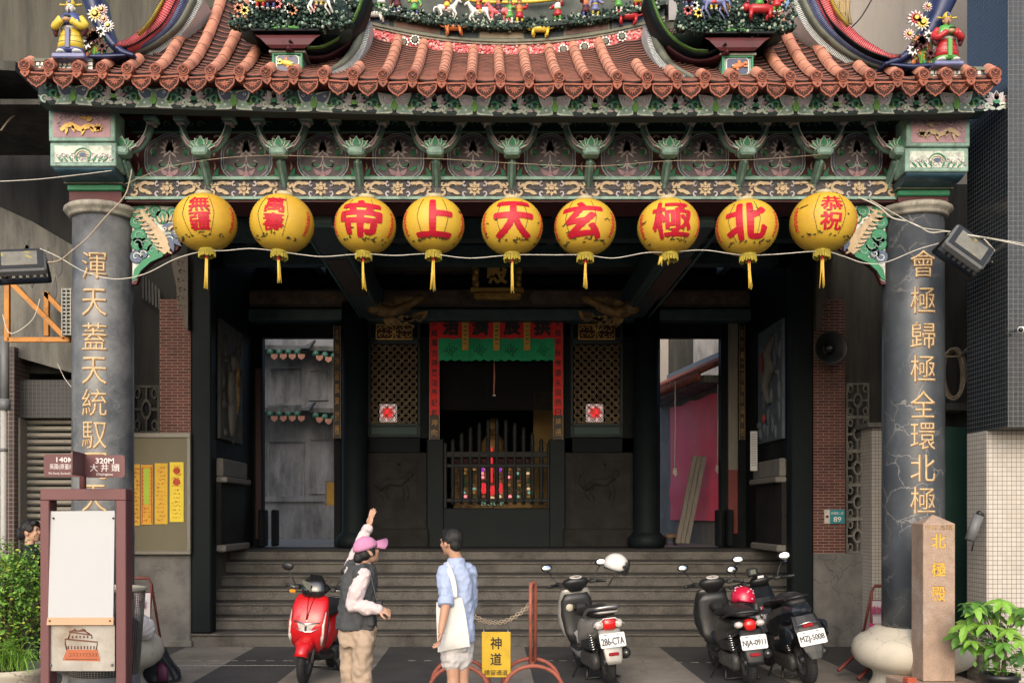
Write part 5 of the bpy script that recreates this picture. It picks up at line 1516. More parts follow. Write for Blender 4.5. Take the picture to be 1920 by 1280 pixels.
# ------------------------------------------------------------------ neighbouring buildings
def pbox(b, x0, x1, y0, y1, d, dep, bev=0.0):
    return b.box(PX(x0, d), PX(x1, d), d, d+dep, PZ(y1, d), PZ(y0, d), b=bev)
lb = thing("left_building", "sooty concrete building left of the temple with a roller shutter and stained walls", "building", (PX(60, 12.5), 12.5, 0))
b = MB(mat("streaked_rear_wall", (.085,.080,.064), .92, .3, 2.5, bump=.4, bscale=30, stain=((.032,.031,.026), 1.4, .42, .7), stretch=(3, 3, .3))); b.box(-12, PX(405, 14.5), 14.5, 15.5, 0, 12); b.build("rear_wall", lb)
b = MB(mat("black_stained_wall", (.030,.030,.028), .9, .3, 4, stain=((.012,.012,.012), 2, .4, .7), stretch=(3, 3, .4))); pbox(b, -300, 150, 195, 700, 12.6, .5); pbox(b, 240, 365, 380, 1220, 14.3, .15); b.build("upper_wall", lb)
b = MB(M_conc); d = 12.45
b.prism([(PX(x, d), PZ(y, d)) for x, y in ((-200,300),(0,388),(60,415),(140,462),(140,665),(-200,665))], TW(d), -.2, 0); so = b.build("slanted_wall", lb); so['label'] = "streaked grey concrete wall with slanting top"
b = MB(M_blackp); T = TW(d-.003)
for x, y, L, an in ((44,470,.30,75),(60,460,.22,120),(66,480,.26,70),(95,475,.24,100),(108,500,.30,80),(60,520,.34,95),(100,545,.35,85),(50,545,.22,110)):
    b.petal(T, PX(x, d), PZ(y+20, d), R(an), L*.9, .075, 0, .004)
b.build("dark_stain", so)
b = MB(M_concd); b.bar(P(-200, 166, 11.2), P(92, 184, 11.2), 1.6, .10); pbox(b, -200, 88, 186, 196, 10.6, 1.5); b.build("awning", lb)
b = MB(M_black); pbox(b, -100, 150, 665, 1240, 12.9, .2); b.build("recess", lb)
b = MB(grid_mat("dark_small_tile", (.03,.03,.032), (.022,.022,.024), (.06,.06,.06), .05, .05, .004, 0, .5, .3)); pbox(b, 28, 150, 712, 783, 12.35, .5); b.build("lintel", lb)
b = MB(M_conc); b.prism([(PX(x, 12.3), PZ(y, 12.3)) for x, y in ((28,640),(140,640),(140,700),(28,668))], TW(12.3), -.5, 0); b.build("soffit", lb)
M_shut = mat("roller_shutter", (.20,.185,.155), .5, .2, 6, metal=.2, stain=((.09,.085,.075), 3, .5, .8))
b = MB(M_shut)
for k in range(36):
    y = 786+k*12.6; d = 12.5
    z0, z1 = PZ(y+9.2, d), PZ(y, d); X0, X1 = PX(38, d), PX(150, d)
    b.rings([[Vector((X0, d-.025*math.sin(a), z1+(z0-z1)*a/math.pi)) for a in [math.pi*i/5 for i in range(6)]], [Vector((X1, d-.025*math.sin(a), z1+(z0-z1)*a/math.pi)) for a in [math.pi*i/5 for i in range(6)]]], False, False, close=False)
so = b.build("roller_shutter", lb)
b = MB(M_woodgrey); pbox(b, 32, 38, 783, 1240, 12.3, .25); b.build("shutter_guide", lb)
b = MB(M_tilemar); pbox(b, 10, 27, 650, 1250, 12.2, .4); b.build("tiled_pillar", lb)
b = MB(mat("pipe_grey", (.35,.34,.32), .5, .12)); b.tube([P(7, 760, 12.0), P(7, 1250, 12.0)], .038, 12); b.m(M_grey); b.tube([P(9, 630, 12.0), P(9, 755, 12.0)], .05, 12); b.tube([P(9, 748, 12.0), P(9, 768, 12.0)], .065, 12); b.tube([P(7, 840, 12.0), P(7, 846, 12.0)], .048, 12); b.build("drain_pipe", lb)
of = thing("orange_frame", "triangular orange steel bracket frame on the left building", "bracket", P(60, 640, 11.8))
M_or = mat("orange_steel", (.46,.19,.03), .55, .2, 6, stain=((.16,.07,.03), 7, .52, .75))
for a_, c_ in (((14,516),(14,640)), ((12,520),(124,634)), ((16,637),(132,637)), ((88,548),(88,630)), ((84,549),(140,606))):
    b = MB(M_or); dd = 11.8 if a_ != (84,549) and a_ != (88,548) else 12.2
    b.bar(P(a_[0], a_[1], dd), P(c_[0], c_[1], dd), .055, .055, up=(0, 1, 0)); b.build("steel_bar", of)
ac = thing("ventilation_grille", "pale slatted ventilation grille half hidden by the left column", "grille", P(128, 628, 11.6))
b = MB(M_mosg); pbox(b, 115, 145, 540, 628, 11.65, .4); b.build("casing", ac)
b = MB(mat("pale_grille", (.32,.32,.29), .6, .12))
for k in range(13): pbox(b, 115, 145, 541+k*7, 543.5+k*7, 11.6, .04)
for x in (115, 123, 131, 139): pbox(b, x, x+2, 540, 628, 11.59, .04)
b.build("slats", ac)
dk = MB(M_blackp)
for k in range(6): dk.bar(P(268+6*k, 512+6*k, 14.2), P(269+6*k, 560+4*k, 14.2), .03, .02)
tag(dk.build("window_bars"), "slanted dark window bars between the left column and the brick pier", "window bars")
cable("hanging_wire", "thin grey wire looping down the left building by the orange frame", [(5,590,11.7),(20,625,11.7),(60,600,11.7),(75,560,11.7)], .006)
cable("drooping_wire", "thin wire drooping from the left building soffit to the column", [(108,682,11.8),(122,710,11.8),(138,730,11.6)], .004)
cable("curved_conduit", "thin brown conduit arching up to the left awning", [(2,245,10.9),(20,222,10.9),(50,202,10.9),(84,190,10.9)], .010, M_wired)

rb_ = thing("right_building", "right hand building clad in dark blue mosaic tile above cream mosaic tile", "building", (6.5, 11.5, 0))
XR = 5.014
b = MB(M_tileblue); b.box(XR, 14, 9.6, 10.42, PZ(800, 9.6), 12); b.box(7.3, 14, 10.42, 16, PZ(800, 9.6), 12); so = b.build("upper_storey", rb_); so['label'] = "dark blue mosaic tiled upper storey"
b = MB(M_tilewhite); b.box(XR, 14, 10.01, 10.42, 0, PZ(800, 9.6)-.002); b.box(XR+2.5, 14, 10.42, 16, 0, PZ(800, 9.6)-.002); so = b.build("tiled_pillar", rb_); so['label'] = "cream mosaic tiled pillar"
b = MB(M_concd); b.box(PX(1500, 14.4), 8.0, 14.4, 14.8, 0, 6.6); b.box(PX(1765, 12.9), 8, 12.9, 14.4, PZ(800, 12.9), 5.2); b.build("recess_wall", rb_)
b = MB(mat("dark_green_door", (.012,.045,.036), .5, .2, 4)); pbox(b, 1765, 1838, 800, 1260, 11.2, .05); b.build("green_door", rb_)
b = MB(M_tilewhite); pbox(b, 1634, 1700, 800, 1225, 13.4, .9); so = b.build("tiled_return", rb_)
b = MB(M_conc); pbox(b, 1755, 1820, 755, 768, 12.0, .8); pbox(b, 1628, 1662, 792, 800, 13.3, 1.0); b.build("ledge", rb_)
b = MB(M_concd); pbox(b, 1755, 1822, 768, 800, 12.4, .3); b.build("dark_lintel", rb_)  # lintel in dark concrete below the ledge
bw = MB(M_beige); bw.box(PX(1570, 14.5), PX(1818, 14.5), 14.5, 15.0, 5.2, 12)
tag(bw.build("rendered_wall"), "beige rendered wall behind the right end of the temple roof", "wall")
# foliage-like straw sheaf poking above the roof
sh = MB(mat("dry_straw", (.42,.32,.17), .8, .25, 30))
for k in range(26):
    x = 1562+random.uniform(0, 32); sh.tube([P(x, -25, 13.2), P(x+random.uniform(-4,4), 20, 13.2), P(x+random.uniform(-8,8), 40+random.random()*14, 13.15)], .018, 4)
tag(sh.build("straw_bundle"), "pale dry straw bundle against the beige wall above the roof", "straw")
cable("stay_wire", "dark stay wire slanting across the beige wall above the roof", [(1640,-10,13.5),(1615,32,13.5),(1594,54,13.5)], .010, M_blackp)
cable("wall_conduit", "grey conduit running down the blue tiled wall to the cable coil", [(1862,494,10.2),(1870,520,10.25),(1871,560,10.25),(1869,600,10.25),(1858,632,10.3),(1840,645,10.4),(1815,655,10.8),(1805,665,11.2)], .022, mat("conduit_grey", (.26,.25,.24), .6, .12), 6)
cable("looped_cable", "white cable loop hanging behind the right floodlight", [(1845,448,9.8),(1865,470,9.85),(1878,485,9.9),(1872,496,9.9),(1860,490,9.9)], .008)
coil = MB(M_wired)
for k in range(5):
    cx, cy, rx, ry = 1789+random.uniform(-3,3), 702+random.uniform(-3,3), 20+random.uniform(-4,4), 44+random.uniform(-6,6)
    coil.tube([P(cx+rx*math.cos(a), cy+ry*math.sin(a), 11.6+.02*k) for a in [2*math.pi*i/22 for i in range(23)]], .014, 5)
coil.tube([P(1803, 660, 11.6), P(1806, 690, 11.6), P(1812, 715, 11.6)], .02, 6); coil.tube([P(1770, 668, 11.6), P(1800, 668, 11.6), P(1815, 652, 11.4)], .012, 5)
tag(coil.build("cable_coil"), "coil of pale cable hung on the dark wall right of the cracked column", "cable coil")
for k, (x, y, dd, lab) in enumerate(((1886, 618, 10.0, "small white security camera on the corner of the blue tiles"), (1914, 618, 9.5, "small white security camera at the right edge of the blue tiles"))):
    t = thing("security_camera", lab, "camera", P(x, y, dd), "security cameras on the blue tiled wall")
    b = MB(M_white); b.tube([P(x, y, dd-.16), P(x, y, dd)], .03, 12); b.build("housing", t); b = MB(M_blackp); b.tube([P(x, y, dd-.17), P(x, y, dd-.155)], .022, 12); b.build("lens", t)
    b = MB(M_white); b.tube([P(x+2, y-3, dd), P(x+5, y-4, dd+.12)], .014, 8); b.build("arm", t)
fl = thing("wall_tube_lamp", "grey tubular spotlight angled on the cream tiled pillar", "spotlight", P(1828, 990, 10.1))
b = MB(M_grey); b.tube([P(1818, 1012, 9.95), P(1835, 966, 9.95)], .05, 14); b.build("tube", fl); b = MB(M_blackp); b.tube([P(1836, 962, 9.95), P(1842, 968, 10.15)], .03, 8); b.tube([P(1826, 1015, 9.97), P(1822, 1032, 10.02)], .008, 6); b.build("mount", fl)

# ------------------------------------------------------------------ floodlights
def floodlight(px, py, d, rz, rx, ry, lab, w_, h_):
    t = thing("floodlight", lab, "floodlight", P(px, py, d), "floodlights beside the columns")
    M_ = Matrix.Translation(P(px, py, d)) @ Euler((rx, ry, rz), 'XYZ').to_matrix().to_4x4()
    b = MB(M_grey); b.box(-w_/2, w_/2, -.05, .05, -h_/2, h_/2, M_, b=.02)
    for k in range(7): b.box(-w_/2+.05+k*w_/7.5, -w_/2+.08+k*w_/7.5, .05, .10, -h_*.42, h_*.42, M_)
    b.build("housing", t)
    g_ = MB(mat("floodlight_bezel", (.02,.022,.025), .4, .1)); g_.box(-w_/2+.02, w_/2-.02, -.056, -.04, -h_/2+.02, h_/2-.02, M_); g_.build("bezel", t)
    g_ = MB(mat("floodlight_glass", (.17,.165,.14), .2, .3, 12, spots=((.35,.30,.06), 14, .62, .7))); g_.box(-w_*.34, w_*.34, -.062, -.055, -h_*.32, h_*.30, M_); g_.build("glass", t)
    g_ = MB(M_blackp)
    for s in (-1, 1): g_.box(s*w_/2-.012, s*w_/2+.012, -.02, .26, -.03, .03, M_)
    g_.box(-w_/2, w_/2, .24, .27, -.03, .03, M_); g_.m(M_steel)
    for s in (-1, 1): g_.ell(M_ @ Vector((s*w_/2, 0, 0)), .022, 8, 6)
    if px < 900: g_.bar(P(-30, 500, 10.1), P(20, 498, 10.05), .05, .04)
    else: g_.bar(P(1846, 490, 9.85), P(1870, 480, 10.2), .05, .04)
    g_.build("bracket", t)
floodlight(38, 492, 9.9, R(18), R(-32), R(-7), "grey floodlight at the left edge aimed down past the left column", .48, .30)
floodlight(1815, 466, 9.6, R(-6), R(-25), R(38), "grey tilted floodlight above the cream pillar right of the cracked column", .44, .30)

# ------------------------------------------------------------------ street furniture
M_mar = mat("maroon_sign_steel", (.135,.055,.056), .5, .12, 5, stain=((.11,.045,.05), 4, .55, .8))
sg = thing("information_board", "maroon framed street information board with a blank white panel", "information board", P(155, 965, 8.5)-Vector((0, 0, P(155, 965, 8.5).z)))
d = 8.5
for x0, x1 in ((75, 92), (217, 236)):
    b = MB(M_mar); b.box(PX(x0, d), PX(x1, d), d, d+.16, 0, PZ(937, d), b=.006); b.build("post", sg)
b = MB(M_mar); pbox(b, 75, 236, 916, 937.3, d-.004, .168, .006); b.build("top_rail", sg)
b = MB(mat("blank_white_panel", (.42,.43,.445), .6, .04, 2, bump=.05))
vs = [(95,958,.03),(215,957,.03),(212,1158,-.015),(90,1158,-.015)]
f_ = [P(x, y, d+q) for x, y, q in vs]; bk = [p+Vector((0, .012, 0)) for p in f_]
b.rings([[p for p in f_], bk], True, False); po = b.build("white_panel", sg)
b = MB(M_maroon)
for x, y in ((100,971),(212,971)): b.ell(P(x, y, d+.02), .009, 8, 6)
b.build("rivet", sg)
b = MB(mat("plywood_strip", (.50,.32,.20), .7, .1, 8)); f_ = [P(x, y, d-.02) for x, y in ((89,1157),(213,1157),(212,1171),(87,1171))]; b.rings([f_, [p+Vector((0, .02, 0)) for p in f_]], True, False); b.m(M_goldsh)
for x in (93, 206): b.ell(P(x, 1163, d-.022), .010, 8, 6)
b.build("wooden_strip", sg)
b = MB(mat("worn_steel_panel", (.36,.345,.32), .42, .3, 4, metal=.6, stain=((.24,.19,.14), 3, .45, .7))); pbox(b, 91, 215, 1172, 1257, d+.03, .012)
mo = b.build("metal_panel", sg)
b = MB(M_grey)
for x in (95, 210): b.ell(P(x, 1246, d+.028), .014, 8, 6)
b.m(mat("engraved_orange", (.36,.105,.045), .6, .2)); T = lambda x, y, z: P(x, y, d+.027-z)
QQ = lambda pts: [(x, y) for x, y in pts]
b.add([T(x, y, 0) for x, y in ((117,1237),(125,1217),(183,1217),(188,1239))], [(3,2,1,0)])
b.m(mat("engraved_brown", (.15,.06,.04), .7, .2))
def line(pts, w_=.006):
    b.tube([T(x, y, 0) for x, y in pts], w_, 4)
line([(125,1217),(122,1205),(122,1197),(183,1203),(180,1217)]); line([(128,1196),(132,1184),(172,1190),(172,1196)]); line([(130,1184),(138,1181),(142,1182),(158,1182),(168,1188)])
for x in range(128, 182, 6): line([(x, 1216), (x, 1210)], .005)
for x in range(136, 170, 7): line([(x, 1195), (x, 1191)], .006)
for k in range(9): line([(130+k*6, 1224), (133+k*6, 1224), (133+k*6, 1229), (130+k*6, 1229)], .003)
line([(140,1181),(140,1178)], .008); line([(150,1182),(156,1179),(160,1182)], .008); line([(124,1235),(182,1235)], .003)
b.build("gate_tower_engraving", mo)
# direction blades on a short post
ds = thing("direction_sign", "three maroon distance blades on a short post atop the information board", "sign", P(156, 916, 8.58))
b = MB(M_mar); b.tube([P(155.5, 916, 8.58), P(155.5, 851, 8.58)], .028, 12); b.build("pole", ds)
def blade(pa, pb, y0, y1, da, db, lines, lab):
    A, B = P(pa, (y0+y1)/2, da), P(pb, (y0+y1)/2, db)
    hgt = (PZ(y0, 8.55)-PZ(y1, 8.55))
    ax = (B-A); L = ax.length; ax = Vector((ax.x, ax.y, 0)).normalized(); nz_ = ax.cross(Vector((0, 0, 1))).normalized()
    if nz_.y > 0: nz_ = -nz_
    c = (A+B)/2; c.z = (PZ(y0, 8.55)+PZ(y1, 8.55))/2
    T = lambda x, y, z: c + ax*x + Vector((0, 0, y)) + nz_*z
    rr = .028; w2, h2 = L/2, hgt/2
    pts = []
    for cx, cy, a0 in ((w2-rr,h2-rr,0),(-w2+rr,h2-rr,90),(-w2+rr,-h2+rr,180),(w2-rr,-h2+rr,270)):
        for q in range(5): pts.append((cx+rr*math.cos(R(a0+22.5*q)), cy+rr*math.sin(R(a0+22.5*q))))
    bb_ = MB(M_mar); bb_.prism(pts, T, -.012, 0); bo_ = bb_.build("blade", ds)
    tt = MB(M_whitech)
    for (s, x, y, ww, hh, of_) in lines: tt.text(s, lambda X_, Y_, z, x=x, y=y: T(x*w2+X_, y*h2+Y_, z), ww*L, hh*hgt, of_, 0, .002)
    tt.build("lettering", bo_)
blade(82, 160, 852, 894, 8.45, 8.56, [("140M", .02, .52, .42, .22, .012), ("吳園(原臺南公園)", .1, -.12, .82, .28, 0), ("Wu Family Garden(Former Tainan", .08, -.72, .86, .13, 0)], "")
blade(157, 133, 850, 893, 8.56, 8.15, [("350M", 0, .52, .5, .22, .012), ("全臺吳氏大宗祠", 0, -.08, .9, .28, 0), ("Wu Family Ancestral Shrine", 0, -.70, .86, .13, 0)], "")
blade(159, 234, 853, 895, 8.55, 8.55, [("320M", 0, .5, .46, .24, .012), ("大 井 頭", 0, -.12, .74, .34, .002), ("Dajingtou", 0, -.72, .40, .15, 0)], "")

# mesh litter bin
tb = thing("wire_litter_bin", "tapered grey wire mesh litter bin behind the information board", "litter bin", (PX(196, 9.6), 9.6, 0))
X, Y = PX(196, 9.6), 9.6
zt, zb = PZ(1104, 9.6), PZ(1268, 9.6)
rt, rb0 = .375, .315
b = MB(mat("bin_wire", (.22,.215,.20), .5, .25, 8, metal=.5))
NV, NR = 72, 52
for k in range(NV):
    a = 2*math.pi*k/NV
    b.tube([(X+rb0*math.cos(a), Y+rb0*math.sin(a), zb), (X+rt*math.cos(a), Y+rt*math.sin(a), zt)], .0032, 3, cap=False)
for j in range(NR):
    t = j/(NR-1); r_ = rb0+(rt-rb0)*t; z = zb+(zt-zb)*t
    b.tube([(X+r_*math.cos(2*math.pi*i/48), Y+r_*math.sin(2*math.pi*i/48), z) for i in range(49)], .0030, 3, cap=False)
b.build("mesh_basket", tb)
b = MB(mat("cream_rim", (.42,.38,.30), .5, .15)); b.tube([(X+rt*math.cos(2*math.pi*i/48), Y+rt*math.sin(2*math.pi*i/48), zt) for i in range(49)], .018, 8, cap=False); b.lathe([(rt-.02, zt-.01), (rt-.10, zt-.03)], (X, Y, 0), 40, cap=False); b.build("rim", tb)
b = MB(M_grey); b.lathe([(rb0+.04, .0), (rb0+.05, .03), (rb0+.015, .06), (rb0+.01, zb+.03), (rb0-.01, zb+.03)], (X, Y, 0), 40, cap=False); b.build("base_ring", tb)
b = MB(M_rubber); b.lathe([(.0, zb-.02), (rb0-.03, zb), (rb0, zt-.32), (rb0-.05, zt-.28), (0, zt-.22)], (X, Y, 0), 20); b.build("bin_liner", tb)
pbg = MB(mat("white_plastic_bag", (.60,.56,.55), .4, .06, 9, bump=.5, bscale=25)); c = P(272, 1178, 10.25)
pbg.ell(c, (.10,.12,.12), 14, 10); pbg.ell(c+Vector((-.05, 0, .08)), (.07,.07,.07), 10, 8); pbg.tube([c+Vector((-.03, 0, .08)), c+Vector((-.07, 0, .17))], [.05,.015], 7)
pbg.remesh(.012, 2, .018, 18); tag(pbg.build("plastic_bag"), "crumpled white plastic bag sitting on the left column's stone base", "bag")

# backpack
bp_ = thing("backpack", "dark backpack with a plum pouch slumped beside the left column base", "backpack", P(308, 1275, 10.95)-Vector((0, 0, P(308, 1275, 10.95).z)))
c = P(303, 1240, 10.9); c.z = 0
b = MB(mat("dark_nylon", (.022,.027,.034), .55, .3, 12, bump=.3, bscale=30)); b.smooth = True
b.loft([(0.0, c.x, c.y, .17, .11), (.04, c.x+.01, c.y, .20, .13), (.18, c.x-.02, c.y+.01, .17, .12), (.34, c.x-.07, c.y+.03, .11, .09), (.45, c.x-.12, c.y+.05, .06, .05), (.50, c.x-.15, c.y+.06, .02, .02)], n=18, e=2.6)
b.remesh(.014, 3, .022, 10); b.build("pack", bp_)
b = MB(mat("plum_fabric", (.10,.025,.06), .6, .2)); b.loft([(.03, c.x+.06, c.y-.13, .055, .04), (.16, c.x+.05, c.y-.12, .06, .04), (.22, c.x+.03, c.y-.10, .03, .03)], n=12, e=3); b.build("pouch", bp_)
b = MB(M_blackp)
b.tube(smooth_path([(c.x-.13, c.y-.03, .48), (c.x+.02, c.y-.14, .34), (c.x+.13, c.y-.12, .16), (c.x+.16, c.y-.08, .03)], 5), .014, 6); b.tube(smooth_path([(c.x+.13, c.y-.06, .24), (c.x+.20, c.y-.05, .12), (c.x+.19, c.y-.03, .02)], 5), .012, 6)
b.build("strap", bp_)

# sign stands on red tube frames
def sign_stand(x0, x1, ytop, ybot, d, lean, lab, texts, board):
    t = thing("sign_stand", lab, "sign stand", (PX((x0+x1)/2, d), d, 0), "folding notice stands beside the columns")
    M_f = mat("dark_red_tube", (.16,.035,.03), .5, .25, 9, stain=((.07,.03,.025), 8, .5, .75))
    b = MB(M_f)
    lo = Vector((PX(x0+lean, d), d-.15, 0)); hi = Vector((PX(x1+lean, d), d-.15, 0))
    a, c_ = P(x0, ytop+12, d+.1), P(x1, ytop+12, d+.1)
    b.tube([lo, a, P(x0+6, ytop, d+.1), P(x1-6, ytop, d+.1), c_, hi], .019, 8); b.tube([P(x0, ytop+28, d+.08), P(x1, ytop+28, d+.08)], .014, 8)
    b.build("tube_frame", t)
    b = MB(board); y0, y1 = ytop+28, ybot
    f_ = [P(x0+2, y0, d+.05), P(x1-2, y0, d+.05), P(x1-2+lean*.5, y1, d-.04), P(x0+2+lean*.5, y1, d-.04)]
    b.rings([f_, [p+Vector((0, .012, 0)) for p in f_]], True, False); b.build("board", t)
    b = MB(mat("magenta_print", (.42,.035,.14), .6, .1))
    for s, px, py, ww, hh in texts:
        if s == "band": b.rings([[P(px-ww/2, py-hh/2, d-.035), P(px+ww/2, py-hh/2, d-.035), P(px+ww/2, py+hh/2, d-.05), P(px-ww/2, py+hh/2, d-.05)], [P(px-ww/2, py-hh/2, d-.03), P(px+ww/2, py-hh/2, d-.03), P(px+ww/2, py+hh/2, d-.045), P(px-ww/2, py+hh/2, d-.045)]], True, False)
        else: b.text(s, Matrix.Translation(P(px, py, d-.03)) @ frame(0, 0, 0), ww*d/F, hh*d/F, .02, -.003, .004)
    b.build("printing", t)
    for s in (-1, 1):
        b = MB(M_f); q = a if s < 0 else c_
        b.tube([q, Vector((q.x+lean*.0, d+.55, .0))], .017, 8); b.build("back_leg", t)
M_pb = mat("white_sign_board", (.52,.47,.47), .6, .08)
sign_stand(236, 284, 1083, 1165, 12.2, -2, "red tubed notice stand behind the litter bin by the left column", [("電", 266, 1131, 12, 15), ("band", 262, 1156, 16, 12)], M_pb)
sign_stand(1634, 1690, 1098, 1186, 11.9, -10, "red tubed notice stand tucked behind the right cracked column", [("請勿停車", 1650, 1143, 30, 16), ("band", 1646, 1176, 34, 16)], M_pb)
b = MB(mat("dark_red_tube", (.16,.035,.03)))
b.tube([P(1606, 1224, 11.4)*1, P(1572, 1256, 11.2)], .022, 8); b.tube([P(1632, 1248, 11.0), P(1609, 1272, 10.9)], .022, 8); b.tube([P(1600, 1230, 11.4), P(1640, 1245, 11.0)], .012, 6)
tag(b.build("fallen_stand_legs"), "dark red stand legs sprawled on the paving left of the right column base", "stand legs")

# inscribed stone marker
sm = thing("stone_marker", "square pinkish stone marker post with gold characters in front of the right column", "stone post", (PX(1760, 9.7), 9.7, 0))
M_gran = mat("pink_granite", (.34,.245,.185), .8, .3, 9, bump=.5, bscale=90, spots=((.22,.155,.12), 110, .54, .66), stain=((.52,.47,.42), 2.2, .52, .8))
d = 9.7; X0, X1 = PX(1731, d), PX(1791, d); zt = PZ(981, d); zb = .20
b = MB(M_gran); b.box(X0, X1, d, d+.27, zb, zt, b=.006)
c = Vector(((X0+X1)/2, d+.135, PZ(964, d)))
b.add([(X0+.006, d+.006, zt), (X1-.006, d+.006, zt), (X1-.006, d+.264, zt), (X0+.006, d+.264, zt), tuple(c)], [(0,1,4),(1,2,4),(2,3,4),(3,0,4)], False)
b.build("shaft", sm)
b = MB(M_gran); b.box(X0-.23, X1+.26, d-.22, d+.5, 0, .10, b=.012); b.box(X0-.19, X1+.22, d-.17, d+.45, .10, .195, b=.012); b.build("plinth", sm)
M_mgold = mat("marker_gold_lettering", (.58,.34,.05), .55, .15, 14)
for ch, y in (("北", 1014), ("極", 1067), ("殿", 1113)):
    b = MB(M_goldsh); b.text(ch, Matrix.Translation(P(1760.6, y-.8, d-.001)) @ frame(0, 0, 0), .145, .145, .02, -.003, .001); b.m(M_mgold); b.text(ch, Matrix.Translation(P(1760, y, d-.002)) @ frame(0, 0, 0), .14, .14, .015, -.003, .002); b.build("carved_character", sm)  # brown copy behind each character paints its groove shadow
b = MB(M_golddim); b.text("市定古蹟", Matrix.Translation(P(1760, 988, d-.001)) @ frame(0, 0, 0), .27, .05, .005, -.003, .001); b.build("carved_lettering", sm)
bk = MB(mat("broken_brick", (.35,.075,.04), .85, .2, 14, bump=.4)); bk.cbox(P(1706, 1263, 9.62)*1, (.10, .09, .06), (0, 0, .2), b=.008)
bk.v = [(x, y, z-min(v[2] for v in bk.v)+.195) for x, y, z in list(bk.v)]
tag(bk.build("brick_fragment"), "broken orange brick lying on the stone marker's plinth", "brick")

# barrier with chain and yellow sign
br = thing("chain_barrier_post", "rusty red tubular barrier post on arched feet beside the yellow sign", "barrier post", (PX(1000, 10.1), 10.1, 0))
M_rr = mat("rusty_red_tube", (.30,.085,.055), .6, .25, 9, stain=((.14,.05,.035), 8, .48, .75))
d = 10.1; X = PX(998, d)
def barrier(t, X, d):
    b = MB(M_rr); z = PZ(1092, 10.1)
    b.tube([(X-.018, d-.02, .30), (X-.018, d-.02, z-.05), (X-.01, d, z-.01), (X+.018, d+.04, z), (X+.035, d+.07, z-.05), (X+.03, d+.06, .32)], .019, 10); b.build("upright", t)
    for yy in (-.26, .24):
        f = MB(M_rr); pts = [Vector((X+.30*math.cos(R(a)), d+yy+ (.0), .02+.31*math.sin(R(a))**.8)) for a in range(0, 181, 12)]
        f.tube(pts, .021, 10); f.build("arched_foot", t)
    f = MB(M_rr); f.tube([(X, d-.26, .325), (X, d+.24, .325)], .018, 8); f.build("foot_tie", t)
barrier(br, X, d)
br2 = thing("chain_barrier_post", "rusty red barrier post mostly hidden behind the man with the white bag", "barrier post", (PX(862, 10.1), 10.1, 0))
barrier(br2, PX(862, d), d)
for t in (br, br2): t['group'] = "rusty red chain barrier posts"
ch = MB(M_wired); rnd = random.Random(2)
def chain(a, b_, sag, n=26):
    pts = [a.lerp(b_, i/n)-Vector((0, 0, sag*4*(i/n)*(1-i/n))) for i in range(n+1)]
    for i in range(n):
        p, q = pts[i], pts[i+1]; mid = (p+q)/2; t = (q-p).normalized(); u = Vector((0, 0, 1)) if i % 2 else Vector((0, 1, 0)); s = t.cross(u).normalized()
        L = (q-p).length*.62
        ch.tube([mid+t*L*math.cos(k*math.pi/4)+s*.012*math.sin(k*math.pi/4) for k in range(9)], .0042, 4, cap=False)
chain(P(866, 1140, d), P(994, 1134, d), .17); chain(P(866, 1132, d+.06), P(998, 1124, d+.08), .20)
tag(ch.build("barrier_chain"), "pale sagging chain between the two rusty red barrier posts", "chain")
ysn = thing("yellow_sign", "yellow hanging sign reading 神道 on the barrier chain", "sign", P(930, 1270, 10.02))
d = 10.02
b = MB(mat("yellow_sign_paint", (.56,.36,.02), .5, .12, 5, stain=((.42,.25,.02), 6, .5, .8))); pbox(b, 903.5, 957.5, 1184, 1269, d, .012, .004); b.build("plate", ysn)
for s, x, y, ww, hh in (("神", 930, 1205, .115, .125), ("道", 930, 1235, .115, .125), ("請留通道", 930, 1260, .235, .055)):
    b = MB(M_blackch); b.text(s, Matrix.Translation(P(x, y, d-.002)) @ frame(0, 0, 0), ww, hh, .015 if len(s) == 1 else .005, -.001, .001); b.build("lettering", ysn)
b = MB(M_steel)
for x in (908, 953): b.tube([P(x, 1187, d-.005), P(x-1, 1180, d+.03), P(x, 1174, d+.06)], .005, 5)
b.build("hook", ysn)

# ------------------------------------------------------------------ plants
M_lf = [mat("leaf_%s" % n, [k*1.35 for k in c], .5, .25, 20, spec=.35) for n, c in (("bright", (.13,.26,.035)), ("mid", (.065,.16,.024)), ("deep", (.025,.075,.016)), ("yellow", (.28,.33,.06)))]
M_bark = mat("twig_bark", (.09,.065,.045), .9, .25, 14)
def leaf(mb, p, dr, up, L, W, fold=.25, droop=.3):
    dr = dr.normalized(); sd = dr.cross(up)
    if sd.length < 1e-4: sd = dr.orthogonal()
    sd.normalize(); n = sd.cross(dr)
    c = [p, p+dr*L*.35-n*droop*L*.05, p+dr*L*.7-n*droop*L*.2, p+dr*L-n*droop*L*.5]
    ws = (.04, .5, .42, .0)
    vs = []
    for q, w_ in zip(c, ws): vs += [q+sd*W*w_+n*W*w_*fold, q, q-sd*W*w_+n*W*w_*fold]
    fs = []
    for i in range(3): a = 3*i; fs += [(a, a+1, a+4, a+3), (a+1, a+2, a+5, a+4)]
    mb.add(vs, fs, False)
bu = thing("potted_bush", "bright green leafy bush in a round stone planter at the left edge", "bush", (PX(20, 9.2), 9.2, 0))
rnd = random.Random(21)
d = 9.2; cx = PX(12, d)
st = MB(M_bark)
tips = []
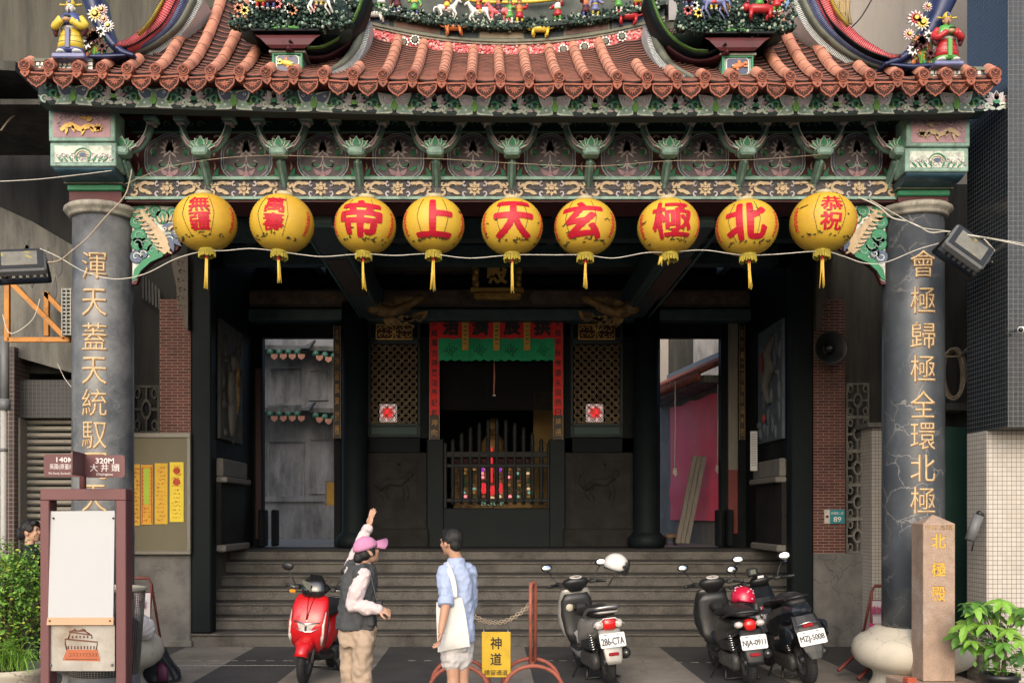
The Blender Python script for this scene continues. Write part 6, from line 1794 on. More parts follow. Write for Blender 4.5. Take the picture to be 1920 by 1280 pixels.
for k in range(46):
    a = rnd.random()*6.28; ht = rnd.uniform(.70, 1.44); rr_ = rnd.uniform(.05, .42)*(1.1 if ht < 1.35 else .65)
    e = Vector((cx+rr_*math.cos(a), d+rr_*math.sin(a)*.9, ht)); s0 = Vector((cx+.06*math.cos(a), d+.06*math.sin(a), .35))
    st.tube(smooth_path([s0, s0.lerp(e, .5)+Vector((0, 0, .12)), e], 4), [.014-.0012*i for i in range(9)], 5); tips.append(e)
st.build("stems", bu)
for mi, frac in ((0, .42), (1, .30), (2, .20), (3, .08)):
    lm = MB(M_lf[mi])
    for k in range(int(6200*frac)):
        e = rnd.choice(tips); q = e+Vector((rnd.gauss(0,.085), rnd.gauss(0,.085), rnd.gauss(-.04,.10)))
        if mi == 2: q.y += .06
        dr = Vector((rnd.gauss(0,1), rnd.gauss(0,1), rnd.gauss(.1,.6))); leaf(lm, q, dr, Vector((rnd.gauss(0,.4), rnd.gauss(0,.4), 1)), rnd.uniform(.022,.06), rnd.uniform(.014,.032))
    lm.build("foliage", bu)
lm = MB(M_lf[0])
for k in range(60):                                                  # ferny grass at the foot
    a = rnd.random()*6.28; p0 = Vector((cx+rnd.uniform(-.1,.28), d-.2+rnd.uniform(-.1,.1), .42)); tip = p0+Vector((.2*math.cos(a), .2*math.sin(a)-.06, rnd.uniform(.0,.28)))
    mid = p0.lerp(tip, .5)+Vector((0, 0, .12))
    pp = smooth_path([p0, mid, tip], 4); lm.tube(pp, [.004]*len(pp), 3, cap=False)
    for q in pp[2:]:
        for s in (-1, 1): leaf(lm, q, Vector((s*math.sin(a), -s*math.cos(a), .3)), Vector((0, 0, 1)), .045, .010)
lm.build("fern", bu)
b = MB(M_stone); b.lathe([(.26,0),(.28,.04),(.31,.20),(.35,.34),(.38,.37),(.38,.42),(.35,.42),(.33,.36),(.0,.36)], (cx, d, 0), 36); b.m(mat("planter_relief", (.26,.11,.06), .8, .3))
for k in range(16): a = 2*math.pi*k/16; b.ell((cx+.315*math.cos(a), d+.315*math.sin(a), .2), (.045,.045,.05), 8, 6)
b.build("planter", bu)
mp = thing("potted_money_tree", "young plant with broad palmate leaves in a dark pot beside the stone marker", "potted plant", (PX(1872, 9.4), 9.4, 0))
d = 9.4; cx = PX(1874, d); rnd = random.Random(8)
b = MB(M_blackp); zt = PZ(1262, d); b.lathe([(.13,0),(.145,.02),(.165,zt-.05),(.18,zt-.045),(.18,zt),(.165,zt),(.16,zt-.04),(0,zt-.04)], (cx, d, 0), 32); b.build("pot", mp)
b = MB(M_bark)
for a, c_ in (((cx-.02, d), (cx-.05, d-.03)), ((cx+.03, d), (cx+.06, d+.02)), ((cx, d+.02), (cx+.01, d+.05))):
    b.tube([(a[0], a[1], zt-.04), (c_[0], c_[1], zt+.18), (c_[0]*1.001, c_[1], zt+.34)], [.022,.018,.012], 8)
heads = []
for k in range(34):
    px, py = rnd.uniform(1800, 1930), rnd.uniform(1128, 1245)
    if k < 14: px, py = [(1830,1138),(1878,1126),(1905,1150),(1812,1170),(1850,1170),(1890,1180),(1822,1200),(1862,1150),(1915,1200),(1842,1215),(1800,1190),(1880,1205),(1925,1140),(1868,1228)][k]
    heads.append(P(px, py, d+rnd.uniform(-.22,.15)))
for h in heads: b.tube(smooth_path([Vector((cx+rnd.uniform(-.05,.05), d, zt+.25)), Vector((cx, d, zt+.25)).lerp(h, .6)+Vector((0, 0, .05)), h], 3), .0045, 4)
b.build("stems", mp)
mbs = [MB(M_lf[0]), MB(M_lf[1]), MB(M_lf[2])]
for k, h in enumerate(heads):
    mb = mbs[0] if k < 10 else (mbs[1] if k < 22 else mbs[2])
    L = rnd.uniform(.13,.19) if k < 22 else rnd.uniform(.08,.12); a0 = rnd.random()*6; tl = Vector((rnd.gauss(0,.25), rnd.gauss(-.35,.2), 1)).normalized()
    for q in range(6):
        a = a0+q*1.047; u = tl.orthogonal().normalized(); v = tl.cross(u)
        leaf(mb, h, u*math.cos(a)+v*math.sin(a)-tl*.25, tl, L*rnd.uniform(.8,1.1), L*.42, .2, .5)
for mb in mbs: mb.build("leaves", mp)
b = MB(M_lf[1])
for k in range(70): leaf(b, Vector((cx+rnd.gauss(0,.12), d+rnd.gauss(-.05,.08), zt+rnd.uniform(-.02,.10))), Vector((rnd.gauss(0,1), rnd.gauss(-.3,1), rnd.random())), Vector((0, 0, 1)), .06, .035)
b.build("ground_leaves", mp)
# ------------------------------------------------------------------ scooters (local: x forward, y left, z up)
def paint(name, c, rough=.28, metal=.0): return mat(name, c, rough, .10, 6, metal=metal, coat=.4, spec=.5, stain=([k*.75+.02 for k in c], 5, .5, .8))
M_disc = mat("brake_disc", (.30,.29,.27), .35, .15, 20, metal=.9)
M_rim = mat("wheel_rim_grey", (.10,.10,.105), .45, .15, 8, metal=.5)
M_lens = mat("red_lens", (.50,.012,.010), .12, .15, 14, coat=.6); M_lensd = mat("dark_red_lens", (.26,.015,.02), .2, .1)
M_clear = mat("clear_lens", (.55,.50,.46), .1, .25, 20, coat=.8, stain=((.25,.2,.18), 18, .5, .7)); M_amber = mat("amber_lens", (.55,.22,.02), .2, .1)
M_plate = mat("plate_white", (.62,.62,.61), .45, .05); M_platech = mat("plate_lettering", (.035,.035,.04), .5, .1)
M_mirror = mat("mirror_glass", (.75,.77,.78), .04, .02, metal=1.0)
M_engine = mat("engine_alloy", (.085,.085,.083), .55, .3, 9, metal=.5, stain=((.03,.028,.026), 8, .45, .75))
M_seat = mat("seat_vinyl", (.018,.018,.019), .55, .2, 9, bump=.15, bscale=90)
def wheel(t, x, r, wd, rot=None):
    Mw = Matrix.Translation((x, 0, r)) @ (rot or Matrix.Identity(4)) @ Matrix.Rotation(R(90), 4, 'X')
    b = MB(M_rubber); n = 12; prof = []
    rr = r-.062
    for k in range(n+1):
        a = -math.pi*.62+math.pi*1.24*k/n; prof.append((rr+.062*math.cos(a)*1.0, wd*.5*math.sin(a)))
    b.lathe([(rr-.03, -wd*.36)]+prof+[(rr-.03, wd*.36)], M=Mw, n=40, cap=False)
    for k in range(40):                                              # tread grooves
        a = 2*math.pi*k/40
        for s in (-1, 1):
            p0 = Mw @ Vector(((r+.001)*math.cos(a), (r+.001)*math.sin(a), s*wd*.08)); p1 = Mw @ Vector(((r-.012)*math.cos(a+.05), (r-.012)*math.sin(a+.05), s*wd*.36)); b.tube([p0, p1], .004, 3)
    w_ = b.build("wheel", t)
    b = MB(M_rim); b.lathe([(rr-.035, -wd*.34), (rr-.05, -wd*.2), (rr-.05, wd*.2), (rr-.035, wd*.34)], M=Mw, n=32, cap=False)
    for k in range(6):
        a = k*math.pi/3; b.bar(Mw @ Vector((.02*math.cos(a), .02*math.sin(a), 0)), Mw @ Vector(((rr-.045)*math.cos(a), (rr-.045)*math.sin(a), 0)), .026, .035)
    b.lathe([(0,-wd*.42),(.035,-wd*.42),(.04,0),(.035,wd*.42),(0,wd*.42)], M=Mw, n=16); b.build("rim", w_)
    return Mw
def arch(b, cx, cz, r, w_, a0, a1, n=14, th=.02, drop=.05):
    rs = []
    for i in range(n+1):
        a = R(a0+(a1-a0)*i/n); e = w_*(1 if 2 < i < n-2 else .75)
        ring = []
        for y, k in ((-e, -drop), (-e*.9, 0), (-e*.5, .022), (0, .03), (e*.5, .022), (e*.9, 0), (e, -drop), (e*.85, -drop-.0), (0, .03-th), (-e*.85, -drop)):
            q = r+k; ring.append(Vector((cx+q*math.cos(a), y, cz+q*math.sin(a))))
        rs.append(ring)
    b.rings(rs, True, True)
def mirror(t, s, x, z, h, out, sx=.06, glassback=True, tilt=0):
    b = MB(M_blackp); m_ = Vector((x-.02, s*out, z+h)); b.tube(smooth_path([(x, s*.22, z), (x+.02, s*(.24+.3*(out-.22)), z+h*.55), (x-.01, s*out*.97, z+h*.9), m_], 4), .0065, 7)
    rot = Euler((0, R(8), s*R(10))).to_matrix()
    b.ell(m_+Vector((.012, 0, .025)), (.028, sx*1.15, sx*.78), 14, 9, M=rot); mo = b.build("mirror", t)
    g_ = MB(M_mirror); g_.ell(m_+Vector((-.011, 0, .025)), (.008, sx*1.0, sx*.66), 14, 7, M=rot); g_.build("mirror_glass", mo)
def bars(t, x, z, lev=True, w_=.34):
    b = MB(M_blackp)
    for s in (-1, 1): b.tube([(x, s*.12, z), (x-.03, s*.2, z+.005), (x-.09, s*w_, z-.005)], .014, 9); b.tube([(x-.05, s*.235, z), (x-.09, s*w_, z-.005), (x-.094, s*(w_+.012), z-.005)], .019, 10); b.box(x-.04, x+.04, s*.20-.03, s*.20+.03, z-.025, z+.025, b=.01)
    b.build("handlebar", t); b = MB(M_steel)
    for s in (-1, 1): b = MB(M_steel); b.tube([(x+.02, s*.20, z-.01), (x+.015, s*.26, z-.005), (x-.04, s*(w_-.01), z-.03)], .006, 6); b.build("brake_lever", t)
def plate(t, x, z, txt, rx, h=.15, w_=.275):
    """plate facing backwards (-x)"""
    M_ = Matrix.Translation((x, 0, z)) @ Matrix.Rotation(R(-90), 4, 'Z') @ frame(0, 0, 0, 0, rx)
    b = MB(M_plate); pts = []
    for cx, cy, a0 in ((w_/2-.015,h/2-.015,0),(-w_/2+.015,h/2-.015,90),(-w_/2+.015,-h/2+.015,180),(w_/2-.015,-h/2+.015,270)):
        for q in range(4): pts.append((cx+.015*math.cos(R(a0+30*q)), cy+.015*math.sin(R(a0+30*q))))
    b.prism(pts, M_, -.004, 0); po = b.build("number_plate", t)
    c = MB(M_platech); c.text(txt, lambda x_, y_, q: M_ @ Vector((x_, y_-.012, q)), w_*.88, h*.50, 0, -.001, .002, bold=.0025)
    for s in (-1, 1): c.prism([(s*.07-.016, h*.36),(s*.07+.016, h*.36),(s*.07+.016, h*.41),(s*.07-.016, h*.41)], M_, 0, .003)
    c.build("lettering", po)
def muffler(t, y, col_, x0=-.25, x1=-.82):
    b = MB(M_engine); b.tube(smooth_path([(.02, y*.4, .24), (-.12, y*.9, .2), (x0, y, .24), (x0-.12, y, .27)], 4), .022, 8); b.m(col_); b.tube([(x0-.08, y, .26), (x0-.12, y, .27), (x1+.03, y, .345), (x1, y, .35)], [.035,.055,.058,.05], 16)
    b.m(M_blackp); b.tube([(x1+.03, y, .345), (x1-.015, y, .352)], [.062,.045], 16); b.m(M_disc); b.tube([(x1-.01, y, .352), (x1-.03, y, .354)], .022, 12); b.m(M_blackp); b.bar((x0-.14, y-.045, .30), (x1+.12, y-.045, .355), .02, .07, bev=.008)
    b.build("exhaust", t)
def engine(t):
    b = MB(M_engine)
    b.loft([(-.66, .12, .26, .03, .05), (-.60, .12, .25, .05, .10), (-.40, .12, .24, .05, .085), (-.15, .12, .25, .05, .09), (-.06, .12, .26, .03, .05)], axis='x', n=16, e=3); b.loft([(-.28, 0, .27, .06, .06), (-.15, 0, .30, .11, .11), (.02, 0, .30, .08, .09), (.06, 0, .3, .03, .03)], axis='x', n=14, e=3)
    for k in range(5): b.box(-.56+.09*k, -.50+.09*k, .168, .176, .19, .30, b=.004)
    b.build("engine_case", t)
    b = MB(M_blackp); b.loft([(-.52, .12, .40, .02, .03), (-.45, .12, .42, .05, .065), (-.2, .12, .40, .05, .06), (-.12, .12, .39, .02, .03)], axis='x', n=14, e=3); b.build("air_filter_box", t)
    b = MB(M_steel); p0, p1 = Vector((-.60, .12, .30)), Vector((-.48, .13, .62)); b.m(M_blackp); b.tube([p0, p1], .014, 8); b.m(M_chrome)
    for k in range(64):
        pass
    sp_ = [p0.lerp(p1, .25+.6*k/72)+Vector((.032*math.cos(k*.7), .032*math.sin(k*.7), 0)) for k in range(73)]; b.tube(sp_, .006, 5); b.build("rear_shock", t)
    b = MB(M_blackp)
    for s in (-1, 1): b.tube([(-.18, s*.10, .20), (-.30, s*.17, .015)], .014, 7); b.tube([(-.30, s*.17, .015), (-.34, s*.20, .012)], .016, 7)
    b.tube([(-.30, -.17, .03), (-.30, .17, .03)], .012, 7); b.tube([(-.05, .14, .22), (-.12, .30, .012), (-.16, .32, .012)], .012, 7); b.build("centre_stand", t)

def scooter(lab, body, body2, style, plt, gauge=True):
    t = thing("parked_scooter", lab, "scooter", (0, 0, 0), "scooters parked before the steps", local=True)
    wheel(t, .63, .235, .092); wheel(t, -.60, .235, .098)
    b = MB(mat("fork_grey", (.12,.12,.12), .4, .1, metal=.4))
    for s in (-1, 1): b.tube([(.63, s*.065, .235), (.60, s*.065, .34), (.53, s*.06, .62)], [.018,.022,.022], 10)
    b.m(M_disc); Mw = Matrix.Translation((.63, -.055, .235)) @ Matrix.Rotation(R(90), 4, 'X'); b.lathe([(.045,-.002),(.105,-.002),(.105,.002),(.045,.002)], M=Mw, n=28, cap=False)
    for k in range(10): a = k*.628; b.tube([Mw @ Vector((.05*math.cos(a), .05*math.sin(a), 0)), Mw @ Vector((.10*math.cos(a+.3), .10*math.sin(a+.3), 0))], .005, 4)
    b.m(M_blackp); b.cbox((.58, -.06, .32), (.06, .03, .08), b=.01); b.build("front_fork", t)
    b = MB(body); arch(b, .62, .235, .265, .095, 20, 160, drop=.085); b.build("front_fender", t)
    # leg shield and nose
    b = MB(body); b.smooth = True
    b.loft([(.33, .50, 0, .05, .11), (.42, .575, 0, .075, .18), (.55, .645, 0, .085, .21), (.68, .645, 0, .085, .215), (.80, .605, 0, .08, .20), (.90, .555, 0, .065, .185), (.945, .53, 0, .045, .165), (.955, .52, 0, .03, .14)], n=32, e=2.9 if style == 'red' else 2.5)
    b.build("front_panel", t)
    b = MB(M_blackp); b.loft([(.30, .44, 0, .05, .13), (.45, .50, 0, .05, .18), (.65, .525, 0, .06, .20), (.82, .52, 0, .06, .185), (.90, .50, 0, .05, .14)], n=24, e=2.6)
    b.box(.30, .44, -.07, .07, .72, .80, b=.02); b.build("inner_leg_shield", t)
    b = MB(M_blackp); b.box(.08, .50, -.15, .15, .27, .32, b=.025); b.m(body2); b.loft([(-.1, 0, .25, .15, .05), (.1, 0, .245, .165, .045), (.4, 0, .27, .15, .045), (.5, 0, .33, .11, .05)], axis='x', n=18, e=3); b.build("floorboard", t)
    # tail bodywork and seat
    b = MB(body); b.loft([(-.84, 0, .685, .035, .025), (-.80, 0, .675, .10, .05), (-.70, 0, .645, .145, .085), (-.50, 0, .60, .165, .125), (-.25, 0, .555, .17, .165), (-.02, 0, .50, .15, .20), (.08, 0, .45, .13, .17), (.11, 0, .42, .08, .10)], axis='x', n=26, e=2.6); b.build("tail_panel", t)
    b = MB(M_seat); b.loft([(-.74, 0, .765, .07, .02), (-.68, 0, .775, .125, .035), (-.50, 0, .785, .145, .05), (-.32, 0, .785, .145, .055), (-.2, 0, .755, .15, .055), (0, 0, .735, .14, .05), (.10, 0, .715, .10, .045), (.14, 0, .70, .05, .02)], axis='x', n=22, e=2.8); b.build("seat", t)
    b = MB(M_steel if style == 'grey' else M_blackp)
    hh = .845 if style == 'grey' else .80
    b.tube(smooth_path([(-.42, -.16, .72), (-.62, -.165, hh-.03), (-.80, -.13, hh), (-.84, 0, hh+.01), (-.80, .13, hh), (-.62, .165, hh-.03), (-.42, .16, .72)], 4), .017, 8)
    if style == 'grey': b.m(body); b.loft([(-.83, 0, .80, .11, .012), (-.72, 0, .79, .13, .012)], axis='x', n=14, e=4)
    b.build("grab_rail", t)
    # handlebar cover
    b = MB(M_blackp if style != 'red' else M_blackp); b.smooth = True
    b.loft([(.92, .50, 0, .05, .07), (.98, .485, 0, .085, .13), (1.03, .465, 0, .10, .165), (1.07, .45, 0, .085, .13), (1.09, .44, 0, .04, .07)], n=24, e=2.4); b.build("handlebar_cover", t)
    if gauge:
        b = MB(mat("gauge_face", (.25,.23,.2), .3, .5, 40)); Mg = Matrix.Translation((.425, 0, 1.088)) @ Matrix.Rotation(R(-18), 4, 'Y')
        b.lathe([(0,.0),(.05,.0),(.055,.004),(.045,.008),(0,.008)], M=Mg, n=20, sx=.8, sy=1.3); b.m(M_whitech); b.lathe([(.054,.002),(.058,.010),(.054,.012)], M=Mg, n=24, sx=.8, sy=1.3, cap=False)
        for s in (-1, 1): b.lathe([(.020,.010),(.024,.012),(.020,.013)], M=Mg @ Matrix.Translation((0, s*.034, 0)), n=16, cap=False)
        b.build("gauge", t)
    bars(t, .46, 1.025)
    mirror(t, 1, .47, 1.04, .17, .33); mirror(t, -1, .47, 1.04, .17 if style != 'blackrear' else .20, .33)
    engine(t); muffler(t, -.16, M_rim if style != 'grey' else M_steel)
    b = MB(body if style == 'grey' else M_blackp); b.loft([(.62, -.80, 0, .05, .12), (.52, -.855, 0, .03, .12), (.42, -.885, 0, .022, .105), (.30, -.91, 0, .018, .09), (.26, -.915, 0, .012, .075)], n=18, e=3); b.m(M_lensd); b.box(-.935, -.905, -.055, .055, .35, .385, b=.008); b.build("rear_mudguard", t)
    if style == 'red':
        # v-shaped crease, headlamp, long indicator strips, smoked screen
        b = MB(M_clear); 
        b.smooth = False
        b.add([(.745, 0, .655), (.722, -.13, .675), (.715, -.135, .625), (.73, -.06, .585), (.74, 0, .58), (.73, .06, .585), (.715, .135, .625), (.722, .13, .675)], [(0, 1, 2, 3, 4), (0, 4, 5, 6, 7)], False)
        b.m(M_chrome); b.tube([(.722, -.14, .682), (.748, 0, .66), (.722, .14, .682)], .008, 6); b.tube([(.716, -.14, .62), (.733, -.06, .58), (.743, 0, .574), (.733, .06, .58), (.716, .14, .62)], .006, 6); b.m(M_blackp); b.box(.715, .745, -.012, .012, .585, .64, b=.004); b.build("headlight", t)
        for s in (-1, 1):
            b = MB(M_clear); b.tube([(.652, s*.185, .80), (.705, s*.180, .66), (.695, s*.178, .52), (.66, s*.165, .43)], [.005,.010,.012,.006], 8, flat=1.6); b.build("indicator_strip", t)
        b = MB(paint("scooter_red_facet", (.46,.008,.012))); b.tube([(.600, -.03, .93), (.672, -.015, .83), (.737, 0, .70)], [.004,.005,.007], 5); b.tube([(.600, .03, .93), (.672, .015, .83), (.737, 0, .70)], [.004,.005,.007], 5)
        for s in (-1, 1): b.tube([(.660, s*.185, .82), (.715, s*.16, .70), (.728, s*.13, .665)], .004, 5); b.build("nose_facet", t)
        b = MB(mat("smoked_screen", (.012,.012,.013), .08, .1, coat=1.0)); b.loft([(.93, .55, 0, .05, .115), (1.02, .54, 0, .06, .135), (1.10, .50, 0, .05, .115), (1.17, .465, 0, .02, .06)], n=22, e=2.2); b.m(M_mosg); b.add([(.606, -.115, 1.11), (.612, -.02, 1.09), (.618, -.01, .99), (.612, -.10, 1.06)], [(0, 1, 2, 3)], False); b.build("screen", t)
        b = MB(M_amber); b.box(.50, .54, -.27, -.20, .955, .995, b=.008); b.build("reflector", t)
        b = MB(M_chrome); b.ell((.722, 0, .69), (.006, .014, .014), 10, 6); b.build("round_badge", t)
    else:
        b = MB(M_lens)
        if style == 'grey':
            b.loft([(-.875, 0, .675, .055, .05), (-.855, 0, .675, .075, .062), (-.80, 0, .675, .08, .065)], axis='x', n=16, e=4); b.m(M_clear)
            for s in (-1, 1): b.loft([(-.86, s*.10, .672, .035, .04), (-.80, s*.12, .672, .05, .05)], axis='x', n=12, e=2.5)
            b.m(M_whitech); b.tube([(-.84, -.17, .66), (-.875, -.06, .74), (-.875, .06, .74), (-.84, .17, .66)], .006, 5)
        else:
            b.loft([(-.875, 0, .665, .05, .045), (-.855, 0, .67, .062, .06), (-.80, 0, .675, .07, .065)], axis='x', n=14, e=2.6); b.m(M_clear)
            for s in (-1, 1): b.ell((-.82, s*.115, .68), (.04, .05, .035), 12, 8)
        b.build("tail_light", t)
    if plt: plate(t, -.925, .50 if style != 'grey' else .515, plt, R(-16))
    if style == 'grey':
        b = MB(mat("cream_badge", (.45,.42,.34), .5, .2)); b.ell((.46, .10, .74), (.02, .05, .045), 12, 8); b.build("fuel_cap", t)
    return t
def place(t, px, d, th, ref, lean=0.0, s=1.0, z=0.0):
    """stand the thing so that its local point ref=(x, y) is above photo column px at distance d"""
    t.rotation_euler = (lean, 0, th); t.scale = (s, s, s)
    q = Matrix.Rotation(th, 3, 'Z') @ Vector((ref[0]*s, ref[1]*s, 0))
    t.location = (PX(px, d)-q.x, d-q.y, z)
red = scooter("glossy red scooter facing the street between the bin and the woman", paint("scooter_red", (.50,.008,.012)), M_blackp, 'red', None, False)
place(red, 569, 10.75, R(-95), (.63, 0), R(-5))
gr = scooter("silver grey scooter with plate 286-CTA and a white helmet on its mirror", paint("scooter_silver", (.36,.345,.32), .35, .3), M_grey, 'grey', "286-CTA")
place(gr, 1142, 10.75, R(99), (-.60, 0), R(-6))
bk_ = scooter("black scooter with plate NJA-0911 and a red helmet on its seat", paint("scooter_black", (.012,.013,.014), .3), M_blackp, 'blackrear', "NJA-0911")
place(bk_, 1405, 10.70, R(93), (-.60, 0), R(-6))

# sportier black motor scooter with a box-like angular tail
def moto():
    t = thing("parked_motorcycle", "black angular motorcycle with plate MZJ-5008 leaning beside the right cement wall", "motorcycle", (0, 0, 0), local=True)
    wheel(t, .68, .27, .10); wheel(t, -.64, .27, .12)
    b = MB(M_engine)
    for s in (-1, 1): b.tube([(.68, s*.08, .27), (.50, s*.08, .80)], .024, 9)
    b.m(M_disc); Mw = Matrix.Translation((.68, .07, .27)) @ Matrix.Rotation(R(90), 4, 'X'); b.lathe([(.06,-.002),(.13,-.002),(.13,.002),(.06,.002)], M=Mw, n=28, cap=False); b.build("front_fork", t)
    nb_ = paint("motorcycle_navy_black", (.012,.016,.022), .3)
    b = MB(nb_); b.smooth = False; b.loft([(-.92, 0, .84, .03, .02), (-.86, 0, .83, .11, .07), (-.66, 0, .80, .16, .13), (-.40, 0, .74, .155, .14), (-.1, 0, .66, .14, .17), (.12, 0, .58, .12, .16)], axis='x', n=10, e=2.2, smooth=False); b.build("tail_panel", t)
    b = MB(M_seat); b.loft([(-.80, 0, .91, .08, .03), (-.70, 0, .93, .13, .05), (-.45, 0, .93, .14, .06), (-.25, 0, .86, .15, .05), (.05, 0, .82, .13, .045), (.14, 0, .80, .06, .03)], axis='x', n=18, e=3); b.build("seat", t)
    b = MB(M_blackp); b.bar((-.78, -.12, .96), (-.30, -.15, .90), .03, .04, bev=.01); b.bar((-.78, .12, .96), (-.30, .15, .90), .03, .04, bev=.01); b.tube([(-.80, -.12, .965), (-.83, 0, .975), (-.80, .12, .965)], .017, 8); b.build("grab_rail", t)
    b = MB(nb_); b.loft([(.45, .50, 0, .09, .15), (.65, .60, 0, .11, .20), (.85, .60, 0, .10, .19), (1.0, .54, 0, .07, .13)], n=12, e=2.4, smooth=False); b.build("front_panel", t)
    b = MB(M_blackp); b.loft([(1.0, .50, 0, .07, .10), (1.06, .46, 0, .09, .12), (1.10, .44, 0, .06, .09)], n=16, e=3); b.box(.38, .47, -.06, .06, 1.09, 1.13, b=.02); b.m(M_whitech); b.box(.372, .378, -.035, .035, 1.10, 1.125); b.build("dashboard", t)
    bars(t, .44, 1.06, w_=.38)
    mirror(t, 1, .45, 1.07, .16, .30, .065); mirror(t, -1, .45, 1.07, .20, .34, .07)
    b = MB(mat("phone_mount", (.02,.022,.025), .4, .1)); b.tube([(.40, .06, 1.08), (.36, .10, 1.16)], .012, 7); b.box(.30, .36, .04, .17, 1.14, 1.24, b=.02); b.m(M_mosg); b.box(.298, .302, .07, .13, 1.17, 1.22); b.build("phone_mount", t)
    engine(t); muffler(t, -.17, M_rim, -.2, -.78)
    b = MB(M_blackp); b.loft([(.78, -.84, 0, .06, .13), (.66, -.93, 0, .05, .15), (.54, -.99, 0, .03, .13), (.42, -1.03, 0, .02, .10), (.34, -1.05, 0, .014, .06)], n=10, e=3, smooth=False); b.m(nb_)
    for s in (-1, 1): b.loft([(-.98, s*.19, .60, .01, .03), (-.90, s*.20, .61, .035, .09), (-.70, s*.20, .58, .04, .11), (-.55, s*.18, .55, .02, .06)], axis='x', n=8, e=2.5, smooth=False)
    b.build("rear_mudguard", t)
    b = MB(M_lensd); b.box(-.985, -.955, -.06, .06, .66, .71, b=.01); b.m(M_chrome); b.tube([(-.98, -.12, .70), (-.985, 0, .715), (-.98, .12, .70)], .008, 6); b.build("tail_light", t)
    plate(t, -1.03, .56, "MZJ-5008", R(-18), .155, .29)
    b = MB(mat("round_red_badge", (.35,.02,.05), .4, .2)); b.ell((.02, .16, .80), (.05, .01, .035), 12, 6); b.m(M_whitech); b.ell((.02, .168, .80), (.03, .006, .02), 10, 5); b.m(M_steel); b.ell((.12, .15, .70), (.035, .02, .035), 12, 7); b.build("round_badge", t)
    return t
mo_ = moto(); place(mo_, 1517, 10.75, R(92), (-.64, 0), R(-11))

# helmets
def helmet(name, lab, loc, shell, rot, visor, deco=None):
    t = thing(name, lab, "helmet", loc, local=True)
    b = MB(shell); r = .135; rs = []
    for i in range(9):
        a = math.pi/2*(1-i/8*1.28); rs.append((max(.002, r*math.cos(a)), r*math.sin(a)*1.02))
    rs[-1] = (rs[-1][0]*.98, rs[-1][1])
    n = 32; ringv = []
    for q in rs:
        ringv.append([Vector((q[0]*1.12*math.cos(2*math.pi*k/n), q[0]*math.sin(2*math.pi*k/n), q[1] + (max(0, math.cos(2*math.pi*k/n))**2*.055 if q[1] < -.02 else 0))) for k in range(n)])
    b.rings(ringv, True, True); b.build("shell", t)
    b = MB(M_blackp); b.tube([v+Vector((0, 0, -.003)) for v in ringv[-1]+ringv[-1][:1]], .008, 6, cap=False); b.rings([[v*.98+Vector((0, 0, .004)) for v in ringv[-1]], [v*.8+Vector((0, 0, .05)) for v in ringv[-1]]], True, True); b.build("rim_trim", t)
    if visor:
        b = MB(mat("smoked_visor", (.03,.03,.032), .08, .1, coat=1, alpha=.75)); rr = []
        for z, k in ((.075, 1.0), (.02, 1.08), (-.04, 1.10), (-.09, 1.04)): rr.append([Vector((.155*k*math.cos(R(a)), .142*k*math.sin(R(a)), z)) for a in range(-70, 71, 10)])
        b.rings(rr, False, True, close=False); b.m(M_blackp)
        for s in (-1, 1): b.ell((.05, s*.135, .01), (.02, .012, .02), 8, 6)
        b.build("visor", t)
        b = MB(M_blackp); b.tube([(.0, -.10, -.09), (-.02, -.06, -.16), (-.03, -.05, -.24)], .008, 5); b.ell((-.03, -.05, -.245), (.012, .01, .02), 7, 5); b.build("chin_strap", t)
    if deco:
        b = MB(deco)
        for k in range(14):
            a, e = random.uniform(0, 6.28), random.uniform(.2, 1.3); p = Vector((.152*math.cos(a)*math.cos(e), .136*math.sin(a)*math.cos(e), .139*math.sin(e))); b.ell(p, (.014, .014, .010), 6, 4)
        b.build("floral_pattern", t)
    t.rotation_euler = rot
    return t
helmet("white_helmet", "white open-face helmet with smoked visor hung on the grey scooter's mirror", P(1155, 1058, 11.75), mat("helmet_white", (.62,.62,.61), .2, .05, coat=.6), (R(8), R(14), R(14)), True)
helmet("red_helmet", "red flower-patterned helmet resting on the black scooter's seat", P(1393, 1121, 11.15), mat("helmet_red", (.48,.015,.05), .2, .05, coat=.6), (R(-6), R(16), R(-96)), False, mat("helmet_pale_flower", (.6,.32,.38), .4, .2))
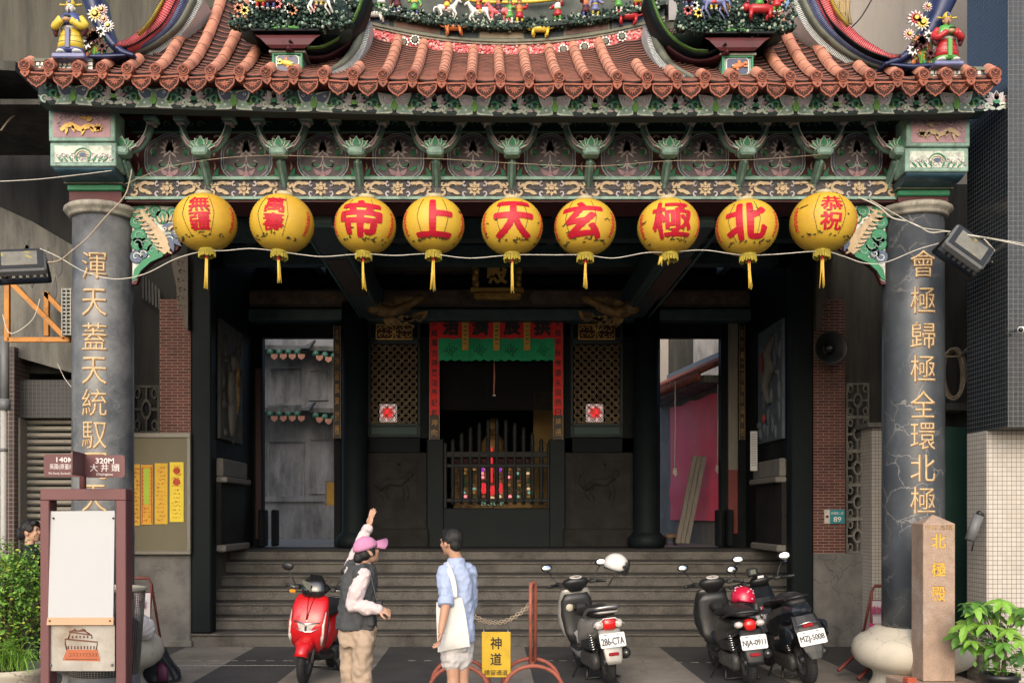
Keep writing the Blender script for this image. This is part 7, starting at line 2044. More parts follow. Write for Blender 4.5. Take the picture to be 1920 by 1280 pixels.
# ------------------------------------------------------------------ people
M_skin = mat("skin_tan", (.42,.235,.155), .55, .08, 20, bump=.05, bscale=200)
M_skin2 = mat("skin_warm", (.46,.27,.185), .55, .08, 20, bump=.05, bscale=200)
M_hair = mat("black_hair", (.010,.009,.009), .45, .3, 60, bump=.5, bscale=220)
def cloth_mat(name, c, var=.10, rough=.85): return mat(name, c, rough, var, 12, bump=.15, bscale=260, spec=.2)
def limb(b, pts, rad, n=10):
    b.tube(smooth_path(pts, 5), [lin(i/(5*(len(pts)-1)), [j/(len(rad)-1) for j in range(len(rad))], rad) for i in range(5*(len(pts)-1)+1)], n)
    b.ell(pts[0], rad[0], 8, 6); b.ell(pts[-1], rad[-1], 8, 6)
def hand(b, wrist, d, nrm, thumb_side, curl=.35, spread=.10, s=1.0):
    """palm, four jointed fingers of different lengths and a thumb off the side of the palm"""
    d = Vector(d).normalized(); nrm = Vector(nrm); nrm = (nrm-d*nrm.dot(d)).normalized(); sd = d.cross(nrm).normalized()*thumb_side
    pc = Vector(wrist)+d*.045*s
    R_ = Matrix((sd, d, nrm)).transposed()
    b.ell(pc, (.040*s, .050*s, .016*s), 10, 8, M=R_); b.tube([wrist-d*.02, wrist+d*.02], [.024*s, .026*s], 9)
    for k, (o, L) in enumerate(((.030,.070),(.011,.080),(-.010,.075),(-.029,.058))):
        p = pc+sd*o*s+d*.036*s; dirv = (d+sd*spread*(1.5-k)*.5).normalized(); pts = [p]
        for j, fr in enumerate((.45, .30, .25)):
            a = curl*(j+.6)*(1+.12*k); v = (dirv*math.cos(a)-nrm*math.sin(a)); pts.append(pts[-1]+v*L*fr*s)
        b.tube(pts, [.0098*s, .0092*s, .0085*s, .0068*s], 8); b.ell(pts[-1], .0068*s, 6, 5)
    p = pc+sd*.034*s-d*.015*s; q = p+(sd*.7+d*.6-nrm*.25).normalized()*.034*s; e = q+(sd*.25+d*.9-nrm*.35).normalized()*.028*s
    b.tube([p, q, e], [.0125*s, .0108*s, .0082*s], 8); b.ell(e, .0082*s, 6, 5)
def head(b, c, f, s=1.0, tilt=0.0):
    """skull, jaw, nose, lips, brow and ears; f = where the face looks"""
    f = Vector((f[0], f[1], 0)).normalized(); z = Vector((0, 0, 1)); z = (z+f*tilt).normalized(); f2 = (f-z*f.dot(z)).normalized(); l = z.cross(f2)
    Q = lambda x, y, zz: Vector(c)+(f2*x+l*y+z*zz)*s
    RM = Matrix((f2, l, z)).transposed()
    b.ell(Q(-.012, 0, .02), (.098*s, .078*s, .098*s), 16, 12, M=RM); b.ell(Q(.022, 0, -.035), (.070*s, .060*s, .078*s), 14, 10, M=RM)
    b.ell(Q(.052, 0, -.088), (.030*s, .030*s, .026*s), 10, 8, M=RM); b.tube([Q(.082, 0, .012), Q(.102, 0, -.022), Q(.088, 0, -.032)], [.009*s, .014*s, .011*s], 8)
    for q in (-1, 1):
        b.ell(Q(.090, q*.014, -.030), .0095*s, 7, 5); b.ell(Q(.068, q*.036, -.022), (.022*s, .022*s, .024*s), 8, 6, M=RM); b.ell(Q(.078, q*.032, .022), (.014*s, .026*s, .008*s), 8, 5, M=RM)
        b.ell(Q(-.008, q*.080, -.012), (.020*s, .009*s, .032*s), 8, 7, M=RM); b.ell(Q(.0, q*.082, -.034), (.010*s, .008*s, .012*s), 7, 5, M=RM)
    b.ell(Q(.083, 0, -.055), (.012*s, .024*s, .006*s), 8, 5, M=RM); b.ell(Q(.080, 0, -.066), (.013*s, .021*s, .0065*s), 8, 5, M=RM)
    return Q, RM
def eyes(par, Q, RM, s):
    e = MB(M_white)
    for q in (-1, 1): e.m(M_white); e.ell(Q(.074, q*.032, .006), (.007*s, .013*s, .006*s), 8, 6, M=RM); e.m(M_blackch); e.ell(Q(.080, q*.032, .006), (.003*s, .006*s, .006*s), 7, 5, M=RM); e.ell(Q(.088, q*.033, .026), (.004*s, .018*s, .0035*s), 7, 4, M=RM)
    e.build("eyes", par)
def figure_body(par, J, mt, headf, hs=1.0, tilt=0.0, hands=None, vox=.0068):
    b = MB(mt)
    Q, RM = head(b, J['head'], headf, hs, tilt)
    limb(b, [J['neck'], J['head']+Vector((0, 0, -.06))-Vector((*headf, 0)).normalized()*.02], [.056, .050])
    limb(b, [J['pelvis'], (J['pelvis']+J['chest'])/2, J['chest'], J['neck']], [.095, .085, .095, .05], 14)
    for s in 'LR':
        limb(b, [J['chest'].lerp(J['sh'+s], .45)+Vector((0, 0, .03)), J['sh'+s]], [.06, .045]); limb(b, [J['sh'+s], J['el'+s]], [.040, .036]); limb(b, [J['el'+s], J['el'+s].lerp(J['wr'+s], .35), J['wr'+s]], [.039, .038, .026])
        limb(b, [J['pelvis'].lerp(J['hip'+s], .6), J['hip'+s], J['kn'+s]], [.08, .075, .054]); limb(b, [J['kn'+s], J['kn'+s].lerp(J['an'+s], .35), J['an'+s]], [.053, .055, .036])
        ff = J['foot'+s]; limb(b, [J['an'+s]+Vector((0, 0, -.03)), J['an'+s].lerp(ff, .5)+Vector((0, 0, -.04)), ff], [.04, .04, .03])
    b.remesh(vox, 3)
    for s in 'LR':
        if hands and s in hands:
            h = MB(mt); hand(h, J['wr'+s], *hands[s]); h.remesh(.0034, 2); b.add(h.v, h.f, True)
    b.build("body", par)
    return Q, RM
def garment(par, name, mt, parts, vox=.012, sm=4, wr=.010, ws=9):
    b = MB(mt); parts(b); b.remesh(vox, sm, wr, ws); return b.build(name, par)
def shoes(par, J, mt, sole):
    for s in 'LR':
        b = MB(mt); a, f = J['an'+s], J['foot'+s]; dv = (f-a); dv.z = 0; dv.normalize(); h = a-dv*.04; h.z = .05
        b.tube([Vector((h.x, h.y, .055)), Vector((a.x, a.y, .065)), Vector((f.x, f.y, .045)), Vector((f.x+dv.x*.05, f.y+dv.y*.05, .035))], [.04, .052, .047, .03], 10)
        b.m(sole); b.tube([Vector((h.x-dv.x*.02, h.y-dv.y*.02, .018)), Vector((a.x, a.y, .018)), Vector((f.x, f.y, .018)), Vector((f.x+dv.x*.055, f.y+dv.y*.055, .018))], [.036, .045, .05, .03], 10, up=(0, 0, 1), flat=.4); b.build("shoe", par)

# --- the guide in a pink cap, pointing at the temple
dW = 8.45
Wp = lambda px, py, dd=0.0: P(px, py, dW+dd)
wo_ = thing("person", "person in a pink cap and grey vest raising one arm to point at the temple", "person", (PX(668, dW), dW, 0))
J = dict(head=Wp(689, 1032, -.02), neck=Wp(680, 1060, 0), chest=Wp(672, 1092, 0), pelvis=Wp(670, 1188, 0),
         shR=Wp(682, 1078, -.13), elR=Wp(662, 1136, -.17), wrR=Wp(708, 1141, -.20), shL=Wp(660, 1060, .13), elL=Wp(673, 1022, .22), wrL=Wp(692, 986, .27),
         hipR=Wp(680, 1195, -.07), hipL=Wp(660, 1195, .07), knR=Wp(682, 1272, -.06), knL=Wp(660, 1272, .06), anR=Wp(688, 1352, -.07), anL=Wp(660, 1352, .08))
for s in 'LR': J['foot'+s] = Vector((J['an'+s].x+.11, J['an'+s].y+.09, .03)); J['an'+s].z = .09
hf = (.80, .50)
Q, RM = figure_body(wo_, J, M_skin2, hf, .98, -.30, {'R': ((.9, .1, -.25), (.3, -.6, .7), 1, .75, .15), 'L': ((.22, .10, 1), (-.75, -.6, .1), -1, .10, .22)})
eyes(wo_, Q, RM, .98)
M_shw = cloth_mat("pale_pink_shirt", (.56,.475,.48), .06)
def f(b):
    limb(b, [J['shR'], J['shR'].lerp(J['elR'], .5)+Vector((-.01, -.01, 0)), J['elR']], [.066, .068, .060]); limb(b, [J['elR'], J['elR'].lerp(J['wrR'], .5), J['wrR']], [.060, .054, .042])
    limb(b, [J['shL'], J['elL']], [.066, .056]); limb(b, [J['elL'], J['elL'].lerp(J['wrL'], .85)], [.055, .045])
    limb(b, [J['chest'], J['neck']+Vector((0, 0, -.02))], [.12, .075], 12); limb(b, [J['chest'], J['shR']], [.10, .07]); limb(b, [J['chest'], J['shL']], [.10, .07])
    b.tube([J['neck']+Vector((.005, 0, -.03)), J['neck']+Vector((.01, .0, .025))], [.075, .066], 14)
garment(wo_, "shirt", M_shw, f, .010, 2, .020, 13)
b = MB(M_shw); b.tube([J['wrR']-Vector((.03, 0, 0)), J['wrR']+Vector((.005, 0, -.003))], [.045, .046], 14); b.tube([J['elL'].lerp(J['wrL'], .72), J['elL'].lerp(J['wrL'], .88)], [.047, .048], 14); b.build("cuff", wo_)
M_vest = cloth_mat("charcoal_vest", (.058,.062,.066), .12)
def f(b):
    secs = [(1178, 668, .165, .15), (1168, 669, .168, .152), (1140, 669, .158, .145), (1110, 671, .152, .14), (1085, 674, .150, .135), (1068, 676, .125, .12), (1056, 678, .085, .09)]
    b.loft([(Wp(x, y).z, Wp(x, y).x, dW, rx, ry) for y, x, rx, ry in secs], n=24, e=2.2)
    limb(b, [J['chest']+Vector((0, 0, .02)), J['shR']+Vector((-.03, .03, .0))], [.11, .078]); limb(b, [J['chest']+Vector((0, 0, .04)), J['shL']+Vector((.01, -.02, -.01))], [.11, .078])
garment(wo_, "vest", M_vest, f, .011, 2, .020, 12)
b = MB(M_vest); b.box(Wp(692, 1150).x, Wp(704, 1150).x, dW-.135, dW-.10, Wp(0, 1170).z, Wp(0, 1142).z, b=.01); b.build("vest_pocket", wo_)
M_tr = cloth_mat("beige_trousers", (.36,.275,.205), .08)
def f(b):
    b.loft([(Wp(0, 1168).z, Wp(670, 0).x, dW, .145, .125), (Wp(0, 1190).z, Wp(670, 0).x, dW, .158, .14), (Wp(0, 1212).z, Wp(670, 0).x, dW, .150, .13)], n=20)
    limb(b, [J['hipR']+Vector((0, 0, -.0)), J['knR'], J['anR']+Vector((0, 0, .0))], [.108, .088, .082], 14); limb(b, [J['hipL'], J['knL'], J['anL']], [.108, .088, .082], 14)
garment(wo_, "trousers", M_tr, f, .012, 2, .028, 9)
shoes(wo_, J, M_white, M_grey)
M_capp = cloth_mat("pink_cap", (.50,.215,.36), .07)
b = MB(M_capp); f2 = Vector((*hf, 0)).normalized()
cap = []
for i in range(8):
    a = math.pi/2*(i/7); cap.append([Q(-.012+.114*math.cos(a)*math.cos(t), .095*math.cos(a)*math.sin(t), .025+.105*math.sin(a)) for t in [2*math.pi*k/28 for k in range(28)]])
b.rings(cap, True, True)
br_ = [[], []]
for k in range(15):
    t = -1.15+2.3*k/14; br_[0].append(Q(.090*math.cos(t*.8)*1.05-.0, .090*math.sin(t)*1.0, .058-.040*abs(math.sin(t)))); br_[1].append(Q(.065+.140*math.cos(t*.98), .100*math.sin(t), .052-.075*abs(math.sin(t))**1.4))
b.rings([br_[0], br_[1], [p-Vector((0, 0, .006)) for p in br_[1]], [p-Vector((0, 0, .008)) for p in br_[0]]], False, True, close=False); b.ell(Q(-.012, 0, .125), .011, 8, 6)
b.build("cap", wo_)
b = MB(M_hair); b.ell(Q(-.045, 0, -.015), (.070, .080, .065), 14, 10, M=RM); b.ell(Q(-.098, .0, -.03), (.045, .045, .05), 10, 8, M=RM)
for s in (-1, 1): b.ell(Q(.01, s*.077, .0), (.035, .012, .05), 8, 6, M=RM)
b.remesh(.008, 3, .006, 40); b.build("hair", wo_)
b = MB(M_blackp)
for s in (-1, 1): b.ell(Q(.098, s*.034, .005), (.006, .028, .02), 10, 6, M=RM); b.tube([Q(.09, s*.062, .008), Q(-.0, s*.084, .006)], .003, 5)
b.build("sunglasses", wo_)
b = MB(M_blackp); b.tube(smooth_path([Wp(684, 1056, -.08), Wp(693, 1072, -.13), Wp(700, 1098, -.17), Wp(706, 1122, -.19), Wp(709, 1130, -.2)], 4), .008, 6); b.cbox(Wp(711, 1130, -.19), (.06, .04, .045), b=.01); b.build("camera_strap", wo_)

# --- the man with the white tote bag
dM = 8.3
Mp = lambda px, py, dd=0.0: P(px, py, dM+dd)
mn = thing("person", "person with short black hair in a pale blue shirt and white shorts", "person", (PX(857, dM), dM, 0))
J = dict(head=Mp(846, 1016, 0), neck=Mp(856, 1050, 0), chest=Mp(857, 1088, 0), pelvis=Mp(856, 1190, 0),
         shL=Mp(836, 1072, -.07), elL=Mp(836, 1134, -.20), wrL=Mp(827, 1182, -.25), shR=Mp(879, 1072, .06), elR=Mp(882, 1134, .14), wrR=Mp(862, 1150, .27),
         hipL=Mp(846, 1200, -.03), hipR=Mp(866, 1200, .03), knL=Mp(850, 1268, -.03), knR=Mp(867, 1268, .04), anL=Mp(849, 1345, -.05), anR=Mp(867, 1345, .05))
for s in 'LR': J['foot'+s] = Vector((J['an'+s].x-.06, J['an'+s].y+.13, .03)); J['an'+s].z = .09
hf = (-.72, .62)
Q, RM = figure_body(mn, J, M_skin, hf, .97, .02, {'L': ((-.15, -.05, -1), (1, .2, -.1), 1, .42, .06), 'R': ((-.8, .5, .1), (0, -.5, -1), 1, .5, .05)})
eyes(mn, Q, RM, .97)
b = MB(M_hair)
b.ell(Q(-.018, 0, .034), (.099, .081, .092), 16, 12, M=RM); b.ell(Q(-.058, 0, -.016), (.050, .067, .066), 12, 9, M=RM); b.ell(Q(.045, 0, .080), (.042, .058, .04), 10, 8, M=RM)
for s in (-1, 1): b.ell(Q(-.012, s*.076, .018), (.045, .012, .035), 8, 6, M=RM)
b.remesh(.006, 4, .003, 90); b.build("hair", mn)
M_shirt = cloth_mat("pale_blue_shirt", (.33,.40,.57), .06)
def f(b):
    secs = [(1203, 860, .128, .13), (1180, 859, .135, .135), (1150, 858, .132, .128), (1120, 857, .132, .122), (1090, 857, .135, .118), (1072, 857, .120, .105), (1060, 857, .085, .085)]
    b.loft([(Mp(x, y).z, Mp(x, y).x, dM, rx, ry) for y, x, rx, ry in secs], n=24, e=2.2)
    limb(b, [J['chest']+Vector((0, 0, .04)), J['shL'], J['shL'].lerp(J['elL'], .85)], [.10, .072, .062]); limb(b, [J['chest']+Vector((0, 0, .04)), J['shR'], J['elR'], J['elR'].lerp(J['wrR'], .3)], [.10, .072, .058, .052])
    b.tube([J['neck']+Vector((0, 0, -.04)), J['neck']+Vector((-.002, 0, .015))], [.085, .066], 14)
garment(mn, "shirt", M_shirt, f, .010, 2, .018, 12)
b = MB(M_shirt); e0, e1 = J['shL'].lerp(J['elL'], .78), J['shL'].lerp(J['elL'], 1.02)
b.tube([e0, e0.lerp(e1, .15), e0.lerp(e1, .5), e0.lerp(e1, .9), e1], [.060, .067, .066, .067, .06], 18); b.build("rolled_cuff", mn)
b = MB(M_shirt); c = J['neck']+Vector((-.004, 0, -.008)); n = 20
b.rings([[c+Vector((.066*math.cos(t), .066*math.sin(t), .028)) for t in [2*math.pi*k/n for k in range(n)]], [c+Vector((.082*math.cos(t), .082*math.sin(t), -.022)) for t in [2*math.pi*k/n for k in range(n)]]], False, True); b.build("collar", mn)
M_sht = cloth_mat("pale_grey_shorts", (.50,.48,.475), .05)
def f(b):
    b.loft([(Mp(0, 1180).z, Mp(856, 0).x, dM, .125, .115), (Mp(0, 1205).z, Mp(856, 0).x, dM, .13, .125), (Mp(0, 1218).z, Mp(856, 0).x, dM, .12, .115)], n=20)
    limb(b, [J['hipL']+Vector((0, 0, .0)), Mp(847, 1238, -.03)], [.098, .092], 14); limb(b, [J['hipR'], Mp(865, 1238, .03)], [.098, .088], 14)
garment(mn, "shorts", M_sht, f, .011, 2, .016, 12)
shoes(mn, J, M_white, M_white)
# tote bag
tt = thing("tote_bag", "white cotton tote bag hanging from the man's left shoulder", "bag", Mp(850, 1222, -.2))
M_tote = cloth_mat("white_canvas", (.62,.61,.585), .04)
b = MB(M_tote)
Lf = [(818,1128),(818,1150),(819,1180),(820,1205),(821,1222)]; Rt = [(866,1120),(872,1145),(876,1170),(879,1192),(881,1211)]
g1, g2 = [], []
for i in range(13):
    t = i/12; a = [lin(t, [0,.25,.5,.75,1], [q[k] for q in Lf]) for k in (0, 1)]; c = [lin(t, [0,.25,.5,.75,1], [q[k] for q in Rt]) for k in (0, 1)]
    r1, r2 = [], []
    for j in range(15):
        s = j/14; x = a[0]+(c[0]-a[0])*s; y = a[1]+(c[1]-a[1])*s
        if i == 0: y += 5*math.sin(math.pi*s)-10*max(0, 1-abs(s-.68)/.3)
        e = .045*(math.sin(math.pi*s)**.5)*(math.sin(math.pi*min(1, .12+.88*(1-t)*.98))**.5 if t < 1 else .0)*(.5+.5*t)+.004
        wv = .007*math.sin(9*s+3*t)+.006*math.sin(4*t*3+5*s)
        r1.append(Mp(x, y, -.150-e*.45+wv*.6)); r2.append(Mp(x, y, -.142+e*.3+wv*.6))
    g1.append(r1); g2.append(r2)
b.rings(g1, False, True, close=False); b.rings([r[::-1] for r in g2], False, True, close=False)
b.rings([[g1[i][0] for i in range(13)], [g2[i][0] for i in range(13)]], False, True, close=False); b.rings([[g2[i][-1] for i in range(13)], [g1[i][-1] for i in range(13)]], False, True, close=False); b.rings([g2[12], g1[12]], False, True, close=False)
b.build("bag_body", tt)
b = MB(M_tote)
for pts in ([Mp(853, 1120, -.17), Mp(851, 1095, -.165), Mp(845, 1074, -.15), Mp(838, 1058, -.09), Mp(836, 1054, -.03), Mp(836, 1062, .05), Mp(835, 1090, .10)],):
    q = smooth_path(pts, 4); b.tube(q, .024, 8, up=(0, 1, 0), flat=.2)
b.build("shoulder_strap", tt)

# --- woman standing behind the bush, only head and shoulder in view
dB = 11.0
Bp = lambda px, py, dd=0.0: P(px, py, dB+dd)
w2 = thing("person", "person with dark tied hair glancing right behind the information board", "person", (PX(58, dB), dB, 0))
J = dict(head=Bp(59, 996, 0), neck=Bp(56, 1024, 0), chest=Bp(57, 1055, 0), pelvis=Bp(57, 1135, 0), shL=Bp(50, 1042, .12), elL=Bp(52, 1090, .15), wrL=Bp(66, 1120, .1), shR=Bp(62, 1042, -.14), elR=Bp(60, 1092, -.16), wrR=Bp(78, 1112, -.1),
         hipL=Bp(55, 1140, .07), hipR=Bp(60, 1140, -.07), knL=Bp(57, 1205, .06), knR=Bp(62, 1205, -.06), anL=Bp(55, 1262, .06), anR=Bp(61, 1262, -.06))
for s in 'LR': J['foot'+s] = Vector((J['an'+s].x+.14, J['an'+s].y, .03)); J['an'+s].z = .09
Q, RM = figure_body(w2, J, M_skin2, (1.0, -.12), 1.0, -.08, {'R': ((.8, .2, -.3), (0, -.5, 1), 1, .5, .05), 'L': ((.8, -.2, -.3), (0, .5, 1), -1, .5, .05)}, .009)
eyes(w2, Q, RM, 1.0)
b = MB(M_hair); b.ell(Q(-.022, 0, .038), (.100, .086, .092), 16, 12, M=RM); b.ell(Q(-.07, 0, -.01), (.05, .075, .08), 12, 9, M=RM); b.ell(Q(-.135, 0, -.02), (.04, .04, .07), 10, 8, M=RM); b.ell(Q(.05, 0, .085), (.045, .066, .035), 10, 8, M=RM)
for s in (-1, 1): b.ell(Q(.02, s*.076, .035), (.05, .014, .05), 8, 6, M=RM)
b.remesh(.009, 3, .008, 40); b.build("hair", w2)
def f(b):
    limb(b, [J['pelvis'], J['chest'], J['neck']+Vector((0, 0, -.03))], [.15, .14, .08], 14)
    for s in 'LR': limb(b, [J['chest'], J['sh'+s], J['el'+s], J['wr'+s]], [.11, .07, .055, .045])
garment(w2, "jacket", cloth_mat("black_jacket", (.016,.017,.019)), f)
def f(b):
    for s in 'LR': limb(b, [J['pelvis'].lerp(J['hip'+s], .5), J['hip'+s], J['kn'+s], J['an'+s]], [.12, .105, .08, .06], 12)
garment(w2, "trousers", cloth_mat("dark_trousers", (.02,.021,.025)), f)
shoes(w2, J, M_blackp, M_rubber)
# ------------------------------------------------------------------ roof ridge and ceramic ornament
def ridge_strip(mb, za, zb, da, db, pa, pb, n=30):
    rs = []
    for i in range(n+1):
        X = PX(pa+(pb-pa)*i/n, 11.0); z = zroof(X, 1.0)
        rs.append([Vector((X, da, z+za)), Vector((X, da, z+zb)), Vector((X, db, z+zb)), Vector((X, db, z+za))])
    return mb.rings(rs, True, False)
rg = MB(M_pinkl); ridge_strip(rg, -.10, .07, 10.98, 11.3, 640, 1245); rg.m(M_mosg); ridge_strip(rg, -.05, 1.5, 11.31, 11.4, 340, 1545); ro = rg.build("main_ridge", temple)
rnd = random.Random(4)
pk = MB()
for k in range(950):
    px = rnd.uniform(655, 1232); X = PX(px, 10.97); z = zroof(X, 1.0)+rnd.uniform(-.10, .055)
    pk.m(M_pinkc if rnd.random() < .72 else M_pinkl); pk.ell((X, 10.97, z), (.020, .012, .017), 6, 4)
for px, up in ((672, .0), (757, -.03), (778, .02), (1056, -.03), (1096, -.03), (1135, -.01), (1166, .01)):
    X = PX(px, 10.95); z = zroof(X, 1.0)+up
    T = lambda x, y, q: Vector((X+x, 10.955-q, z+y))
    pk.m(M_white)
    for q in range(9): pk.petal(T, 0, 0, q*.698, .062, .052, .0, .014)
    pk.m(M_mosg); pk.disc(T, 0, 0, .030, .016, .008, 10)
pk.build("pink_petal_band", ro)
m_ = MB(M_mosg); ridge_strip(m_, .08, .105, 10.93, 11.3, 640, 1245); m_.m(M_cap); ridge_strip(m_, .06, .08, 10.95, 11.3, 640, 1245); ridge_strip(m_, .105, .115, 10.95, 11.3, 640, 1245); m_.build("ridge_moulding", ro)
m_ = MB(mat("dark_ridge_frieze", (.022,.035,.042), .6, .3, 6)); ridge_strip(m_, .115, .30, 10.97, 11.3, 640, 1245)
for pa, pb, c in ((742, 822, (.105,.055,.04)), (900, 980, (.22,.19,.13)), (1060, 1140, (.105,.055,.045)), (676, 726, (.05,.07,.14)), (1150, 1215, (.05,.075,.13))):
    m_.m(M_white if pa > 730 and pa < 1145 else M_navy); 
    def cart(g_, zz, mt):
        m_.m(mt); pts = []
        n = 10; a, b_ = pa-g_, pb+g_
        for i in range(n+1): pts.append((a+(b_-a)*i/n, .20+zz))
        for i in range(n+1): pts.append((b_-(b_-a)*i/n, .132-zz))
        vs = []
        for px, zo in pts: X = PX(px, 10.96); vs.append(Vector((X, 10.962-(.004 if zz == 0 else 0), zroof(X, 1)+zo)))
        m_.add(vs, [tuple(range(len(vs)-1, -1, -1))], False)
    cart(3, .012, M_mosg); cart(0, 0, mat("cartouche_%d" % pa, c, .6, .3, 5))
m_.build("ridge_frieze", ro)
rk = MB(M_rock1); ridge_strip(rk, .205, .24, 10.86, 11.3, 640, 1245); rk.m(mat("ridge_back_wall", (.085,.095,.085), .7, .5, 6, stain=((.03,.045,.04), 5, .4, .65))); ridge_strip(rk, .28, 1.3, 11.05, 11.3, 560, 1330)
rk.build("figure_ledge", ro)
def rockery(mb, pts, n, size, seed):
    rr = random.Random(seed)
    for k in range(n):
        p = pts(rr); r_ = size*rr.uniform(.5, 1.2)
        mb.m(rr.choices([M_rock1, M_rock2, M_rock3], [5, 3, 1.6 if p.z > 0 else 1])[0])
        mb.ell(p, (r_, r_*.8, r_*rr.uniform(.5, 1.0)), 5, 3, (rr.random(), rr.random(), rr.random()))
rk = MB()
def rpts(rr):
    X = PX(rr.uniform(655, 1235), 10.87); return Vector((X, 10.85+abs(rr.gauss(0, .07)), zroof(X, 1)+rr.choice([rr.uniform(.19, .26), rr.uniform(.22, .32)])))
rockery(rk, rpts, 1500, .022, 5)
rk.build("ledge_rockery", ro)

def warrior(mb, p, h, c, seed, arms=None, face=0.0):
    """a small glazed figure standing at p: boots, skirted armour, arms, head and helmet"""
    rr = random.Random(seed); u = h; M0 = Matrix.Translation(p) @ Matrix.Rotation(face, 4, 'Z'); mb.T = M0
    mb.m(M_white); 
    for s in (-1, 1): mb.ell((s*.09*u, -.04*u, .03*u), (.06*u, .09*u, .035*u), 8, 5)
    mb.m(c[2])
    for s in (-1, 1): mb.tube([(s*.085*u, 0, .04*u), (s*.10*u, -.03*u, .2*u), (s*.06*u, 0, .36*u)], [.05*u, .055*u, .07*u], 8)
    mb.m(c[0]); mb.lathe([(.17*u, .22*u), (.16*u, .30*u), (.12*u, .42*u), (.105*u, .48*u)], n=12); 
    mb.m(c[1]); mb.lathe([(.105*u, .46*u), (.14*u, .54*u), (.15*u, .64*u), (.10*u, .71*u), (.04*u, .74*u)], n=12, sy=.75); mb.m(c[2]); mb.lathe([(.118*u, .45*u), (.128*u, .47*u), (.118*u, .49*u)], n=12)
    al = arms or [(rr.uniform(.15,.3), rr.uniform(-.2,0), rr.uniform(.35,.8)), (rr.uniform(.15,.3), rr.uniform(-.2,0), rr.uniform(.35,.8))]
    for s, e in zip((-1, 1), al):
        sh = Vector((s*.13*u, 0, .65*u)); ha = Vector((s*e[0]*u, e[1]*u, e[2]*u)); el = sh.lerp(ha, .5)+Vector((s*.06*u, .02*u, -.05*u))
        mb.m(c[0]); mb.tube(smooth_path([sh, el, ha], 3), [.065*u]*3+[.05*u]*3+[.055*u], 8); mb.m(M_skin_c); mb.ell(ha, .035*u, 6, 5)
    mb.m(M_skin_c); mb.ell((0, -.01*u, .82*u), (.065*u, .07*u, .085*u), 10, 7); mb.ell((0, -.085*u, .815*u), (.012*u, .015*u, .02*u), 5, 4)
    mb.m(M_blackch)
    for s in (-1, 1): mb.ell((s*.026*u, -.072*u, .835*u), (.010*u, .006*u, .008*u), 5, 4)
    if seed % 3 == 0: mb.ell((0, -.05*u, .75*u), (.04*u, .03*u, .05*u), 7, 5)
    mb.m(c[1]); mb.ell((0, .005*u, .875*u), (.075*u, .08*u, .055*u), 10, 6); mb.lathe([(.085*u, .86*u), (.09*u, .868*u), (.07*u, .88*u)], n=12); mb.m(c[0]); mb.lathe([(.02*u, .92*u), (.012*u, .97*u), (.03*u, .985*u), (.004*u, 1.0*u)], n=7)
    mb.T = None
def horse(mb, p, L, mt, facing, seed):
    rr = random.Random(seed); mb.T = Matrix.Translation(p) @ Matrix.Rotation(0 if facing > 0 else math.pi, 4, 'Z'); u = L
    mb.m(mt)
    mb.tube(smooth_path([(-.42*u, 0, .56*u), (-.25*u, 0, .58*u), (0, 0, .54*u), (.22*u, 0, .57*u), (.36*u, 0, .64*u)], 3), [.06*u]+[.14*u]*4+[.13*u]*5+[.13*u]*2+[.08*u], 9)
    mb.tube(smooth_path([(.28*u, 0, .62*u), (.40*u, 0, .78*u), (.46*u, 0, .92*u)], 3), [.12*u,.11*u,.10*u,.085*u,.075*u,.07*u,.065*u], 8)
    mb.tube([(.43*u, 0, .93*u), (.54*u, 0, .88*u), (.64*u, 0, .80*u)], [.07*u, .06*u, .035*u], 8)
    for s in (-1, 1): mb.tube([(.42*u, s*.03*u, .97*u), (.43*u, s*.04*u, 1.04*u)], [.022*u, .004*u], 5)
    for (x, y, kx, fx) in ((.27,-.07,.42,.30), (.24,.07,.30,.16), (-.30,-.07,-.22,-.40), (-.33,.07,-.40,-.52)):
        mb.tube([(x*u, y*u, .52*u), (kx*u, y*u, .28*u), (fx*u, y*u, .03*u)], [.075*u, .042*u, .028*u], 7); mb.ell((fx*u+.01*u, y*u, .025*u), (.035*u, .028*u, .025*u), 6, 4)
    mb.tube(smooth_path([(-.42*u, 0, .60*u), (-.55*u, 0, .58*u), (-.58*u, 0, .38*u)], 3), [.03*u,.04*u,.045*u,.04*u,.035*u,.03*u,.005*u], 6)
    mb.m(M_yelc); mb.ell((-.02*u, 0, .66*u), (.15*u, .12*u, .06*u), 9, 6)
    mb.T = None
GL = "glazed figures on the main ridge"
def figure(name, lab, cat, fn, grp):
    mb = MB(); fn(mb); return tag(mb.build(name), lab, cat, grp)
def RZ_(px, dz=.245): X = PX(px, 10.88); return Vector((X, 10.88, zroof(X, 1)+dz))
CL = {'rw': (M_redc, M_white, M_grnc), 'gy': (M_grnc, M_yelc, M_bluec), 'yb': (M_yelc, M_bluec, M_redc), 'wp': (M_white, M_pinkl, M_grnc), 'mb': (M_maroon, M_orgc, M_bluec), 'gw': (M_grnc, M_grnc, M_white), 'ro': (M_redc, M_orgc, M_yelc), 'bl': (M_bluel, M_bluec, M_yelc)}
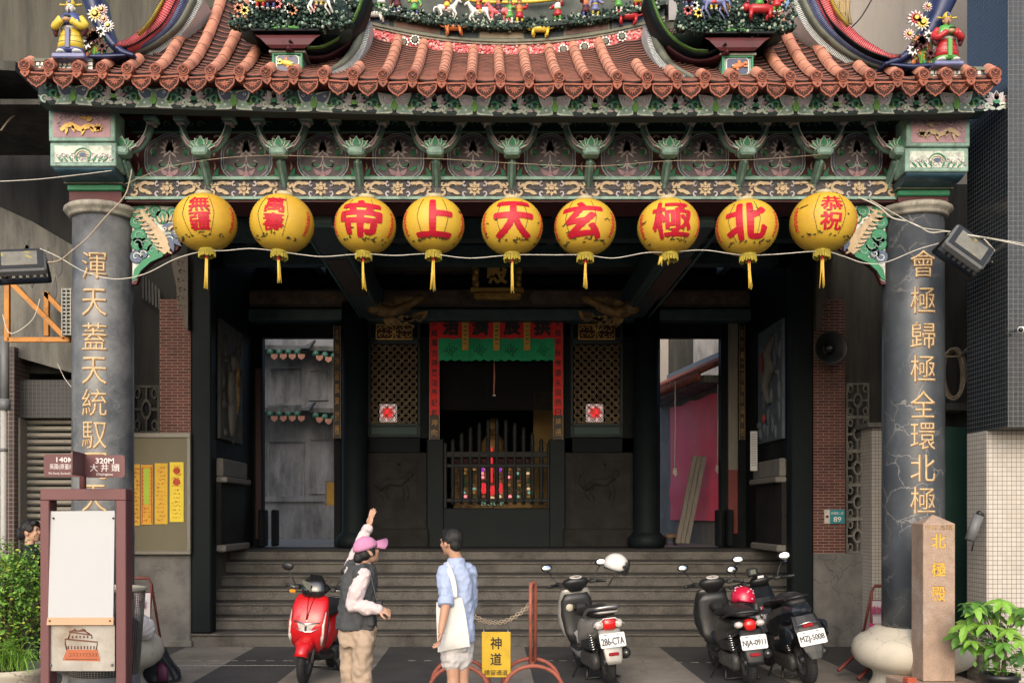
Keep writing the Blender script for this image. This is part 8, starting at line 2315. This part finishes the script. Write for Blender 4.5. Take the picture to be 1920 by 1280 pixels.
for k, (px, cl, lab) in enumerate(((745,'mb',"small maroon glazed warrior on the ridge ledge next to the left pole"), (777,'gy',"green and yellow glazed warrior with outstretched arms on the ridge ledge"), (956,'gw',"green glazed warrior near the middle of the ridge ledge"), (974,'ro',"red and orange glazed warrior just right of the ridge's middle"), (1046,'rw',"glazed warrior with red arms and white armour on the ridge ledge"), (1098,'mb',"maroon glazed figure on the right part of the ridge ledge"), (1116,'bl',"blue glazed figure beside the maroon one on the right part of the ridge"), (1160,'gw',"bright green glazed figure near the right end of the ridge ledge"), (1196,'yb',"yellow glazed figure at the right end of the ridge ledge"), (715,'wp',"white and pink glazed figure at the left end of the ridge ledge"))):
    figure("warrior_figurine", lab, "figurine", lambda mb: warrior(mb, RZ_(px), .29, CL[cl], k+2, face=rnd.uniform(-.5,.5)), GL)
for k, (px, f, cl, lab) in enumerate(((838,1,'yb',"yellow clad rider on a white horse on the left half of the ridge"), (898,-1,'ro',"red clad rider on a white horse beside the ridge's middle"), (935,-1,'mb',"maroon rider on a pink horse at the middle of the ridge"))):
    def fn(mb):
        p = RZ_(px); horse(mb, p, .25, M_white if k < 2 else M_pinkc, f, k); warrior(mb, p+Vector((0, -.01, .09)), .24, CL[cl], k, face=f*.9)
    figure("mounted_figurine", lab, "figurine", fn, GL)
def beast(mb, p, L, mt, f, seed):
    mb.T = Matrix.Translation(p) @ Matrix.Rotation(0 if f > 0 else math.pi, 4, 'Z'); u = L
    mb.m(mt); mb.tube([(-.4*u, 0, .34*u), (-.1*u, 0, .36*u), (.2*u, 0, .36*u), (.34*u, 0, .38*u)], [.12*u,.15*u,.15*u,.10*u], 9); mb.ell((.42*u, -.02*u, .42*u), (.14*u, .13*u, .13*u), 9, 7)
    for s in (-1, 1): mb.ell((.40*u, s*.09*u, .54*u), .04*u, 6, 4)
    for x, y in ((.22,-.1), (.27,.08), (-.3,-.1), (-.34,.08)): mb.tube([(x*u, y*u, .3*u), ((x+.04)*u, y*u, .03*u)], [.075*u,.05*u], 7)
    mb.tube(smooth_path([(-.4*u, 0, .36*u), (-.58*u, 0, .42*u), (-.66*u, 0, .60*u), (-.78*u, 0, .62*u)], 3), .035*u, 6)
    mb.m(M_blackch)
    for k in range(6): x = (-.32+.11*k)*u; mb.tube([(x, -.155*u, .28*u), (x+.01*u, -.14*u, .42*u), (x, -.04*u, .51*u)], .014*u, 4)
    mb.m(M_white); mb.ell((.52*u, -.02*u, .38*u), (.06*u, .08*u, .05*u), 7, 5); mb.T = None
for k, (px, mt, f, L, lab) in enumerate(((852, M_orgc, 1, .26, "orange striped tiger figurine on the ridge moulding left of centre"), (1012, M_yelc, -1, .26, "yellow striped tiger figurine on the ridge moulding right of centre"), (704, M_white, 1, .26, "white and pink lion figurine at the left end of the ridge moulding"), (1177, M_redc, -1, .27, "red maned lion figurine at the right end of the ridge moulding"))):
    X = PX(px, 10.9); figure("beast_figurine", lab, "figurine", lambda mb: beast(mb, Vector((X, 10.90, zroof(X, 1)+.105)), L, mt, f, k), "animal figures on the ridge moulding")
yg = MB(M_yelc)
yg.tube([P(x, y, 10.98) for x, y in smooth_path([(855,-4,0),(905,4,0),(955,5,0),(1005,3,0),(1060,-4,0)], 5) for _ in (0,)] if False else [P(v.x, v.y, 10.98) for v in smooth_path([(855,-4,0),(905,4,0),(955,5,0),(1005,3,0),(1060,-4,0)], 5)], .02, 6)
yg.build("yellow_garland", ro)

# --- curved hanging ridges in bands
def band(mb, pts, w_, mt, dd=.30, bulge=.0, tiles=0):
    """solid curved course: pts = (photo x, photo y, distance); w_ = width in the face"""
    q = smooth_path(pts, 6); n = len(q)
    W_ = [w_ if not isinstance(w_, (list, tuple)) else lin(i/(n-1), [j/(len(w_)-1) for j in range(len(w_))], w_) for i in range(n)]
    rs = []
    for i, p in enumerate(q):
        a, b_ = q[max(0, i-1)], q[min(n-1, i+1)]
        tx, ty = b_.x-a.x, b_.y-a.y; l = math.hypot(tx, ty) or 1
        nx, ny = -ty/l, tx/l; h_ = W_[i]/2
        A, B = P(p.x+nx*h_, p.y+ny*h_, p.z), P(p.x-nx*h_, p.y-ny*h_, p.z); C = P(p.x, p.y, p.z-.05 if bulge else p.z-.012)
        rs.append([A, C, B, Vector((B.x, B.y+dd, B.z)), Vector((A.x, A.y+dd, A.z))])
    mb.m(mt); mb.rings(rs, True, bool(bulge))
    if tiles:
        mb.m(M_joint if mt is not M_navy else M_bluec)
        for i in range(0, n-1):
            for s in range(tiles):
                t = (s+.5)/tiles; r0 = [v1.lerp(v2, t) for v1, v2 in zip(rs[i], rs[i+1])]
                mb.tube([r0[0]+Vector((0, -.004, 0)), r0[1]+Vector((0, -.004, 0)), r0[2]+Vector((0, -.004, 0))], .0035, 3, cap=False)
def D(pts, da, db): return [(x, y, da+(db-da)*i/(len(pts)-1)) for i, (x, y) in enumerate(pts)]
def crescent(name, lab, sets, flowers, corals, moz):
    c = MB()
    for pts, w_, mt, da, db, bu_, ti in sets: band(c, D(pts, da, db), w_, mt, .04 if mt is M_yelc else .30, bu_, ti)
    o = c.build(name, temple); o['label'] = lab
    f = MB()
    for x, y, r_, mt in flowers:
        T = lambda X_, Y_, q: P(x, y, 9.50)+Vector((X_, -q, Y_))
        for ring, k in ((1.0, 0), (.7, 1)):
            f.m(M_white if ring == 1 else mt)
            for q in range(12): f.petal(T, 0, 0, q*.5236+.2*k, r_*ring, r_*.35, .012*k, .014)
        f.m(M_yelc); f.disc(T, 0, 0, r_*.25, .03, .012, 8)
    f.build("flower_ornament", o)
    f = MB(); rr = random.Random(3)
    x0, x1, y0, y1 = corals
    for k in range(44):
        x = rr.uniform(x0, x1); a = rr.uniform(-.4, .4); L = rr.uniform(10, y1-y0)
        f.m(rr.choice([M_grnc, M_lime, M_green, M_yelc, M_orgc, M_maroon])); f.tube([P(x, y1, 9.55+rr.uniform(-.06,.08)), P(x+a*8, y1-L*.6, 9.53), P(x+a*22, y1-L, 9.5)], [.016,.012,.004], 5)
    for k in range(7):
        x, y = rr.uniform(x0, x1), rr.uniform(y0, y1-15); T = lambda X_, Y_, q: P(x, y, 9.48)+Vector((X_, -q, Y_))
        f.m(rr.choice([M_maroon, M_white, M_pinkl, M_orgc]))
        for q in range(8): f.petal(T, 0, 0, q*.785, .06, .025, 0, .012)
    f.build("coral_ornament", o)
    f = MB(M_mosg); x0, x1, y0, y1 = moz; f.box(PX(x0, 9.5), PX(x1, 9.5), 9.5, 9.9, PZ(y1, 9.5), PZ(y0, 9.5)); f.box(PX(x0-3, 9.5), PX(x1+3, 9.5), 9.48, 9.9, PZ(y0+2, 9.5), PZ(y0-4, 9.5)); f.m(M_white)
    x = x0+2
    for row in range(2):
        x = x0+1+4*row
        while x < x1-6:
            wd = rr.uniform(6, 11); f.cbox((PX(x+wd/2, 9.49), 9.495, PZ(y0+5+row*8.5, 9.49)), (wd*.0046, .012, .036), (0, rr.uniform(-.1,.1), 0), b=.004); x += wd+1.5
    f.build("shard_mosaic", o)
    return o
LS = [([(376,-6),(347,45),(312,80),(268,106),(215,121),(172,124)], 15, M_mosw, 10.2, 9.62, 0, 3),
      ([(362,-6),(336,42),(300,74),(256,98),(205,113),(158,114)], [12,12,12,10,8,6], M_mosg, 10.12, 9.56, .03, 0),
      ([(345,-6),(320,42),(286,73),(246,94),(205,106),(162,109)], [16,16,15,13,11,8], M_bluel, 10.06, 9.52, .03, 3),
      ([(333,-6),(308,40),(276,68),(244,86),(218,92)], [5,5,5,4,3], M_black, 10.02, 9.5, .02, 0),
      ([(324,-6),(300,38),(268,66),(240,82),(212,86)], [26,26,24,18,10], M_pinkc, 10.0, 9.50, .06, 2),
      ([(309,-6),(291,25),(274,48),(258,64)], [6,6,5,3], M_yelc, 9.98, 9.55, .02, 2),
      ([(250,104),(224,94),(200,68),(182,36),(166,-14)], [8,13,17,24,34], M_navy, 9.5, 9.55, .04, 0),
      ([(166,106),(200,106),(236,104)], [10,12,6], M_navy, 9.5, 9.5, .02, 0)]
lc = crescent("end_ridge", "left crescent end ridge with pink, blue and white tile bands", LS, [(180,28,.085,M_yelc),(192,20,.06,M_pinkl),(204,50,.06,M_white),(196,38,.05,M_pinkl)], (162,196,58,106), (66,172,115,131))
RS = [([(1491,-6),(1514,45),(1546,82),(1592,113),(1640,132),(1682,139)], 15, M_mosw, 10.2, 9.62, 0, 3),
      ([(1504,-6),(1530,43),(1564,79),(1610,110),(1658,127),(1700,132)], [12,12,12,10,8,6], M_mosg, 10.12, 9.56, .03, 0),
      ([(1522,-6),(1546,40),(1582,77),(1622,103),(1658,117),(1700,124)], [16,16,15,13,11,8], M_bluel, 10.06, 9.52, .03, 3),
      ([(1533,-6),(1556,38),(1588,70),(1626,95),(1668,110)], [5,5,5,4,3], M_black, 10.02, 9.5, .02, 0),
      ([(1542,-6),(1563,33),(1590,62),(1622,86),(1664,106),(1690,106)], [26,26,24,20,13,7], M_pinkc, 10.0, 9.50, .06, 2),
      ([(1556,-6),(1573,25),(1592,47)], [6,6,4], M_yelc, 9.98, 9.6, .02, 2),
      ([(1660,120),(1692,108),(1727,78),(1758,36),(1780,-14)], [8,13,20,30,40], M_navy, 9.5, 9.55, .04, 0),
      ([(1668,121),(1710,125),(1752,122)], [6,12,10], M_navy, 9.5, 9.5, .02, 0)]
rc = crescent("end_ridge", "right crescent end ridge with pink, blue and white tile bands", RS, [(1716,36,.085,M_redc),(1728,44,.08,M_yelc),(1703,66,.06,M_pinkl),(1738,14,.05,M_pinkl)], (1710,1748,66,120), (1744,1842,131,147))

def inner_ridge(mir, lab):
    fx = lambda pts: [(x if mir > 0 else 1904-x, y-(0 if mir > 0 else 6)) for x, y in pts]
    c = MB()
    for pts, w_, mt, da, db, bu_, ti in (
        ([(1214,45),(1226,95),(1250,130),(1284,148)], 13, M_mosw, 10.7, 9.6, 0, 3),
        ([(1222,38),(1236,88),(1262,124),(1300,146)], [14,14,12,9], M_mosg, 10.65, 9.58, .03, 0),
        ([(1240,70),(1268,108),(1302,130),(1345,138),(1400,134)], [22,30,32,30,24], M_cap, 10.6, 9.72, .0, 0),
        ([(1228,45),(1252,84),(1290,110),(1330,112),(1366,96)], [8,8,8,10,12], M_maroon, 10.4, 9.66, .02, 0),
        ([(1216,-8),(1234,40),(1260,74),(1296,98),(1330,100),(1362,82)], [16,17,15,12,9,6], M_black, 10.4, 9.64, .03, 0),
        ([(1221,-8),(1239,38),(1264,71),(1298,92),(1328,95)], [5,5,5,4,3], M_lime, 10.32, 9.60, .02, 3)):
        band(c, D(fx(pts), da, db), w_, mt, .03 if mt is M_lime else .25, bu_, ti)
    o = c.build("hanging_ridge", temple); o['label'] = lab
    p = MB(mat("grey_zinc_plate", (.24,.23,.235), .5, .15, 4)); xx = fx([(1254,0),(1272,0)]); a, b_ = sorted((xx[0][0], xx[1][0]))
    p.box(PX(a, 10.3), PX(b_, 10.3), 10.3, 10.34, PZ(38, 10.3), PZ(-30, 10.3)); p.build("zinc_plate", o)
inner_ridge(1, "right inner hanging ridge curling up to the figure box"); inner_ridge(-1, "left inner hanging ridge curling up to the figure box")

# --- figure boxes with rockery on the hanging ridges
def figure_box(x0, x1, yb, fishc, mir, lab):
    d = 9.72
    b = MB(M_mint)
    X0, X1 = PX(x0, d), PX(x1, d)
    b.box(X0, X1, d, d+.45, PZ(yb+50, d), PZ(yb+6, d)); o = b.build("figure_box", temple); o['label'] = lab
    X, Z = (X0+X1)/2, PZ(yb+28, d); hw, hh = (X1-X0)/2, .095
    T = lambda x, y, z: Vector((X+x, d-z, Z+y))
    b = MB(M_green); b.stroke(T, [(-hw,-hh),(hw,-hh),(hw,hh),(-hw,hh),(-hw,-hh)], .03, 0, .02)
    b.m(M_white); e = [(-.11,-.06),(-.09,-.08),(.09,-.08),(.11,-.06),(.11,.06),(.09,.08),(-.09,.08),(-.11,.06)]; b.prism(e, T, -.01, .006); b.m(M_navy); b.prism([(x*.93, y*.92) for x, y in e], T, -.01, .010)
    b.m(fishc)                                                        # a plump carp in relief
    T2 = lambda x, y, z: T(mir*x, y, z)
    b.ell(T2(.0, .0, .016), (.068, .012, .028), 12, 7, (0, R(12)*mir, 0)); b.petal(T2, -.055, .012, R(150), .05, .04, .010, .012); b.petal(T2, -.055, .010, R(205), .05, .035, .010, .012); b.m(M_orgc); b.petal(T2, -.02, .022, R(60), .04, .035, .014, .01); b.petal(T2, 0, -.022, R(-80), .03, .03, .014, .01); b.m(M_white); b.disc(T2, .052, -.004, .006, .03, .004, 7)
    b.build("fish_panel", o)
    c = MB(M_maroon); xc = (x0+x1)/2
    rs = []
    for dx, y, dy in ((-62, yb-26, -.0), (-52, yb-20, -.02), (-40, yb-8, -.03), (-32, yb-1, -.01)):
        rs.append([P(xc+dx, y, d-.06+dy), P(xc-dx, y, d-.06+dy), P(xc-dx, y, d+.5), P(xc+dx, y, d+.5)])
    c.rings(rs[::-1], True, False); c.m(M_cap); c.box(PX(xc-34, d), PX(xc+34, d), d-.03, d+.5, PZ(yb+9, d), PZ(yb+5, d))
    c.m(M_black); c.box(PX(xc-64, d), PX(xc+64, d), d-.10, d+.5, PZ(yb-25, d), PZ(yb-29, d)); c.build("box_cornice", o)
    c = MB(M_grnc); c.lathe([(.20,0),(.17,.03),(.10,.05),(.02,.055)], P(xc, yb-29, d+.02), 20, sy=.6); c.m(M_joint)
    for q in range(9): a = -math.pi+q*math.pi/8; pc = P(xc, yb-29, d+.02); c.tube([pc+Vector((.20*math.cos(a), .12*math.sin(a), 0)), pc+Vector((.09*math.cos(a), .055*math.sin(a), .054))], .004, 4)
    c.build("green_dome", o)
    return o
fbl = figure_box(513, 566, 92, M_yelc, 1, "left figure box with yellow carp panel"); fbr = figure_box(1355, 1410, 97, M_orgc, -1, "right figure box with orange carp panel")
def clump(x0, x1, ytop, ybot, seed, par):
    c = MB(M_rock1); d = 9.75; xc = (x0+x1)/2
    c.loft([(PZ(ybot-6, d), PX(xc, d), d+.22, (x1-x0)*.28*d/F, .18), (PZ(ybot-22, d), PX(xc, d), d+.25, (x1-x0)*.46*d/F, .28), (PZ(ybot-48, d), PX(xc, d), d+.32, (x1-x0)*.46*d/F, .26), (PZ(ytop-30, d), PX(xc, d), d+.36, (x1-x0)*.40*d/F, .2)], n=20)
    def pts(rr):
        x = rr.uniform(x0, x1); t = 1-abs((x-xc)/((x1-x0)/2))**3; y = rr.uniform(ybot-10-44*max(.25, t) if rr.random() < .6 else ytop-20, ybot-18+16*t); return Vector((PX(x, d), d-.05-.06*t+rr.uniform(-.04,.08), PZ(y, d)))
    rockery(c, pts, 1500, .020, seed); o = c.build("rockery_clump", par)
    k_ = MB()
    rr = random.Random(seed+9)
    for k in range(9):                                                # small glazed blossoms
        x, y = rr.uniform(x0+15, x1-15), rr.uniform(ytop, ytop+26); T = lambda X_, Y_, q: P(x, y, d-.14)+Vector((X_, -q, Y_)); k_.m(rr.choice([M_yelc, M_pinkc, M_white, M_orgc, M_redc]))
        for q in range(7): k_.petal(T, 0, 0, q*.9, .05, .03, 0, .014)
    k_.build("blossom", o)
clump(432, 662, 0, 70, 3, fbl); clump(1264, 1488, 0, 76, 6, fbr)
GB = "glazed figures on the rockery boxes"
def bx(px, py): return P(px, py, 9.58)
figure("warrior_figurine", "yellow skirted glazed figure on the left rockery box", "figurine", lambda mb: warrior(mb, bx(488, 18), .30, CL['yb'], 3), GB)
def fn(mb): horse(mb, bx(598, 26), .26, M_white, -1, 3); warrior(mb, bx(598, 12), .24, CL['bl'], 4)
figure("mounted_figurine", "rider on a prancing white horse on the left rockery box", "figurine", fn, GB)
def fn(mb): horse(mb, bx(1338, 34), .27, M_bluel, -1, 3); warrior(mb, bx(1338, 20), .25, CL['ro'], 4)
figure("mounted_figurine", "orange clad rider on a blue grey horse on the right rockery box", "figurine", fn, GB)
figure("warrior_figurine", "maroon glazed figure at the left of the right rockery box", "figurine", lambda mb: warrior(mb, bx(1292, 16), .28, CL['mb'], 5), GB)
def fn(mb): beast(mb, bx(1424, 38), .30, M_redc, -1, 2); warrior(mb, bx(1424, 22), .26, CL['gy'], 6)
figure("mounted_figurine", "green and yellow clad rider on a red beast at the right rockery box", "figurine", fn, GB)
figure("warrior_figurine", "brown robed glazed figure at the top of the left rockery box", "figurine", lambda mb: warrior(mb, bx(508, 20), .30, CL['mb'], 8), GB)
figure("warrior_figurine", "pink glazed figure at the right end of the right rockery box", "figurine", lambda mb: warrior(mb, bx(1456, 26), .28, CL['rw'], 9), GB)

# --- robed official statues on the roof corners
def official(px, yb, yt, cr, cs, cg, face, lab, base):
    h_ = (yb-yt)*9.45/F; p = P(px, yb, 9.45); u = h_
    t = thing("official_statue", lab, "statue", p, "robed officials on the roof corners", local=True)
    b = MB(base); b.box(-.30*u, .30*u, -.14*u, .2*u, -.10*u, -.005, b=.01); b.build("statue_base", t)
    b = MB(M_white)
    for s in (-1, 1): b.ell((s*.14*u, -.06*u, .03*u), (.10*u, .11*u, .04*u), 9, 6)
    b.m(cs); b.lathe([(.235*u, .03*u), (.245*u, .06*u), (.235*u, .12*u)], n=20, sy=.62)
    b.m(cr); b.lathe([(.24*u, .10*u), (.225*u, .22*u), (.19*u, .36*u), (.16*u, .46*u)], n=20, sy=.62); 
    b.m(cg); b.box(-.045*u, .045*u, -.17*u, -.10*u, .06*u, .42*u, b=.006); b.m(M_joint)
    for z in (.2, .3): b.lathe([(.226*u+.02*u*(.3-z)*5, z*u), (.229*u+.02*u*(.3-z)*5, (z+.006)*u)], n=20, sy=.63, cap=False)
    b.m(M_white); b.lathe([(.175*u, .44*u), (.19*u, .465*u), (.17*u, .49*u)], n=20, sy=.65)
    b.m(cg); b.lathe([(.165*u, .48*u), (.20*u, .56*u), (.20*u, .66*u), (.13*u, .735*u), (.05*u, .76*u)], n=20, sy=.62)
    for s in (-1, 1):
        b.m(cr); b.tube(smooth_path([(s*.18*u, 0, .67*u), (s*.27*u, -.02*u, .54*u), (s*.23*u, -.12*u, .46*u), (s*.08*u, -.19*u, .54*u)], 4), [.06*u]*4+[.066*u]*5+[.06*u]*4, 9)
        b.m(M_maroon); b.tube([(s*.27*u, -.03*u, .47*u), (s*.24*u, -.06*u, .32*u)], [.07*u,.03*u], 7); b.m(M_white); b.ell((s*.17*u, -.165*u, .52*u), (.035*u, .03*u, .05*u), 7, 5)
    b.m(M_skin_c); b.ell((0, -.20*u, .55*u), (.075*u, .05*u, .045*u), 9, 6); b.m(M_rock1); b.ell((.02*u, -.21*u, .60*u), (.07*u, .03*u, .03*u), 8, 5)
    b.build("robe", t)
    b = MB(face); b.ell((0, -.02*u, .83*u), (.075*u, .08*u, .095*u), 12, 9); b.ell((0, -.105*u, .825*u), (.014*u, .018*u, .025*u), 6, 5)
    for s in (-1, 1): b.ell((s*.077*u, -.01*u, .83*u), (.012*u, .02*u, .03*u), 6, 5)
    b.m(M_blackch)
    for s in (-1, 1): b.ell((s*.03*u, -.092*u, .85*u), (.013*u, .008*u, .008*u), 6, 4)
    b.ell((0, -.08*u, .745*u), (.022*u, .02*u, .07*u), 7, 5); b.m(M_redc); b.ell((0, -.097*u, .785*u), (.018*u, .006*u, .007*u), 6, 4); b.build("head", t)
    b = MB(M_yelc); b.lathe([(.082*u, .88*u), (.088*u, .90*u), (.075*u, .95*u), (.045*u, 1.0*u), (.01*u, 1.02*u)], n=14)
    for s in (-1, 1): b.tube([(s*.08*u, 0, .90*u), (s*.20*u, -.01*u, .905*u)], [.014*u, .018*u], 6)
    b.m(M_bluec); b.box(-.03*u, .03*u, -.10*u, -.07*u, .90*u, .97*u, b=.004); b.build("winged_hat", t)
official(133, 104, 0, M_yelc, M_bluec, M_bluec, M_white, "yellow and blue glazed official statue on the roof's left corner", M_bluel)
official(1775, 118, 25, M_redc, M_grnc, M_grnc, M_skin_c, "red and green glazed official statue on the roof's right corner", M_bluel)
